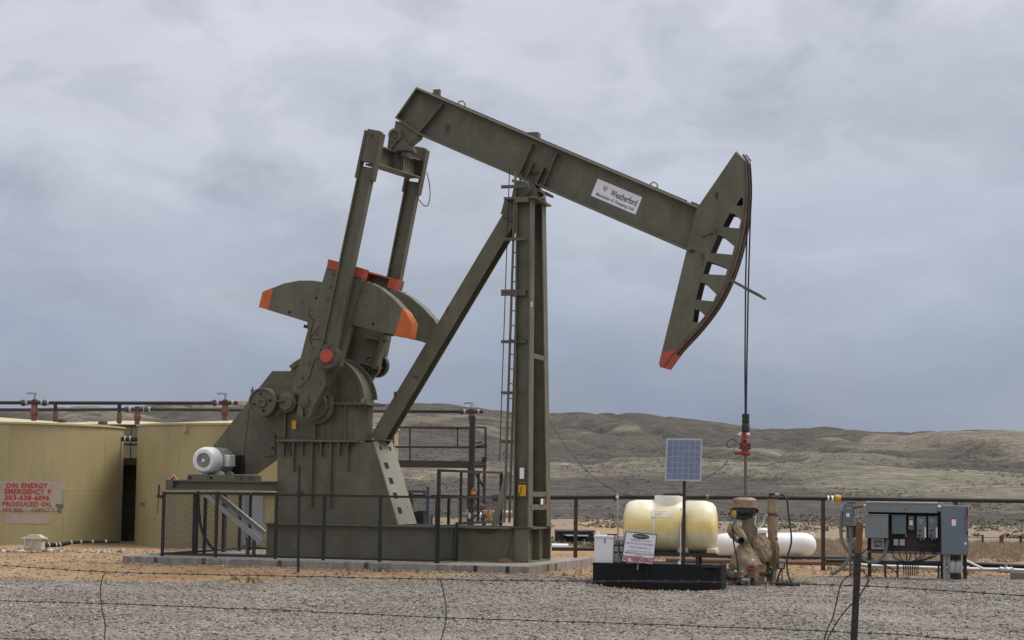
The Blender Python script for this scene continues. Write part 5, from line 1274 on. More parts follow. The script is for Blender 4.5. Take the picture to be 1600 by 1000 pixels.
# riser and manifold under the catwalk
DM = 63.6
mf = thing('valve_manifold', 'dark riser pipe with red valves standing under the maroon catwalk', 'manifold', loc=at(738, 840, DM)); o = mf.location
g = float(terr(o.x, DM)) - o.z
a = at(738.5, 650, DM)-o; MB().cyl((a.x, a.y, g-.1), a, .10, n=14).build('riser', pipe_blk, mf)
for x, y, ax in ((748, 792, (1, 0, 0)), (742, 771, (0, 0, 1))): c = at(x, y, DM-.2)-o; MB().lathe([(.07, -.2), (.12, -.14), (.14, 0), (.12, .14), (.07, .2)], c, ax, 12).build('valve', red_valve, mf)
c = at(741, 770, DM-.25)-o; MB().lathe([(0, -.05), (.1, -.04), (.1, .04), (0, .05)], c, (0, 0, 1), 10).build('yellow_wheel', yellow_m, mf)
c = at(764, 806, DM-.3)-o; MB().lathe([(.06, -.2), (.09, -.1), (.09, .1), (.05, .2)], c, (0, 0, 1), 10).build('yellow_tag', yellow_m, mf)
for i in range(7):
    x = 728+i*5.5; c = at(x, 803+3*(i % 3), DM-.3)-o; MB().lathe([(.03, -.12), (.06, -.08), (.06, .08), (.03, .12)], c, ((1, 0, 0), (0, .5, 1), (0.5, 0, 1))[i % 3], 8).build('fitting', (galv, silver, rust_m)[i % 3], mf)
MB().tube([at(x, y, DM)-o for x, y in ((728, 798), (760, 799), (800, 800))], .04, 8).build('white_pipe', white_p, mf)
# blue grey cabinet and bits behind the fence
cb_ = thing('control_cabinet', 'pale blue grey steel cabinet behind the left end of the mesh fence', 'cabinet', loc=on_z(394, 852, .12)); o = cb_.location
DC = o.y
a, b = at(377, 852, DC)-o, at(411, 774, DC)-o
pale_blue = mat('pale blue enamel', (0.30, 0.345, 0.38), .5, var=.05, dirt=(.3, .28, .25), dirt_amt=.3)
MB().box((a.x, 0, 0), (b.x, .7, b.z)).build('body', pale_blue, cb_, bevel=.01)
MB().box((a.x-.02, -.02, b.z), (b.x+.45, .72, b.z+.08)).build('top', white_p, cb_)
MB().box((a.x+.12, -.012, .15), (a.x+.14, -.001, b.z-.05)).build('door_seam', steel_grey, cb_)
for i in range(6): MB().box((a.x+.04+i*.11, -.024, b.z+.02), (a.x+.10+i*.11, -.021, b.z+.055)).build('vent_slot', blackhole, cb_)
# low black skid gear behind the mesh at the right of the stand
kd = thing('skid_equipment', 'small dark pump set with a blue grey post behind the mesh fence', 'equipment', PF)
a, b = P(633, 820, 1.5), P(668, 808, 1.5)
kb = MB().box((a.x, 1.2, 0.0), (b.x, 1.9, st+.2)).build('base', black_m, kd)
for x0, x1, y0 in ((654, 664, 798), (641, 644, 770), (648, 652, 800)):
    p0, p1 = P(x0, y0, 1.5), P(x1, y0, 1.5); MB().box((p0.x, 1.4, st+.2), (p1.x, 1.6, p0.z)).build('upright', black_m if x0 != 654 else board_m, kd)
p0, p1 = P(668, 760, 1.7), P(672.5, 815, 1.7); MB().box((p0.x, 1.6, 0), (p1.x, 1.68, p0.z)).build('post', box_steel, kd)
p0, p1 = P(632, 768, 1.65), P(671, 768, 1.65); MB().bar(p0, p1, .05, .05).bar(P(660, 768, 1.65), P(668, 776, 1.65), .04, .04).build('arm', steel_grey, kd)

# ---- plastic junction box and hose at the tank foot
jb = thing('junction_box', 'cream plastic lidded box on the orange dirt at the foot of the tank', 'box', loc=on_z(51, 857.5, .12)); o = jb.location
cream = mat('cream plastic', (0.50, 0.49, 0.40), .55, var=.06, dirt=(.3, .24, .16), dirt_amt=.4, dirt_scale=4)
DJ = o.y
bxv = lambda x0, y0, x1, y1: (at(x0, y1, DJ)-o, at(x1, y0, DJ)-o)
a, b = bxv(37, 842.5, 65, 858); MB().box((a.x, -.02, -.05), (b.x, .45, b.z)).build('body', cream, jb, bevel=.02)
a, b = bxv(34, 840, 68, 843); MB().box((a.x, -.07, a.z), (b.x, .5, b.z)).build('rim', cream, jb, bevel=.01)
MB().prism([(x, z) for x, z in ((bxv(40, 840, 40, 840)[0].x, b.z), (bxv(65, 840, 65, 840)[0].x, b.z), (bxv(60, 837, 60, 837)[0].x, b.z+.07), (bxv(43, 837, 43, 837)[0].x, b.z+.07))], 0, .42).build('lid', cream, jb)
MB().tube(catmull([(a.x+.10, -.09, b.z-.05), (a.x+.14, -.1, b.z-.28), (a.x+.28, -.1, b.z-.26), (a.x+.33, -.09, b.z-.06)], 5), .022, 6).build('handle', cream, jb)
MB().tube(catmull([at(x, y, DJ)-o for x, y in ((67, 842), (72, 845), (74, 850), (72, 856))], 4), .02, 6).build('brown_cable', rust_m, jb)
hs = [(66, 851), (80, 850.5), (95, 850), (110, 847), (125, 846), (140, 845.5), (160, 845), (185, 845)]
hose = thing('sleeved_hose', 'black hose with white straps lying along the tank foot', 'hose', loc=at(66, 851, 58)); o = hose.location
hp_ = catmull([at(x, y+1, 58+i*.45)-o for i, (x, y) in enumerate(hs)], 5); MB().tube(hp_, [.075-.04*i/len(hp_) for i in range(len(hp_))], 10).build('hose_body', black_pl, hose)
for i in (3, 7, 9, 15, 20, 26, 31):
    d = (hp_[i+1]-hp_[i]).normalized(); rr_ = .075-.04*i/len(hp_)+.008; MB().cyl(hp_[i]-d*.03, hp_[i]+d*.03, rr_, n=10).build('white_strap', ring_m, hose)
# ================================================================== chemical tank group in front of the unit
DB = 39.6
YF = R(9)
p0 = on_z(926, 920, 0)
BF_ = Frame((on_z(1000, 921, 0).x, on_z(1000, 921, 0).y, 0), YF)
Bp = BF_.P
s1 = on_z(1111, 926, 0)
basin = thing('spill_basin', 'long black plastic spill containment basin on the gravel under the yellow tank', 'basin', BF_)
ua, ub = Bp(926, 915, 0).x, Bp(1084, 922, 0).x; hb_ = Bp(1000, 880.5, 0).z; uc = Bp(1133, 915, .9).x
wd = 1.5
mb = MB()
ol = [(ua, 0), (ub, 0), (uc-.06, .35), (uc, .55), (uc, wd), (ua, wd)]
il = [(ua+.06, .06), (ub-.02, .06), (uc-.12, .40), (uc-.06, .58), (uc-.06, wd-.06), (ua+.06, wd-.06)]
n = len(ol)
vo0 = [mb.bm.verts.new((x, y, -.03)) for x, y in ol]; vo1 = [mb.bm.verts.new((x, y, hb_)) for x, y in ol]; vi1 = [mb.bm.verts.new((x, y, hb_)) for x, y in il]; vi0 = [mb.bm.verts.new((x, y, .05)) for x, y in il]
for i in range(n):
    j = (i+1) % n
    for A_, B_ in ((vo0, vo1), (vo1, vi1), (vi1, vi0)): mb.bm.faces.new((A_[i], A_[j], B_[j], B_[i]))
mb.bm.faces.new(vi0)
mb.build('shell', black_pl, basin, bevel=.012)
MB().box((ua-.006, -.006, hb_*.29), (ub, -.001, hb_*.31)).build('moulded_line', mat('scuffed plastic', (.07, .07, .072), .5), basin)
for px in (965, 1055): 
    u = Bp(px, 890, 0).x; z_ = Bp(px, 890, 0).z; MB().box((u-.09, -.004, z_-.02), (u+.09, -.001, z_+.025)).build('grip_recess', blackhole, basin)
u = Bp(1011, 900, 0).x; MB().box((u-.05, -.03, 0), (u+.05, 0, hb_)).build('rib', black_pl, basin)
MB().box((ua+.05, .1, hb_-.06), (uc-.1, wd-.1, hb_-.02)).build('grate', black_m, basin)
# cradle under the tank
crd = thing('tank_cradle', 'black steel cradle stand holding up the yellow tank', 'stand', BF_)
VT = .72; rt = .60
tz0 = Bp(1000, 864, .2).z
z_c0, z_c1 = hb_, Bp(1080, 866, .3).z
xa, xb = Bp(984, 865, .3).x, Bp(1118, 866, .3).x
MB().box((xa, .22, z_c1-.05), (xb, .30, z_c1+.03)).build('front_beam', black_m, crd); MB().box((xa, 1.15, z_c1-.05), (xb, 1.23, z_c1+.03)).build('rear_beam', black_m, crd)
for px in (1003, 1090):
    u = Bp(px, 870, .3).x
    for v in (.23, 1.16): MB().box((u-.035, v, z_c0-.1), (u+.035, v+.06, z_c1-.04)).build('leg', black_m, crd)
    MB().box((u-.05, .3, z_c1-.03), (u+.05, 1.16, z_c1+.02)).build('cross_bar', black_m, crd)
# yellow translucent tank
def yellow_mat():
    mt = bpy.data.materials.new('yellowed polyethylene'); mt.use_nodes = True; nt = mt.node_tree; L = nt.links.new; b = nt.nodes['Principled BSDF']
    tc = N(nt, 'ShaderNodeTexCoord'); sp = N(nt, 'ShaderNodeSeparateXYZ'); L(tc.outputs['Object'], sp.inputs[0])
    nz = N(nt, 'ShaderNodeTexNoise', i={'Scale': 2.2, 'Detail': 5}); L(tc.outputs['Object'], nz.inputs[0])
    ma = N(nt, 'ShaderNodeMath', operation='MULTIPLY_ADD', i={1: .22, 2: -.11}); L(nz.outputs['Fac'], ma.inputs[0])
    ad = N(nt, 'ShaderNodeMath', operation='ADD'); L(sp.outputs['Z'], ad.inputs[0]); L(ma.outputs[0], ad.inputs[1])
    z0 = YT_Z
    mr = N(nt, 'ShaderNodeMapRange', i={'From Min': z0-rt, 'From Max': z0+rt+.15}); L(ad.outputs[0], mr.inputs['Value'])
    # the liquid inside tints the wall up to its level; stain band at the surface
    rp = ramp(nt, [(0.0, (.36, .22, .08)), (.06, (.68, .58, .38)), (.30, (.76, .67, .44)), (.44, (.82, .61, .22)), (.50, (.83, .63, .21)), (.58, (.85, .72, .34)), (.78, (.84, .77, .54)), (.92, (.82, .79, .70)), (1.0, (.84, .82, .76))], 'LINEAR'); L(mr.outputs[0], rp.inputs[0])
    n2 = N(nt, 'ShaderNodeTexNoise', i={'Scale': 5, 'Detail': 6}); L(tc.outputs['Object'], n2.inputs[0]); r2 = ramp(nt, [(.3, .9), (.7, 1.06)], 'LINEAR'); L(n2.outputs['Fac'], r2.inputs[0])
    mx = N(nt, 'ShaderNodeMix', data_type='RGBA', blend_type='MULTIPLY', i={'Factor': 1.0}); L(rp.outputs[0], mx.inputs['A']); L(r2.outputs[0], mx.inputs['B']); L(mx.outputs['Result'], b.inputs['Base Color'])
    b.inputs['Roughness'].default_value = .38
    
    return mt
xl, xr = Bp(973, 820, VT-.2).x, Bp(1121, 820, VT-.2).x
ztop = Bp(1000, 781, VT).z; rt = (ztop - z_c1)/2 ; YT_Z = z_c1 + rt
ymat = yellow_mat()
yt = thing('chemical_tank', 'translucent white tank stained yellow by the liquid inside, on a black cradle', 'tank', BF_)
Lg = xr-xl; prof = []
base = [(0.0, 0.0), (.5, .015), (.80, .05), (.93, .12), (1.0, .27)]
prof = [(rt*r_, t) for r_, t in base]
g0_, g1_ = Lg*.34, Lg*.655
for gq in (g0_, g1_): prof += [(rt, gq-.05), (rt*.965, gq-.03), (rt*.965, gq+.03), (rt, gq+.05)]
prof += [(rt*r_, Lg-t) for r_, t in base[::-1]]
MB().lathe(prof, (xl, VT, YT_Z), (1, 0, 0), 56, False).build('shell', ymat, yt, 50)
mxu = Bp(1048, 790, VT).x
MB().lathe([(.40, -.35), (.36, -.12), (.325, -.02), (.315, .10), (.30, .12), (.0, .12)], (Bp(1046, 790, VT).x, VT, YT_Z+rt-.02), (0, 0, 1), 40, False).build('manway', ymat, yt)
lidu = Bp(1053, 775, VT).x
MB().lathe([(.24, 0), (.24, .045), (.20, .06), (0, .05)], (lidu, VT, YT_Z+rt+.10), (0, 0, 1), 28).build('lid', black_m, yt)
for gq in (g0_, g1_): 
    MB().lathe([(rt*.967, -.022), (rt*.985, -.02), (rt*.985, .02), (rt*.967, .022)], (xl+gq, VT, YT_Z), (1, 0, 0), 56, False).build('strap', white_poly, yt)
for q, w_ in ((Lg*.80, .28),):
    pass
for q in (.06, .52, .82):
    u = xl+Lg*q+.12; MB().prism([(u, z_c1+.0), (u+.26, z_c1), (u+.22, z_c1+.13), (u+.04, z_c1+.13)], VT-rt*.72, VT+rt*.72).build('moulded_foot', ymat, yt, bevel=.02)
# label on the tank, raised slightly from the shell
la, lb2 = Bp(1017, 808, VT-rt).x, Bp(1047, 797, VT-rt).x; V_, F_ = [], []
zA, zB = Bp(1030, 808, VT-rt*.9).z, Bp(1030, 797, VT-rt*.8).z
for i in range(5):
    zz = zA+(zB-zA)*i/4; v = VT-math.sqrt(max((rt+.004)**2-(zz-YT_Z)**2, 0)); V_ += [(la, v, zz), (lb2, v, zz)]
for i in range(4): F_.append((2*i, 2*i+1, 2*i+3, 2*i+2))
raw('label_sheet', V_, F_, mat('bleached label', (.80, .74, .58), .6, var=.05), yt, True)
for i in range(3):
    zz = zB-.03-.035*i; v = VT-math.sqrt((rt+.007)**2-(zz-YT_Z)**2); raw('print_line', [(la+.06, v, zz), (lb2-.10-.05*i, v, zz), (lb2-.10-.05*i, v-.001, zz-.012), (la+.06, v-.001, zz-.012)], [(0, 1, 2, 3)], ink_grey, yt)
su = Bp(1063, 830, .05).x
MB().tube([(su, VT-rt*1.01-.02, z_c1-.25), (su, VT-rt*1.02-.02, YT_Z), (su, VT-rt*.72, YT_Z+rt*.72)], .014, 6).build('sight_tube', silver, yt)
MB().lathe([(.03, -.1), (.045, -.05), (.045, .03), (.02, .08)], (su-.02, VT-rt-.03, z_c1-.22), (0, 0, 1), 8).build('outlet_valve', silver, yt)
# white pump box
wb = thing('pump_box', 'white lidded fibreglass box on the left end of the black basin', 'box', BF_)
a, b = Bp(928.5, 874.5, .15), Bp(958, 841, .15)
MB().box((a.x, .15, hb_-.01), (b.x, .62, b.z)).build('body', white_poly, wb, bevel=.012); MB().box((a.x-.015, .135, b.z), (b.x+.015, .635, b.z+.055)).build('lid', white_poly, wb, bevel=.012)
c = Bp(945, 844, .12); MB().box((c.x-.012, .125, c.z-.06), (c.x+.012, .137, c.z+.03)).build('latch', steel_grey, wb)
for px, w_ in ((934, .02), (950, .2)): 
    c = Bp(px, 836, .3); MB().box((c.x-.02, .3, b.z+.055), (c.x+w_, .4, b.z+.055+(.09 if w_ < .1 else .03))).build('hasp', white_p if w_ < .1 else black_m, wb)
wb2 = thing('control_box', 'smaller white box half hidden behind the no trespassing sign', 'box', BF_)
a, b = Bp(955, 872, .75), Bp(978, 837, .75); MB().box((a.x, .75, hb_-.01), (b.x, 1.05, b.z)).build('body', white_poly, wb2, bevel=.01)
for i, px in enumerate((963, 968, 973)): c = Bp(px, 846, .74); MB().box((c.x-.012, .742, c.z-.07), (c.x+.012, .749, c.z+.03)).build('slot', steel_grey, wb2)
for py in (852, 863): 
    c = Bp(960, py, .3); MB().cyl((c.x, .3, c.z), (c.x+.25, .35, c.z), .02, n=8).build('connector', black_m, wb2)
# thin standpipe with a vent cap
spq = thing('standpipe', 'thin pale standpipe rising beside the white box', 'pipe', BF_)
c0 = Bp(966.5, 880, .3); c1_ = Bp(964.5, 768, .3); MB().cyl((c0.x, .3, hb_-.2), (c1_.x, .3, c1_.z), .018, n=8).build('pipe', galv, spq); MB().cyl((c1_.x, .3, c1_.z-.14), (c1_.x, .3, c1_.z-.08), .03, n=10).build('collar', white_p, spq)
MB().tube(catmull([Bp(x, y, .25) for x, y in ((966, 848), (968, 860), (970, 870), (975, 880), (974, 893))], 4), .014, 6).build('hose', cable_blk, spq)
# sign
sg = thing('lease_sign', 'tilted white well sign reading NO TRESPASSING in red', 'sign', BF_)
SVv = -.10
qs = [Bp(x, y, SVv) for x, y in ((971.5, 876.8), (1020, 881.8), (1027, 835), (978, 830.5))]
MB().extr([q_+Vector((0, .004, 0)) for q_ in qs], (0, .012, 0)).build('board', label_w, sg)
o_, xd, yd = qs[0], qs[1]-qs[0], qs[3]-qs[0]
sp_ = lambda a, b: o_+xd*a+yd*b+Vector((0, -.001, 0))
fr_ = MB()
for a_, b_ in (((0, 0), (1, 0)), ((1, 0), (1, 1)), ((1, 1), (0, 1)), ((0, 1), (0, 0)), ((0, .185), (1, .185))): fr_.bar(sp_(*a_), sp_(*b_), .012, .012, (0, 1, 0))
fr_.build('frame', ink_black, sg)
el = [sp_(.5+.27*math.cos(t), .885+.085*math.sin(t)) + Vector((0, -.002, 0)) for t in np.linspace(0, 2*math.pi, 33)[:-1]]
MB().extr(el, (0, .003, 0)).build('oval_emblem', sign_green, sg)
def st_(body, a, b, w_, h_, mt, bold=0.0): text('lettering', body, mt, sg, sp_(a, b)+Vector((0, -.006, 0)), xd, yd, xd.length*w_, yd.length*h_, bold)
st_('D90 ENERGY LLC', .29, .865, .43, .05, ink_white, .01)
st_('GRIZZLY 3-32H', .19, .715, .65, .07, ink_grey); st_('NE NW SEC.32-T9N-R80W', .06, .60, .88, .065, ink_grey); st_('STATE HIGHWAY 14', .17, .475, .70, .065, ink_grey); st_('JACKSON COUNTY, CO', .11, .345, .80, .065, ink_grey); st_('EMERGENCY PHONE 1-303-638-6096', .06, .285, .90, .05, ink_navy, .01); st_('D90 ENERGY', .38, .215, .28, .05, ink_red); st_('NO TRESPASSING', .04, .03, .93, .13, ink_red, .035)
MB().bar(sp_(.5, .9)+Vector((0, .03, 0)), (sp_(.5, 0)+Vector((0, .05, -.15))), .04, .02, (0, 1, 0)).build('stay', steel_grey, sg)
# solar panel on its post
so = thing('solar_panel', 'blue solar panel on a dark post beside the yellow tank', 'solar panel', BF_)
VS = .16
pb = Bp(1067.5, 890, VS); pt = Bp(1069.5, 742, VS)
MB().cyl((pb.x, VS, 0.0), (pt.x, VS, pt.z), .036, n=12).build('post', brown_post, so)
tilt = .16
qs2 = [Bp(1038.5, 751, VS-.12)-Vector((0, 0.0, 0)), Bp(1095.5, 752, VS-.12), Bp(1097.3, 685.5, VS+.02), Bp(1041, 684.8, VS+.02)]
nrm2 = (qs2[1]-qs2[0]).cross(qs2[3]-qs2[0]).normalized(); nrm2 = nrm2 if nrm2.y > 0 else -nrm2
MB().extr(qs2, nrm2*.03).build('frame', galv, so)
def cell_mat():
    mt = bpy.data.materials.new('solar cells'); mt.use_nodes = True; nt = mt.node_tree; L = nt.links.new; b = nt.nodes['Principled BSDF']
    tc = N(nt, 'ShaderNodeTexCoord'); v = N(nt, 'ShaderNodeTexVoronoi', i={'Scale': 28}); L(tc.outputs['Object'], v.inputs['Vector']); s_ = N(nt, 'ShaderNodeSeparateColor'); L(v.outputs['Color'], s_.inputs[0])
    r_ = ramp(nt, [(0, (.11, .135, .225)), (1, (.16, .185, .275))], 'LINEAR'); L(s_.outputs[0], r_.inputs[0]); L(r_.outputs[0], b.inputs['Base Color']); b.inputs['Roughness'].default_value = .28; b.inputs['Specular IOR Level'].default_value = .6
    return mt
cm = cell_mat(); busm = mat('silver busbar', (.42, .45, .52), .4)
so_, sx_, sy_ = qs2[0]-nrm2*.002, qs2[1]-qs2[0], qs2[3]-qs2[0]
sp2 = lambda a, b, k=0: so_+sx_*a+sy_*b-nrm2*k
MB().extr([sp2(.035, .03), sp2(.965, .03), sp2(.965, .97), sp2(.035, .97)], nrm2*.001).build('backing_sheet', busm, so)
nx, ny = 6, 7
for i in range(nx):
    for j in range(ny):
        a0_, a1_ = .04+.92*i/nx+.006, .04+.92*(i+1)/nx-.006; b0_, b1_ = .035+.93*j/ny+.005, .035+.93*(j+1)/ny-.005
        ce = raw('cell', [sp2(a0_, b0_, .003), sp2(a1_, b0_, .003), sp2(a1_, b1_, .003), sp2(a0_, b1_, .003)], [(0, 1, 2, 3)], cm, so)
bus = MB()
for i in range(nx*3):
    a_ = .04+.92*(i+.5)/(nx*3); bus.extr([sp2(a_-.0022, .035, .005), sp2(a_+.0022, .035, .005), sp2(a_+.0022, .965, .005), sp2(a_-.0022, .965, .005)], nrm2*.001)
bus.build('busbars', busm, so)
MB().bar(sp2(.5, .15)+nrm2*.05, sp2(.5, .8)+nrm2*.05, .06, .04).build('mount_rail', galv, so)
# ---- power cable strung between the post, the panel and the rod clamp
wl = PF.M @ Vector((uw-.16, -.05, zc(694)))
gl = PF.M @ Vector((nb.x+.2, .7, PF.P(857, 659, .7).z))
pw = BF_.M @ Vector((pt.x, VS, Bp(1069, 765, VS).z))
def sag(name, label, a, b, s_, r_=.009, n_=16):
    pts_ = [a.lerp(b, t)-Vector((0, 0, s_*4*t*(1-t))) for t in np.linspace(0, 1, n_)]
    o = MB().tube(pts_, r_, 6).build(name, cable_blk); tag(o, label, 'cable'); return o
pts_ = catmull([wl, wl+Vector((-.12, -.03, .10)), wl+Vector((-.26, -.03, .02)), wl+Vector((-.20, -.03, -.09)), wl+Vector((-.06, -.03, -.02)), at(1130, 728, 41.5), at(1100, 748, 41), pw], 6)
tag(MB().tube(pts_, .010, 6).build('sensor_cable', cable_blk), 'black cable running from the red rod clamp down to the solar panel post', 'cable')
sag('guy_cable', 'thin black cable sagging from the samson post towards the yellow tank', gl, BF_.M @ Vector((Bp(1000, 776, .9).x, .9, Bp(1000, 776, .9).z)), .42)

# ================================================================== wellhead
WO = PF.M @ Vector((uw, 0, 0)); WO.z = 0
DW = WO.y
WF = Frame(WO, R(16.5))
well = thing('wellhead', 'wellhead wrapped in tan insulation canvas with a copper coloured cap', 'wellhead', WF)
zw = lambda x, y, v=0: WF.P(1100+x/5, 740+y/5, v)
Wz = lambda y: zw(318, y).z
top_r = (zw(410, 225).x-zw(225, 225).x)/2; cx_ = zw(317, 225).x
MB().cyl((0, 0, Wz(190)), (0, 0, PF.P(1165, 712, 0).z + PAD_TOP), .034, n=12).build('polished_rod', mat('polished rod', (.19, .15, .12), .35, metal=.6, var=.15), well)
MB().lathe([(.0, Wz(186)), (.12, Wz(186)), (top_r*.85, Wz(192)), (top_r, Wz(206)), (top_r, Wz(256)), (top_r*1.08, Wz(258)), (top_r*1.08, Wz(264)), (0, Wz(265))], (cx_, 0, 0), (0, 0, 1), 40, False).build('drip_cap', copper_m, well)
MB().lathe([(top_r*1.02, Wz(266)), (top_r*1.05, Wz(300)), (top_r*.85, Wz(322)), (top_r*.72, Wz(330)), (top_r*.7, Wz(360))], (cx_, 0, 0), (0, 0, 1), 36, False).build('stuffing_box', black_m, well)
for t in np.linspace(0, 6.28, 9)[:-1]: 
    c = Vector((cx_+top_r*1.05*math.cos(t), top_r*1.05*math.sin(t), Wz(285))); MB().box((c.x-.035, c.y-.03, c.z-.06), (c.x+.035, c.y+.03, c.z+.03)).build('lug', black_m, well)
c = zw(235, 305, -.27); MB().box((c.x-.05, -.275, c.z-.05), (c.x+.05, -.262, c.z+.05)).build('yellow_tag', yellow_m, well)
def wrap(pts, radii, seed, mt=canvas, name='canvas_wrap', n=44, fl=1.0, amp=.07, ring=16):
    """cloth bundle: radii along a path, with folds and sag"""
    path = catmull(pts, ring); rad = np.interp(np.linspace(0, 1, len(path)), np.linspace(0, 1, len(radii)), radii)
    mb = MB(); rings = []; e1 = None; L_path = sum((b-a).length for a, b in zip(path, path[1:])); amp *= 1.45
    for i, p in enumerate(path):
        d = (path[min(i+1, len(path)-1)]-path[max(i-1, 0)]).normalized()
        if e1 is None: e1 = (Vector((1, 0, 0)) - d*d.x); e1 = e1.normalized() if e1.length > .2 else Vector((0, 1, 0))
        e1 = (e1-d*e1.dot(d)).normalized(); e2 = d.cross(e1); rg_ = []
        for k in range(n):
            t = 2*math.pi*k/n; dr = e1*math.cos(t)+e2*math.sin(t)*fl
            q = p+dr*rad[i]
            nn = noise.noise(q*5.5+Vector((seed, 0, 0)))*.7 + 1.2 - 2.6*abs(noise.noise(Vector((q.x*6, q.y*6, q.z*4))+Vector((seed*3, 0, 0)))) - 1.6*abs(noise.noise(Vector((q.x+q.z*.5, q.y, q.z-q.x*.5))*11+Vector((0, seed, 0))))
            sl_ = i/len(path)*L_path*7; f1 = noise.noise(Vector((math.cos(t)*1.9+seed, math.sin(t)*1.9, sl_*.45))); f2 = noise.noise(Vector((math.cos(t+sl_*.35)*2.6, math.sin(t+sl_*.35)*2.6+seed, sl_*.9)))
            nn = 1.0 - 3.4*abs(f1) - 2.2*abs(f2) + .5*noise.noise(q*5+Vector((seed, 0, 0)))
            crease = 0
            rg_.append(mb.bm.verts.new(q+dr*rad[i]*amp*(nn+crease)))
        rings.append(rg_)
    mb._skin(rings, True, n); return mb.build(name, mt, well, 32)
Wv = lambda x, y, v=0: zw(x, y, v)
M_ = 1/355.
wrap([Wv(352, 350), Wv(356, 420), Wv(350, 500), Wv(325, 575)], [.145, .165, .17, .14, .15], 1, canvas2)
wrap([Wv(322, 545, -.05), Wv(325, 600, -.05), Wv(335, 690, -.08), Wv(345, 780, -.08), Wv(345, 855, -.05)], [.12, .19, .29, .37, .40, .39, .33], 2, canvas, amp=.06)
wrap([Wv(250, 690, -.2), Wv(235, 730, -.2), Wv(230, 760, -.2)], [.10, .12, .09], 9, canvas, amp=.1)
wrap([Wv(212, 400, -.3), Wv(238, 450, -.3), Wv(290, 510, -.3), Wv(308, 545, -.28)], [.10, .17, .155, .12, .07], 3, canvas, amp=.07)
wrap([Wv(430, 470, .05), Wv(445, 560, .02), Wv(470, 640, -.02), Wv(480, 690, .0)], [.13, .20, .20, .17, .10], 4, canvas, amp=.08)
wrap([Wv(500, 500, .15), Wv(530, 560, .15), Wv(535, 660, .15), Wv(530, 740, .15)], [.10, .15, .155, .13], 5, mat('brown canvas', (.17, .105, .06), .85, var=.15, bump=.2), amp=.08)
wrap([Wv(395, 800, -.1), Wv(425, 830, -.12), Wv(440, 855, -.1)], [.11, .13, .10], 6, canvas, amp=.08)
riser = wrap([Wv(534, 200, .2), Wv(535, 300, .2), Wv(537, 330, .2), Wv(537, 430, .2), Wv(536, 500, .2), Wv(540, 620, .2), Wv(532, 760, .2), Wv(530, 880, .2)], [.105, .115, .10, .115, .11, .10, .115, .12, .12, .11], 7, canvas, 'riser_wrap', amp=.05)
for y, r_ in ((318, .118), (505, .112), (690, .118)): c = Wv(537, y, .2); MB().lathe([(r_, -.025), (r_+.012, 0), (r_, .025)], c, (0.1, 0, 1), 20, False).build('tape_band', tape_m, riser)
for pa_, pb_, r_ in (((350, 520, -.02), (300, 540, -.2), .03), ((352, 362, -.12), (255, 368, -.15), .02)): MB().cyl(Wv(*pa_), Wv(*pb_), r_, n=8).build('strap', galv if r_ < .025 else tape_m, well)
c = Wv(285, 520, -.40); MB().lathe([(.03, 0), (.075, .02), (.075, .08), (.05, .09), (.05, .03), (0, .03)], c, (0.5, -1, -.1), 14, False).build('open_nipple', blackhole, well)
c = Wv(262, 505, -.43); MB().lathe([(0, 0), (.035, .01), (.035, .05), (0, .06)], c, (0, -1, 0), 10).build('needle_valve', silver, well)
c = Wv(372, 690, -.40); MB().lathe([(.06, 0), (.06, .04), (.05, .05), (0, .05)], c, (0, -1, 0.2), 22).build('gauge', galv, well)
# fittings and valve wheels at the foot
rv = Wv(370, 780, -.45)
MB().lathe([(.04, -.17), (.06, -.1), (.075, 0), (.06, .08), (.03, .15)], rv, (0.35, 0.2, 1), 10).build('red_valve_body', red_valve, well)
for dz_, rr_ in ((.13, .10), (-.04, .09)):
    c = rv+Vector((0, -.04, dz_)); MB().tube([c+Vector((rr_*math.cos(t), .03*math.sin(t), rr_*.35*math.sin(t))) for t in np.linspace(0, 6.283, 19)], .02, 6, False).bar(c-Vector((rr_, 0, 0)), c+Vector((rr_, 0, 0)), .02, .02).build('hand_wheel', rod_red, well)
for i, (x, y, v, ax, r_, L_, m_) in enumerate(((200, 800, -.4, (1, .3, .2), .07, .22, black_m), (215, 790, -.48, (0, 1, .2), .075, .08, steel_grey), (255, 800, -.4, (1, 0, .1), .055, .25, canvas2), (300, 815, -.45, (0.2, .3, 1), .05, .18, galv), (322, 830, -.48, (1, .3, 0), .045, .14, galv), (385, 850, -.45, (0, .2, 1), .045, .22, black_m), (275, 840, -.35, (1, 0, -.1), .06, .3, rust_m), (235, 870, -.3, (1, .3, .1), .09, .2, canvas), (470, 780, -.25, (1, 0, 0), .045, .22, rust_m), (500, 785, -.25, (.3, 1, 0), .08, .08, black_m), (185, 770, -.35, (0, 0, 1), .06, .16, canvas2), (350, 845, -.5, (0, 0, 1), .03, .2, galv))):
    c = Wv(x, y, v); a_ = Vector(ax).normalized(); MB().lathe([(r_*.6, -L_/2), (r_, -L_/2+.02), (r_, L_/2-.02), (r_*.6, L_/2)], c, a_, 12).build('fitting', m_, well)
c = Wv(518, 778, -.15); MB().tube([c+Vector((.045*math.cos(t), 0, .13*math.sin(t))) for t in np.linspace(0, 6.283, 17)], .022, 6, False).bar(c-Vector((.045, 0, 0)), c+Vector((.045, 0, 0)), .02, .02).build('green_wheel', green_m, well)
c = Wv(392, 885, -.3); MB().box((c.x-.22, -.42, -.02), (c.x+.30, -.1, .10)).build('wood_block', mat('weathered wood', (.22, .17, .12), .9, var=.2), well)
rw = random.Random(8)
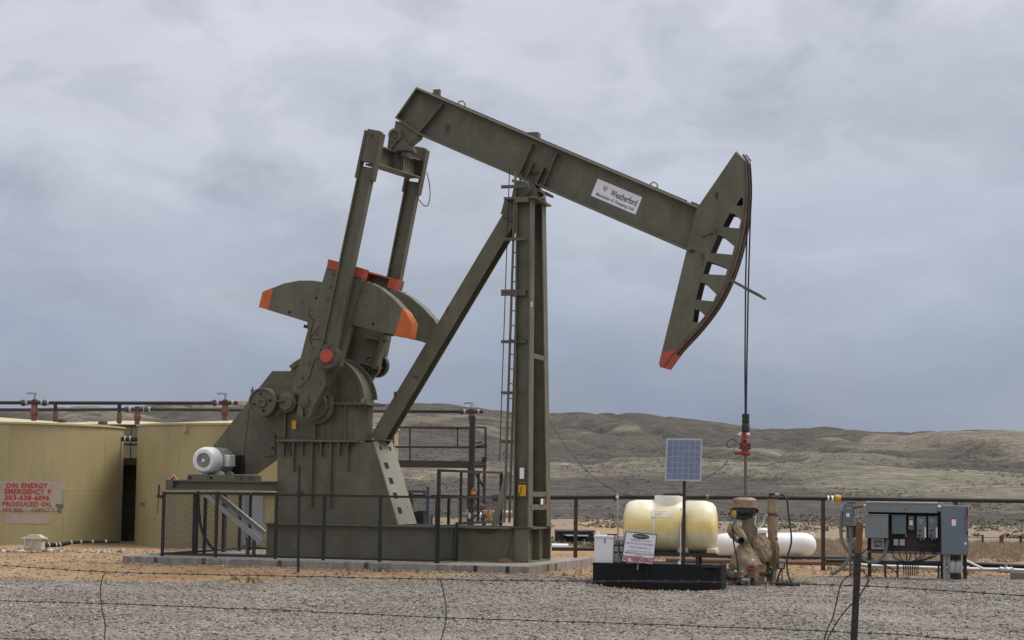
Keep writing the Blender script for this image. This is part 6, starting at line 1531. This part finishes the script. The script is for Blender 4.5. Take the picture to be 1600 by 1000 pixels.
for i in range(16):
    c = Wv(rw.uniform(172, 335), rw.uniform(765, 872), rw.uniform(-.5, -.25)); ax = Vector((rw.uniform(-1, 1), rw.uniform(-.5, .5), rw.uniform(-.6, 1))).normalized(); r_ = rw.uniform(.02, .045); L_ = rw.uniform(.08, .22)
    MB().lathe([(r_*.6, -L_/2), (r_, -L_/2+.015), (r_*.8, 0), (r_, L_/2-.015), (r_*.6, L_/2)], c, ax, 10).build('fitting', rw.choice((rust_m, galv, black_m, canvas2, steel_grey, rod_red)), well)
# hoses
for path, r_, m_ in ((((238, 375, -.35), (225, 420, -.5), (232, 540, -.5), (255, 650, -.5), (268, 760, -.5)), .016, cable_blk), (((405, 335, -.1), (400, 390, -.15), (425, 425, -.1), (460, 395, .0), (475, 345, .1), (500, 320, .1)), .010, white_p)):
    MB().tube(catmull([Wv(*q) for q in path], 6), r_, 7).build('hose', m_, well)
c = Wv(532, 178, .2); MB().lathe([(.10, -.06), (.10, 0), (.075, .02), (.075, .07), (0, .07)], c, (0, 0, 1), 16).build('riser_cap', black_m, well)
MB().cyl(Wv(545, 165, .2), Wv(590, 163, .2), .03, n=10).build('cable_gland', galv, well)
tc_pts = [(590, 165, .2), (625, 172, .18), (650, 215, .15), (658, 300, .1), (672, 400, .05), (682, 490, 0), (678, 560, 0), (655, 640, -.05), (648, 720, -.1), (665, 810, -.2), (705, 870, -.25), (750, 900, -.3)]
lead = [WF.M @ Wv(*q) for q in tc_pts]; 
for q in lead: q.z = max(q.z, .03)
tag(MB().tube(catmull(lead, 6), .021, 8).build('heat_trace_cable', cable_blk), 'black cable looping from the wrapped riser down to the gravel', 'cable')
co = []
for i in range(60):
    t = i/59*2*math.pi*3.2; c = Wv(640, 905, -.3); r_ = .16+.02*math.sin(i); co.append(WF.M @ Vector((c.x+r_*1.3*math.cos(t), -.3+r_*math.sin(t), .03+.012*(i/20))))
tag(MB().tube(co, .018, 6).build('coiled_cable', cable_blk), 'coil of black cable lying on the gravel by the wellhead', 'cable')
jx = thing('outlet_box', 'small black outlet box with grey cover on a short stake by the wellhead', 'box', WF)
c = Wv(605, 722, -.25); MB().box((c.x-.08, -.33, c.z-.07), (c.x+.08, -.24, c.z+.07)).build('box', black_m, jx, bevel=.01); MB().box((c.x-.04, -.34, c.z-.045), (c.x+.06, -.331, c.z+.055)).build('cover', galv, jx)
MB().tube(catmull([c+Vector((0, 0, -.07)), Wv(592, 770, -.25), Wv(575, 830, -.25), Wv(562, 885, -.25), Wv(600, 905, -.25)], 5), .02, 7).build('cord', cable_blk, jx)
MB().bar((c.x+.01, -.22, -.1), (c.x+.01, -.22, c.z), .03, .03, (0, 1, 0)).build('stake', steel_grey, jx)
# ================================================================== propane tank
DPp = 55.0
pc = at(1194, 851, DPp); g = float(terr(pc.x, pc.y))
pt_ = thing('propane_tank', 'long white propane tank lying behind the wellhead', 'tank', loc=(pc.x, pc.y, g))
rp_ = (at(1194, 832.5, DPp).z-at(1194, 870.5, DPp).z)/2; zc_ = at(1194, 851.5, DPp).z-g; L2 = (at(1277, 851, DPp).x-at(1111, 851, DPp).x)/2
prof = [(0, -L2), (rp_*.5, -L2+.04), (rp_*.8, -L2+.13), (rp_*.96, -L2+.28), (rp_, -L2+.42)]
MB().lathe(prof+[(r_, -t) for r_, t in prof[::-1]], (0, 0, zc_), (1, .12, .015), 48, False).build('shell', white_p, pt_, 60)
for k in (-.6, .62): MB().prism([(k*L2-.12, -.05), (k*L2+.12, -.05), (k*L2+.12, zc_-rp_*.8), (k*L2-.12, zc_-rp_*.8)], -.3, .3).build('saddle', block_m, pt_)
for k in (-1, 1): MB().tube([Vector((k*(L2-.12)+.0*t, .12*k, zc_+rp_*.78))+Vector((.06*math.cos(t)*k, 0, .09*math.sin(t))) for t in np.linspace(-.3, math.pi+.3, 11)], .014, 6).build('lifting_eye', white_p, pt_)
MB().lathe([(.16, 0), (.17, .10), (.12, .15), (0, .16)], (-.05, 0, zc_+rp_-.02), (0, 0, 1), 20).build('valve_dome', white_p, pt_)

# ================================================================== pipe racks
Dk = 51.0
def ground_under(p): return float(terr(p.x, p.y))
rk = thing('pipe_rack', 'black coated pipe carried on posts behind the wellhead and electrical rack', 'pipe', loc=at(770, 777, Dk)); o = rk.location
run = [(768, 776.5), (868, 777.2), (965, 776.5), (1163, 777), (1285, 778.5), (1440, 780.5), (1660, 783.5)]
MB().tube([at(x, y, Dk)-o for x, y in run], .062, 14).build('pipe_run', pipe_blk, rk)
for x, y, m_, r_, w_ in ((963.5, 776.6, black_m, .10, .10), (1294, 778.8, white_p, .075, .05), (1300.5, 778.9, white_p, .075, .06), (1309, 779, yellow_m, .085, .16), (1308, 779, yellow_m, .11, .06), (775, 776.6, blue_cap, .12, .16), (782, 776.7, white_p, .09, .06), (1105, 776.8, steel_grey, .07, .08)):
    a_ = at(x, y, Dk)-o; MB().cyl(a_-Vector((w_/2, 0, 0)), a_+Vector((w_/2, 0, 0)), r_, n=14).build('coupling', m_, rk)
MB().cyl(at(1309, 779, Dk)-o, at(1309, 773, Dk)-o, .02, n=6).build('bolt', black_m, rk)
for x, y in ((1286, 779), (1493, 781.5), (1640, 783), (900, 777)):
    a_ = at(x, y, Dk); gz = ground_under(a_); MB().bar((a_.x-o.x, 0, gz-o.z-.3), (a_.x-o.x, 0, a_.z-o.z-.05), .10, .10, (0, 1, 0)).build('post', maroon, rk)
def lowpipe(name, label, pts, D, r_, mt, blocks=()):
    t = thing(name, label, 'pipe', loc=at(*pts[0], D)); o = t.location
    MB().tube([at(x, y, D)-o for x, y in pts], r_, 10).build('pipe_run', mt, t)
    for x in blocks:
        ys = np.interp(x, [p[0] for p in pts], [p[1] for p in pts]); a_ = at(x, ys, D); gz = ground_under(a_)
        MB().box((a_.x-o.x-.28, -.12, gz-o.z-.1), (a_.x-o.x+.28, .14, a_.z-o.z-r_+.005)).build('support_block', black_m, t)
    return t
lowpipe('ground_pipe', 'dark ground level pipe in front of the white propane tank', [(1085, 868.5), (1213, 870), (1320, 872), (1365, 873)], 53.5, .05, pipe_blk)
lowpipe('ground_pipe', 'rust brown ground level pipe below the white propane tank', [(1040, 874), (1213, 878.5), (1320, 880.5), (1420, 882)], 52.8, .06, mat('rust brown pipe', (.17, .095, .06), .7, var=.2, dirt=(.25, .2, .15), dirt_amt=.4))
lowpipe('ground_pipe', 'black ground level pipe on blocks running off to the right edge', [(1290, 876), (1400, 877.5), (1520, 881), (1660, 887)], 52.0, .055, pipe_blk, (1400, 1423, 1455, 1478, 1533, 1555, 1600))
lowpipe('ground_pipe', 'long silver grey pipe near the ground right of the electrical cabinet', [(1320, 880), (1360, 884.5), (1500, 889), (1572, 890.5), (1660, 894)], 49.8, .052, galv)
lowpipe('ground_pipe', 'thin pale pipe slanting down beside the electrical cabinet', [(1507, 874.5), (1537, 889)], 49.5, .028, white_p)
lowpipe('ground_pipe', 'black ground level pipe behind the concrete pad', [(862, 857.5), (930, 858), (990, 859)], 60, .06, pipe_blk)
lowpipe('ground_pipe', 'short white pipe lying behind the end of the concrete pad', [(862, 853.5), (888, 854)], 61.5, .09, white_p)
t = thing('pipe_union', 'silver union on the grey pipe at the right edge', 'fitting', loc=at(1572, 890.5, 49.7)); MB().lathe([(.06, -.18), (.085, -.15), (.07, -.05), (.09, 0), (.07, .05), (.085, .15), (.06, .18)], (0, 0, 0), (1, 0, 0), 12).build('union', galv, t); MB().cyl((0, 0, 0), (0, 0, .13), .04, n=8).build('stem', galv, t)
b_ = on_z(1597, 905, .02); o = MB().box((-.24, 0, 0), (.24, .2, .16)).build('concrete_block', block_m, None, bevel=.01); o.location = b_; tag(o, 'grey concrete block on the dirt at the right edge', 'block')
# low dark trailer behind the pad
tr_ = thing('equipment_trailer', 'low dark green trailer with a pale lid far behind the concrete pad', 'trailer', loc=on_z(895, 858, .1)); o = tr_.location; Dt = 72; o.y = Dt; o.x = at(895, 850, Dt).x; o.z = ground_under(o); tr_.location = o
dk = mat('dark green enamel', (.03, .036, .03), .6, var=.2)
def tb(x0, y0, x1, y1, dy0, dy1, name, m_): 
    a_, b2 = at(x0, y1, Dt)-o, at(x1, y0, Dt)-o; return MB().box((a_.x, dy0, a_.z), (b2.x, dy1, b2.z)).build(name, m_, tr_)
tb(868, 832, 927, 850, .1, 1.8, 'body', dk); tb(884, 837, 913, 849, -.05, .1, 'open_bay', blackhole); tb(868, 829.5, 930, 831.5, 0, 1.9, 'deck_edge', maroon)
a_, b2 = at(877, 837, Dt)-o, at(919, 833, Dt)-o; MB().hexa([(a_.x+.2, -.25, a_.z), (b2.x, -.25, a_.z), (b2.x, .1, a_.z), (a_.x+.2, .1, a_.z), (a_.x-.1, .3, b2.z), (b2.x, .3, b2.z), (b2.x, .4, b2.z), (a_.x-.1, .4, b2.z)]).build('lid', galv, tr_)
for x in (892, 921): c = at(x, 852, Dt)-o; MB().cyl((c.x, 0, .22), (c.x, .25, .22), .24, n=20).build('wheel', rubber, tr_)
# far range fence on the right
for i, (x, y0, y1, D, w_) in enumerate(((1535.5, 860, 872, 78, .07), (1565, 859.5, 873, 77, .14), (1595, 860, 873, 78, .09), (1498, 861, 871, 79, .07), (1412, 858, 868, 80, .07), (1455, 859, 869, 80, .07))):
    a_ = at(x, y0, D); gz = ground_under(a_); h_ = max(a_.z-gz, .45)
    p_ = MB().bar((0, 0, -.1), (0, 0, h_), w_, w_, (0, 1, 0)).build('range_post', post_top if i == 1 else brown_post); p_.location = (a_.x, a_.y, gz)
    tag(p_, ('thin dark range fence post just right of the electrical cabinet', 'thick rust coloured range fence post on the dry grass', 'dark range fence post at the right edge of the dry grass', 'thin range fence post glimpsed behind the cabinet legs', 'range fence post behind the left part of the electrical rack', 'range fence post behind the middle of the electrical rack')[i], 'post', 'range fence posts')
pts_ = [at(x, 865, 78)+Vector((0, 0, .0)) for x in (1400, 1455, 1535, 1565, 1595, 1660)]
for q in pts_: q.z = ground_under(q)+.34
tag(MB().tube(pts_, .012, 5).build('range_wire', wire_rust), 'wire strung along the range fence posts on the dry grass', 'wire')

# ================================================================== electrical rack
EFo = on_z(1420, 902, 0); EFo.y = 47.4; EFo.x = at(1420, 902, 47.4).x; EFo.z = float(terr(EFo.x, 47.4))
EF = Frame(EFo, R(13))
rack = thing('electrical_rack', 'electrical service rack of grey enclosures on a dark brown board', 'electrical rack', EF)
e7 = lambda x, y, v=0: EF.P(1300+x/6.25, 760+y/6.25, v)
def ebox(x0, y0, x1, y1, v0, v1, name, m_, par=None, bevel=.008):
    a_, b2 = e7(x0, y1, v0), e7(x1, y0, v0); return MB().box((a_.x, v0, min(a_.z, b2.z)), (b2.x, v1, max(a_.z, b2.z))).build(name, m_, par or rack, bevel=bevel)
ebox(355, 240, 1062, 640, 0, .04, 'backboard', board_m); ebox(355, 641, 1062, 652, -.02, .06, 'board_rail', steel_grey); 
for x in (350, 385, 1062): pass
tg = ebox(330, 163, 1030, 250, -.30, 0.0, 'wire_trough', box_grey); ebox(330, 155, 1035, 163, -.32, .02, 'trough_lid', galv, tg); ebox(700, 217, 742, 226, -.304, -.3005, 'red_label', ink_red, tg, 0)
for x in (560, 800): ebox(x, 165, x+3, 249, -.304, -.3005, 'joint', steel_grey, tg, 0)
for x in (1048,): c = e7(x, 205, -.1); MB().cyl((c.x-.09, -.1, c.z), (c.x+.06, -.1, c.z), .05, n=12).build('hub_nipple', silver, rack)
bg_ = ebox(322, 280, 548, 503, -.40, -.001, 'large_enclosure', box_grey); ebox(318, 274, 552, 281, -.415, -.001, 'hood', box_grey, bg_); 
for y in (330, 450): ebox(546, y, 552, y+18, -.41, -.395, 'hinge', steel_grey, bg_, 0)
e2 = ebox(583, 282, 722, 463, -.20, -.001, 'disconnect_enclosure', box_blue); ebox(578, 278, 727, 284, -.215, -.001, 'hood', box_blue, e2)
for i in range(6): x = 598+i*19; ebox(x, 464, x+8, 476, -.15, -.1, 'knockout', black_m, e2, 0)
ebox(719, 464, 727, 490, -.16, -.12, 'drain', galv, e2, 0)
e3 = ebox(745, 287, 803, 425, -.14, -.001, 'breaker_box', box_taupe); ebox(756, 333, 788, 377, -.145, -.1405, 'label', label_w, e3, 0); ebox(752, 305, 790, 312, -.145, -.1405, 'print', galv, e3, 0)
for x in (828, 940):
    s_ = ebox(x, 290, x+92, 503, -.20, -.001, 'motor_starter', box_steel); ebox(x+15, 322, x+60, 334, -.205, -.2005, 'maker_strip', galv, s_, 0); ebox(x+25, 345, x+50, 356, -.205, -.2005, 'print', galv, s_, 0); ebox(x+76, 400, x+90, 500, -.215, -.2005, 'scale_strip', white_p, s_, 0); ebox(x+14, 424, x+50, 436, -.205, -.2005, 'nameplate', ink_black, s_, 0); ebox(x+82, 305, x+98, 420, -.16, -.05, 'handle', black_m, s_, 0)
    c = e7(x+26, 480, -.2); MB().cyl((c.x, -.2, c.z), (c.x, -.225, c.z), .03, n=12).build('push_button', black_m, s_)
    for dx in (38, 68):
        c = e7(x+dx, 504, -.1); d_ = e7(x+dx, 655, -.1); MB().cyl(c, c-Vector((0, 0, .05)), .022, n=8).build('hub', galv, s_); MB().cyl(c, d_, .014, n=8).build('drop_conduit', cable_blk, s_); k_ = e7(x+dx, 565, -.1); MB().cyl(k_, k_-Vector((0, 0, .04)), .018, n=8).build('red_sleeve', red_valve, s_)
mm_ = ebox(383, 508, 512, 614, -.16, -.001, 'meter_box', galv); ebox(410, 530, 490, 595, -.166, -.1605, 'window', steel_grey, mm_, 0); ebox(425, 555, 475, 568, -.17, -.1665, 'display', galv, mm_, 0); ebox(420, 575, 460, 585, -.17, -.1665, 'print', black_m, mm_, 0)
for x0, x1 in ((600, 648), (660, 711)): ebox(x0, 516, x1, 578, -.12, -.001, 'outlet_cover', galv)
cbn = ebox(1066, 187, 1328, 668, -.42, -.02, 'main_cabinet', box_steel, bevel=.012)
ebox(1074, 196, 1318, 660, -.435, -.4205, 'door', box_steel, cbn, .006); ebox(1164, 305, 1216, 319, -.441, -.4355, 'danger_strip', ink_red, cbn, 0); ebox(1170, 322, 1209, 384, -.441, -.4355, 'label', label_w, cbn, 0); ebox(1292, 548, 1314, 568, -.441, -.4355, 'label', label_w, cbn, 0)
ebox(1300, 290, 1326, 312, -.49, -.4205, 'switch_knob', ink_red, cbn, .004); ebox(1316, 205, 1327, 470, -.46, -.4205, 'latch_bar', black_m, cbn, 0); ebox(1312, 320, 1326, 440, -.475, -.4605, 'handle', steel_grey, cbn, .004)
# legs
def leg(x, y0, v, w_, m_, name='post'):
    a_ = e7(x, y0, v); return MB().bar((a_.x, v, -.25), (a_.x, v, a_.z), w_, w_, (0, 1, 0)).build(name, m_, rack)
leg(366, 500, .08, .09, brown_post); leg(1297, 640, .02, .09, brown_post); leg(1075, 250, .08, .09, brown_post)
for x in (1100, 1141): a_ = e7(x, 668, -.25); MB().cyl((a_.x, -.25, -.2), a_, .045, n=12).build('riser_conduit', galv, rack)
for x in (1187, 1226):
    a_ = e7(x, 668, -.22); MB().cyl((a_.x, -.22, -.2), a_, .085, n=14).build('black_riser', black_m, rack); c = e7(x+(-8 if x < 1200 else 5), 785, -.26); MB().lathe([(.05, -.17), (.10, -.14), (.11, 0), (.09, .12), (.04, .17)], c, (.12, 0, 1), 14).build('coupling', galv, rack)
# disconnect switch at the left on its own post
ds = thing('disconnect_switch', 'blue grey disconnect switch on a stand left of the electrical rack', 'switch', EF)
def dbox(x0, y0, x1, y1, v0, v1, name, m_, bevel=.006):
    a_, b2 = e7(x0, y1, v0), e7(x1, y0, v0); return MB().box((a_.x, v0, a_.z), (b2.x, v1, b2.z)).build(name, m_, ds, bevel=bevel)
dbox(112, 168, 212, 380, -.16, .05, 'enclosure', box_steel); dbox(132, 195, 192, 330, -.18, -.161, 'door', box_steel); dbox(140, 262, 172, 296, -.186, -.1805, 'label', label_w, 0); dbox(135, 210, 185, 220, -.186, -.1805, 'print', galv, 0); dbox(210, 195, 218, 290, -.14, -.02, 'lever', black_m, 0); dbox(205, 196, 216, 205, -.17, -.1, 'red_tip', ink_red, 0); dbox(145, 155, 225, 167, -.1, .04, 'top_plate', black_m, 0); dbox(80, 180, 118, 250, -.05, .05, 'side_box', galv); dbox(145, 384, 235, 495, -.02, .0, 'stand_frame', brown_post, 0)
dbox(150, 388, 208, 486, -.028, -.0205, 'frame_gap', mat('dry backdrop board', (.20, .16, .11), .8), 0)
for x in (150, 172, 205): a_ = e7(x, 384, .02); MB().cyl((a_.x, .02, a_.z-.42), a_, .03, n=10).build('nipple', galv, ds)
for x in (180, 212): a_ = e7(x, 490, .04); MB().bar((a_.x, .04, -.2), (a_.x, .04, a_.z), .06, .06, (0, 1, 0)).build('leg', steel_grey, ds)
a_, b2 = e7(208, 210, -.1), e7(330, 188, -.1); MB().cyl(a_, b2, .025, n=10).build('link_conduit', rust_m, ds)
MB().cyl(b2-Vector((.05, 0, 0)), b2, .035, n=10).build('locknut', silver, ds)
def econd(name, label, path, r_, m_=conduit_g, cat='conduit'):
    pts_ = [EF.M @ e7(*q) for q in path]
    for q in pts_: q.z = max(q.z, EFo.z+.02)
    tag(MB().tube(catmull(pts_, 6), r_, 8).build(name, m_), label, cat)
econd('flexible_conduit', 'grey flexible conduit dropping from the left side of the disconnect switch', ((98, 240, -.05), (90, 320, -.05), (86, 440, -.05), (105, 550, -.05), (150, 625, -.05), (215, 690, -.05)), .042)
econd('flexible_conduit', 'grey flexible conduit curving from under the disconnect switch to the ground', ((180, 400, -.1), (182, 520, -.1), (180, 640, -.12), (150, 730, -.15), (95, 795, -.2), (25, 842, -.25), (-10, 850, -.3)), .045)
econd('flexible_conduit', 'grey flexible conduit looping under the meter box', ((540, 515, -.2), (530, 600, -.2), (500, 680, -.22), (440, 735, -.25), (370, 740, -.25), (310, 710, -.2), (270, 660, -.15)), .042)
econd('flexible_conduit', 'dark conduit loop beside the rusty tipped fence post', ((195, 640, -.1), (215, 632, -.1), (245, 650, -.1), (235, 690, -.1), (200, 690, -.1)), .03, cable_blk)
econd('thin_cable', 'black cable hanging behind the rusty tipped fence post', ((355, 520, -.05), (350, 600, -.05), (300, 650, -.05), (280, 700, -.05), (330, 740, -.05), (520, 770, -.1), (640, 850, -.1)), .016, cable_blk, 'cable')
for i in range(9):
    x0 = (590, 655, 720, 760, 868, 900, 985, 1015, 820)[i]; x1 = 695+i*18; y0 = (470, 640, 640, 640, 640, 650, 650, 650, 640)[i]
    econd('thin_conduit', ('leftmost', 'second', 'third', 'fourth', 'sixth', 'seventh', 'eighth', 'ninth', 'fifth')[i if i < 4 else i] + ' thin dark conduit from the left under the electrical board', ((x0, y0, -.08), (x0+(8 if x0 < 780 else -5), 680, -.09), ((x0+x1)/2, 712+4*(i % 3), -.12), (x1, 745, -.14), (x1+2, 800, -.14), (x1, 872, -.14)), .013, cable_blk)
strut = thing('strut_rail', 'dark strut rail across the conduit bundle under the electrical board', 'rail', EF)
a_, b2 = e7(480, 742, -.10), e7(1065, 742, -.10); MB().bar(a_, b2, .05, .06).build('rail', brown_post, strut)
for x in (520, 640, 1040): c = e7(x, 742, -.10); MB().bar((c.x, -.10, -.1), (c.x, -.10, c.z), .05, .05, (0, 1, 0)).build('leg', brown_post, strut)

# ================================================================== barbed wire fence in the foreground
def fl(px): return float(np.interp(px, [-200, 0, 1335, 1600, 1800], [17.2, 16.5, 12.7, 12.1, 11.7]))
def gz_(p): return float(terr(p.x, p.y))
post = thing('fence_post', 'leaning dark steel fence post with a bare rusty tip in the foreground', 'post', loc=(0, 0, 0))
pT = at(1343.5, 817, 12.7); pM = at(1340.8, 864, 12.7); pB = at(1333.3, 1000, 12.7); dd = (pB-pT).normalized(); pG = pT + dd*((pT.z-gz_(pT))/(-dd.z)); post.location = pG
def tpost(a, b, m_, name):
    mb = MB(); mb.bar(a, b, .045, .007, (0, 1, 0)); mb.bar(a+Vector((0, .02, 0)), b+Vector((0, .02, 0)), .007, .036, (0, 1, 0)); return mb.build(name, m_, post)
tpost(pM-pG, pT-pG, post_top, 'rusty_tip'); tpost(pG-pG+Vector((0, 0, -.25)), pM-pG, brown_post, 'shaft')
nL = int((pM-pG).length/.05)
for i in range(nL):
    c = (pG-pG).lerp(pM-pG, (i+.5)/nL)+Vector((0, -.006, 0)); 
    if c.z > .5: MB().box((c.x-.008, c.y-.006, c.z-.006), (c.x+.008, c.y+.002, c.z+.006)).build('stud', brown_post, post)
def strand(label, xs, ys):
    ctl = [at(x, y, fl(x)) for x, y in zip(xs, ys)]; path = catmull(ctl, 30)
    mb = MB(); tw = []
    L_ = [0]
    for a_, b2 in zip(path, path[1:]): L_.append(L_[-1]+(b2-a_).length)
    wob = [p+Vector((0, 0, .004*noise.noise(Vector((l*3, ys[0], 0))))) for p, l in zip(path, L_)]
    mb.tube(wob, .0034, 5)
    # barbs every 13 cm
    s_ = .05
    while s_ < L_[-1]-.05:
        i = max(k for k in range(len(L_)) if L_[k] <= s_); i = min(i, len(wob)-2); c = wob[i].lerp(wob[i+1], (s_-L_[i])/(L_[i+1]-L_[i])); d = (wob[i+1]-wob[i]).normalized()
        mb.tube([c-d*.012, c+d*.012], .0065, 5)
        for sgn in (-1, 1):
            a_ = c+d*.006*sgn; tip = Vector((random.uniform(-.3, .3), random.uniform(-1, 1), sgn*random.uniform(.5, 1))).normalized()*.022; mb.tube([a_, a_+tip], [.003, .001], 4)
        s_ += .128
    return tag(mb.build('barbed_wire', wire_rust), label, 'wire')
strand('upper strand of rusty barbed wire across the gravel', [-120, 0, 165, 420, 800, 1080, 1335, 1480, 1700], [877, 883, 893.5, 899.5, 907, 908.5, 915, 923, 937])
strand('middle strand of rusty barbed wire across the gravel', [-120, 0, 160, 450, 695, 1000, 1335, 1500, 1700], [933, 938.5, 943, 954, 965, 975, 988, 999, 1014])
strand('lowest strand of rusty barbed wire near the bottom left corner', [-120, 0, 160, 500, 800], [992, 997.5, 1002, 1014, 1027])
def stay(label, pts_, r_=.0042, name='wire_stay'):
    pth = catmull([at(x, y, fl(x)-.01) for x, y in pts_], 8); mb = MB()
    for ph in (0, math.pi):
        mb.tube([p+Vector((.004*math.cos(i*1.3+ph), .004*math.sin(i*1.3+ph), 0)) for i, p in enumerate(pth)], r_*.7, 5)
    return tag(mb.build(name, wire_rust), label, 'wire')
stay('twisted wire stay hanging between the barbed strands at the left', [(167, 893), (160, 903), (157, 925), (159, 950), (164, 975), (163, 1000), (160, 1030)])
stay('twisted wire stay hanging between the barbed strands left of centre', [(688, 906), (693, 925), (697, 950), (696, 975), (692, 990), (686, 1010)])
stay('loose end of wire curling down left of the leaning fence post', [(1338, 893), (1322, 903), (1313, 915), (1306, 945), (1300, 968), (1292, 985), (1286, 1010)], name='loose_wire')
stay('loose end of wire crossing behind the leaning fence post', [(1350, 893), (1357, 905), (1351, 918), (1340, 935), (1320, 955), (1303, 980), (1290, 1005)], name='loose_wire')
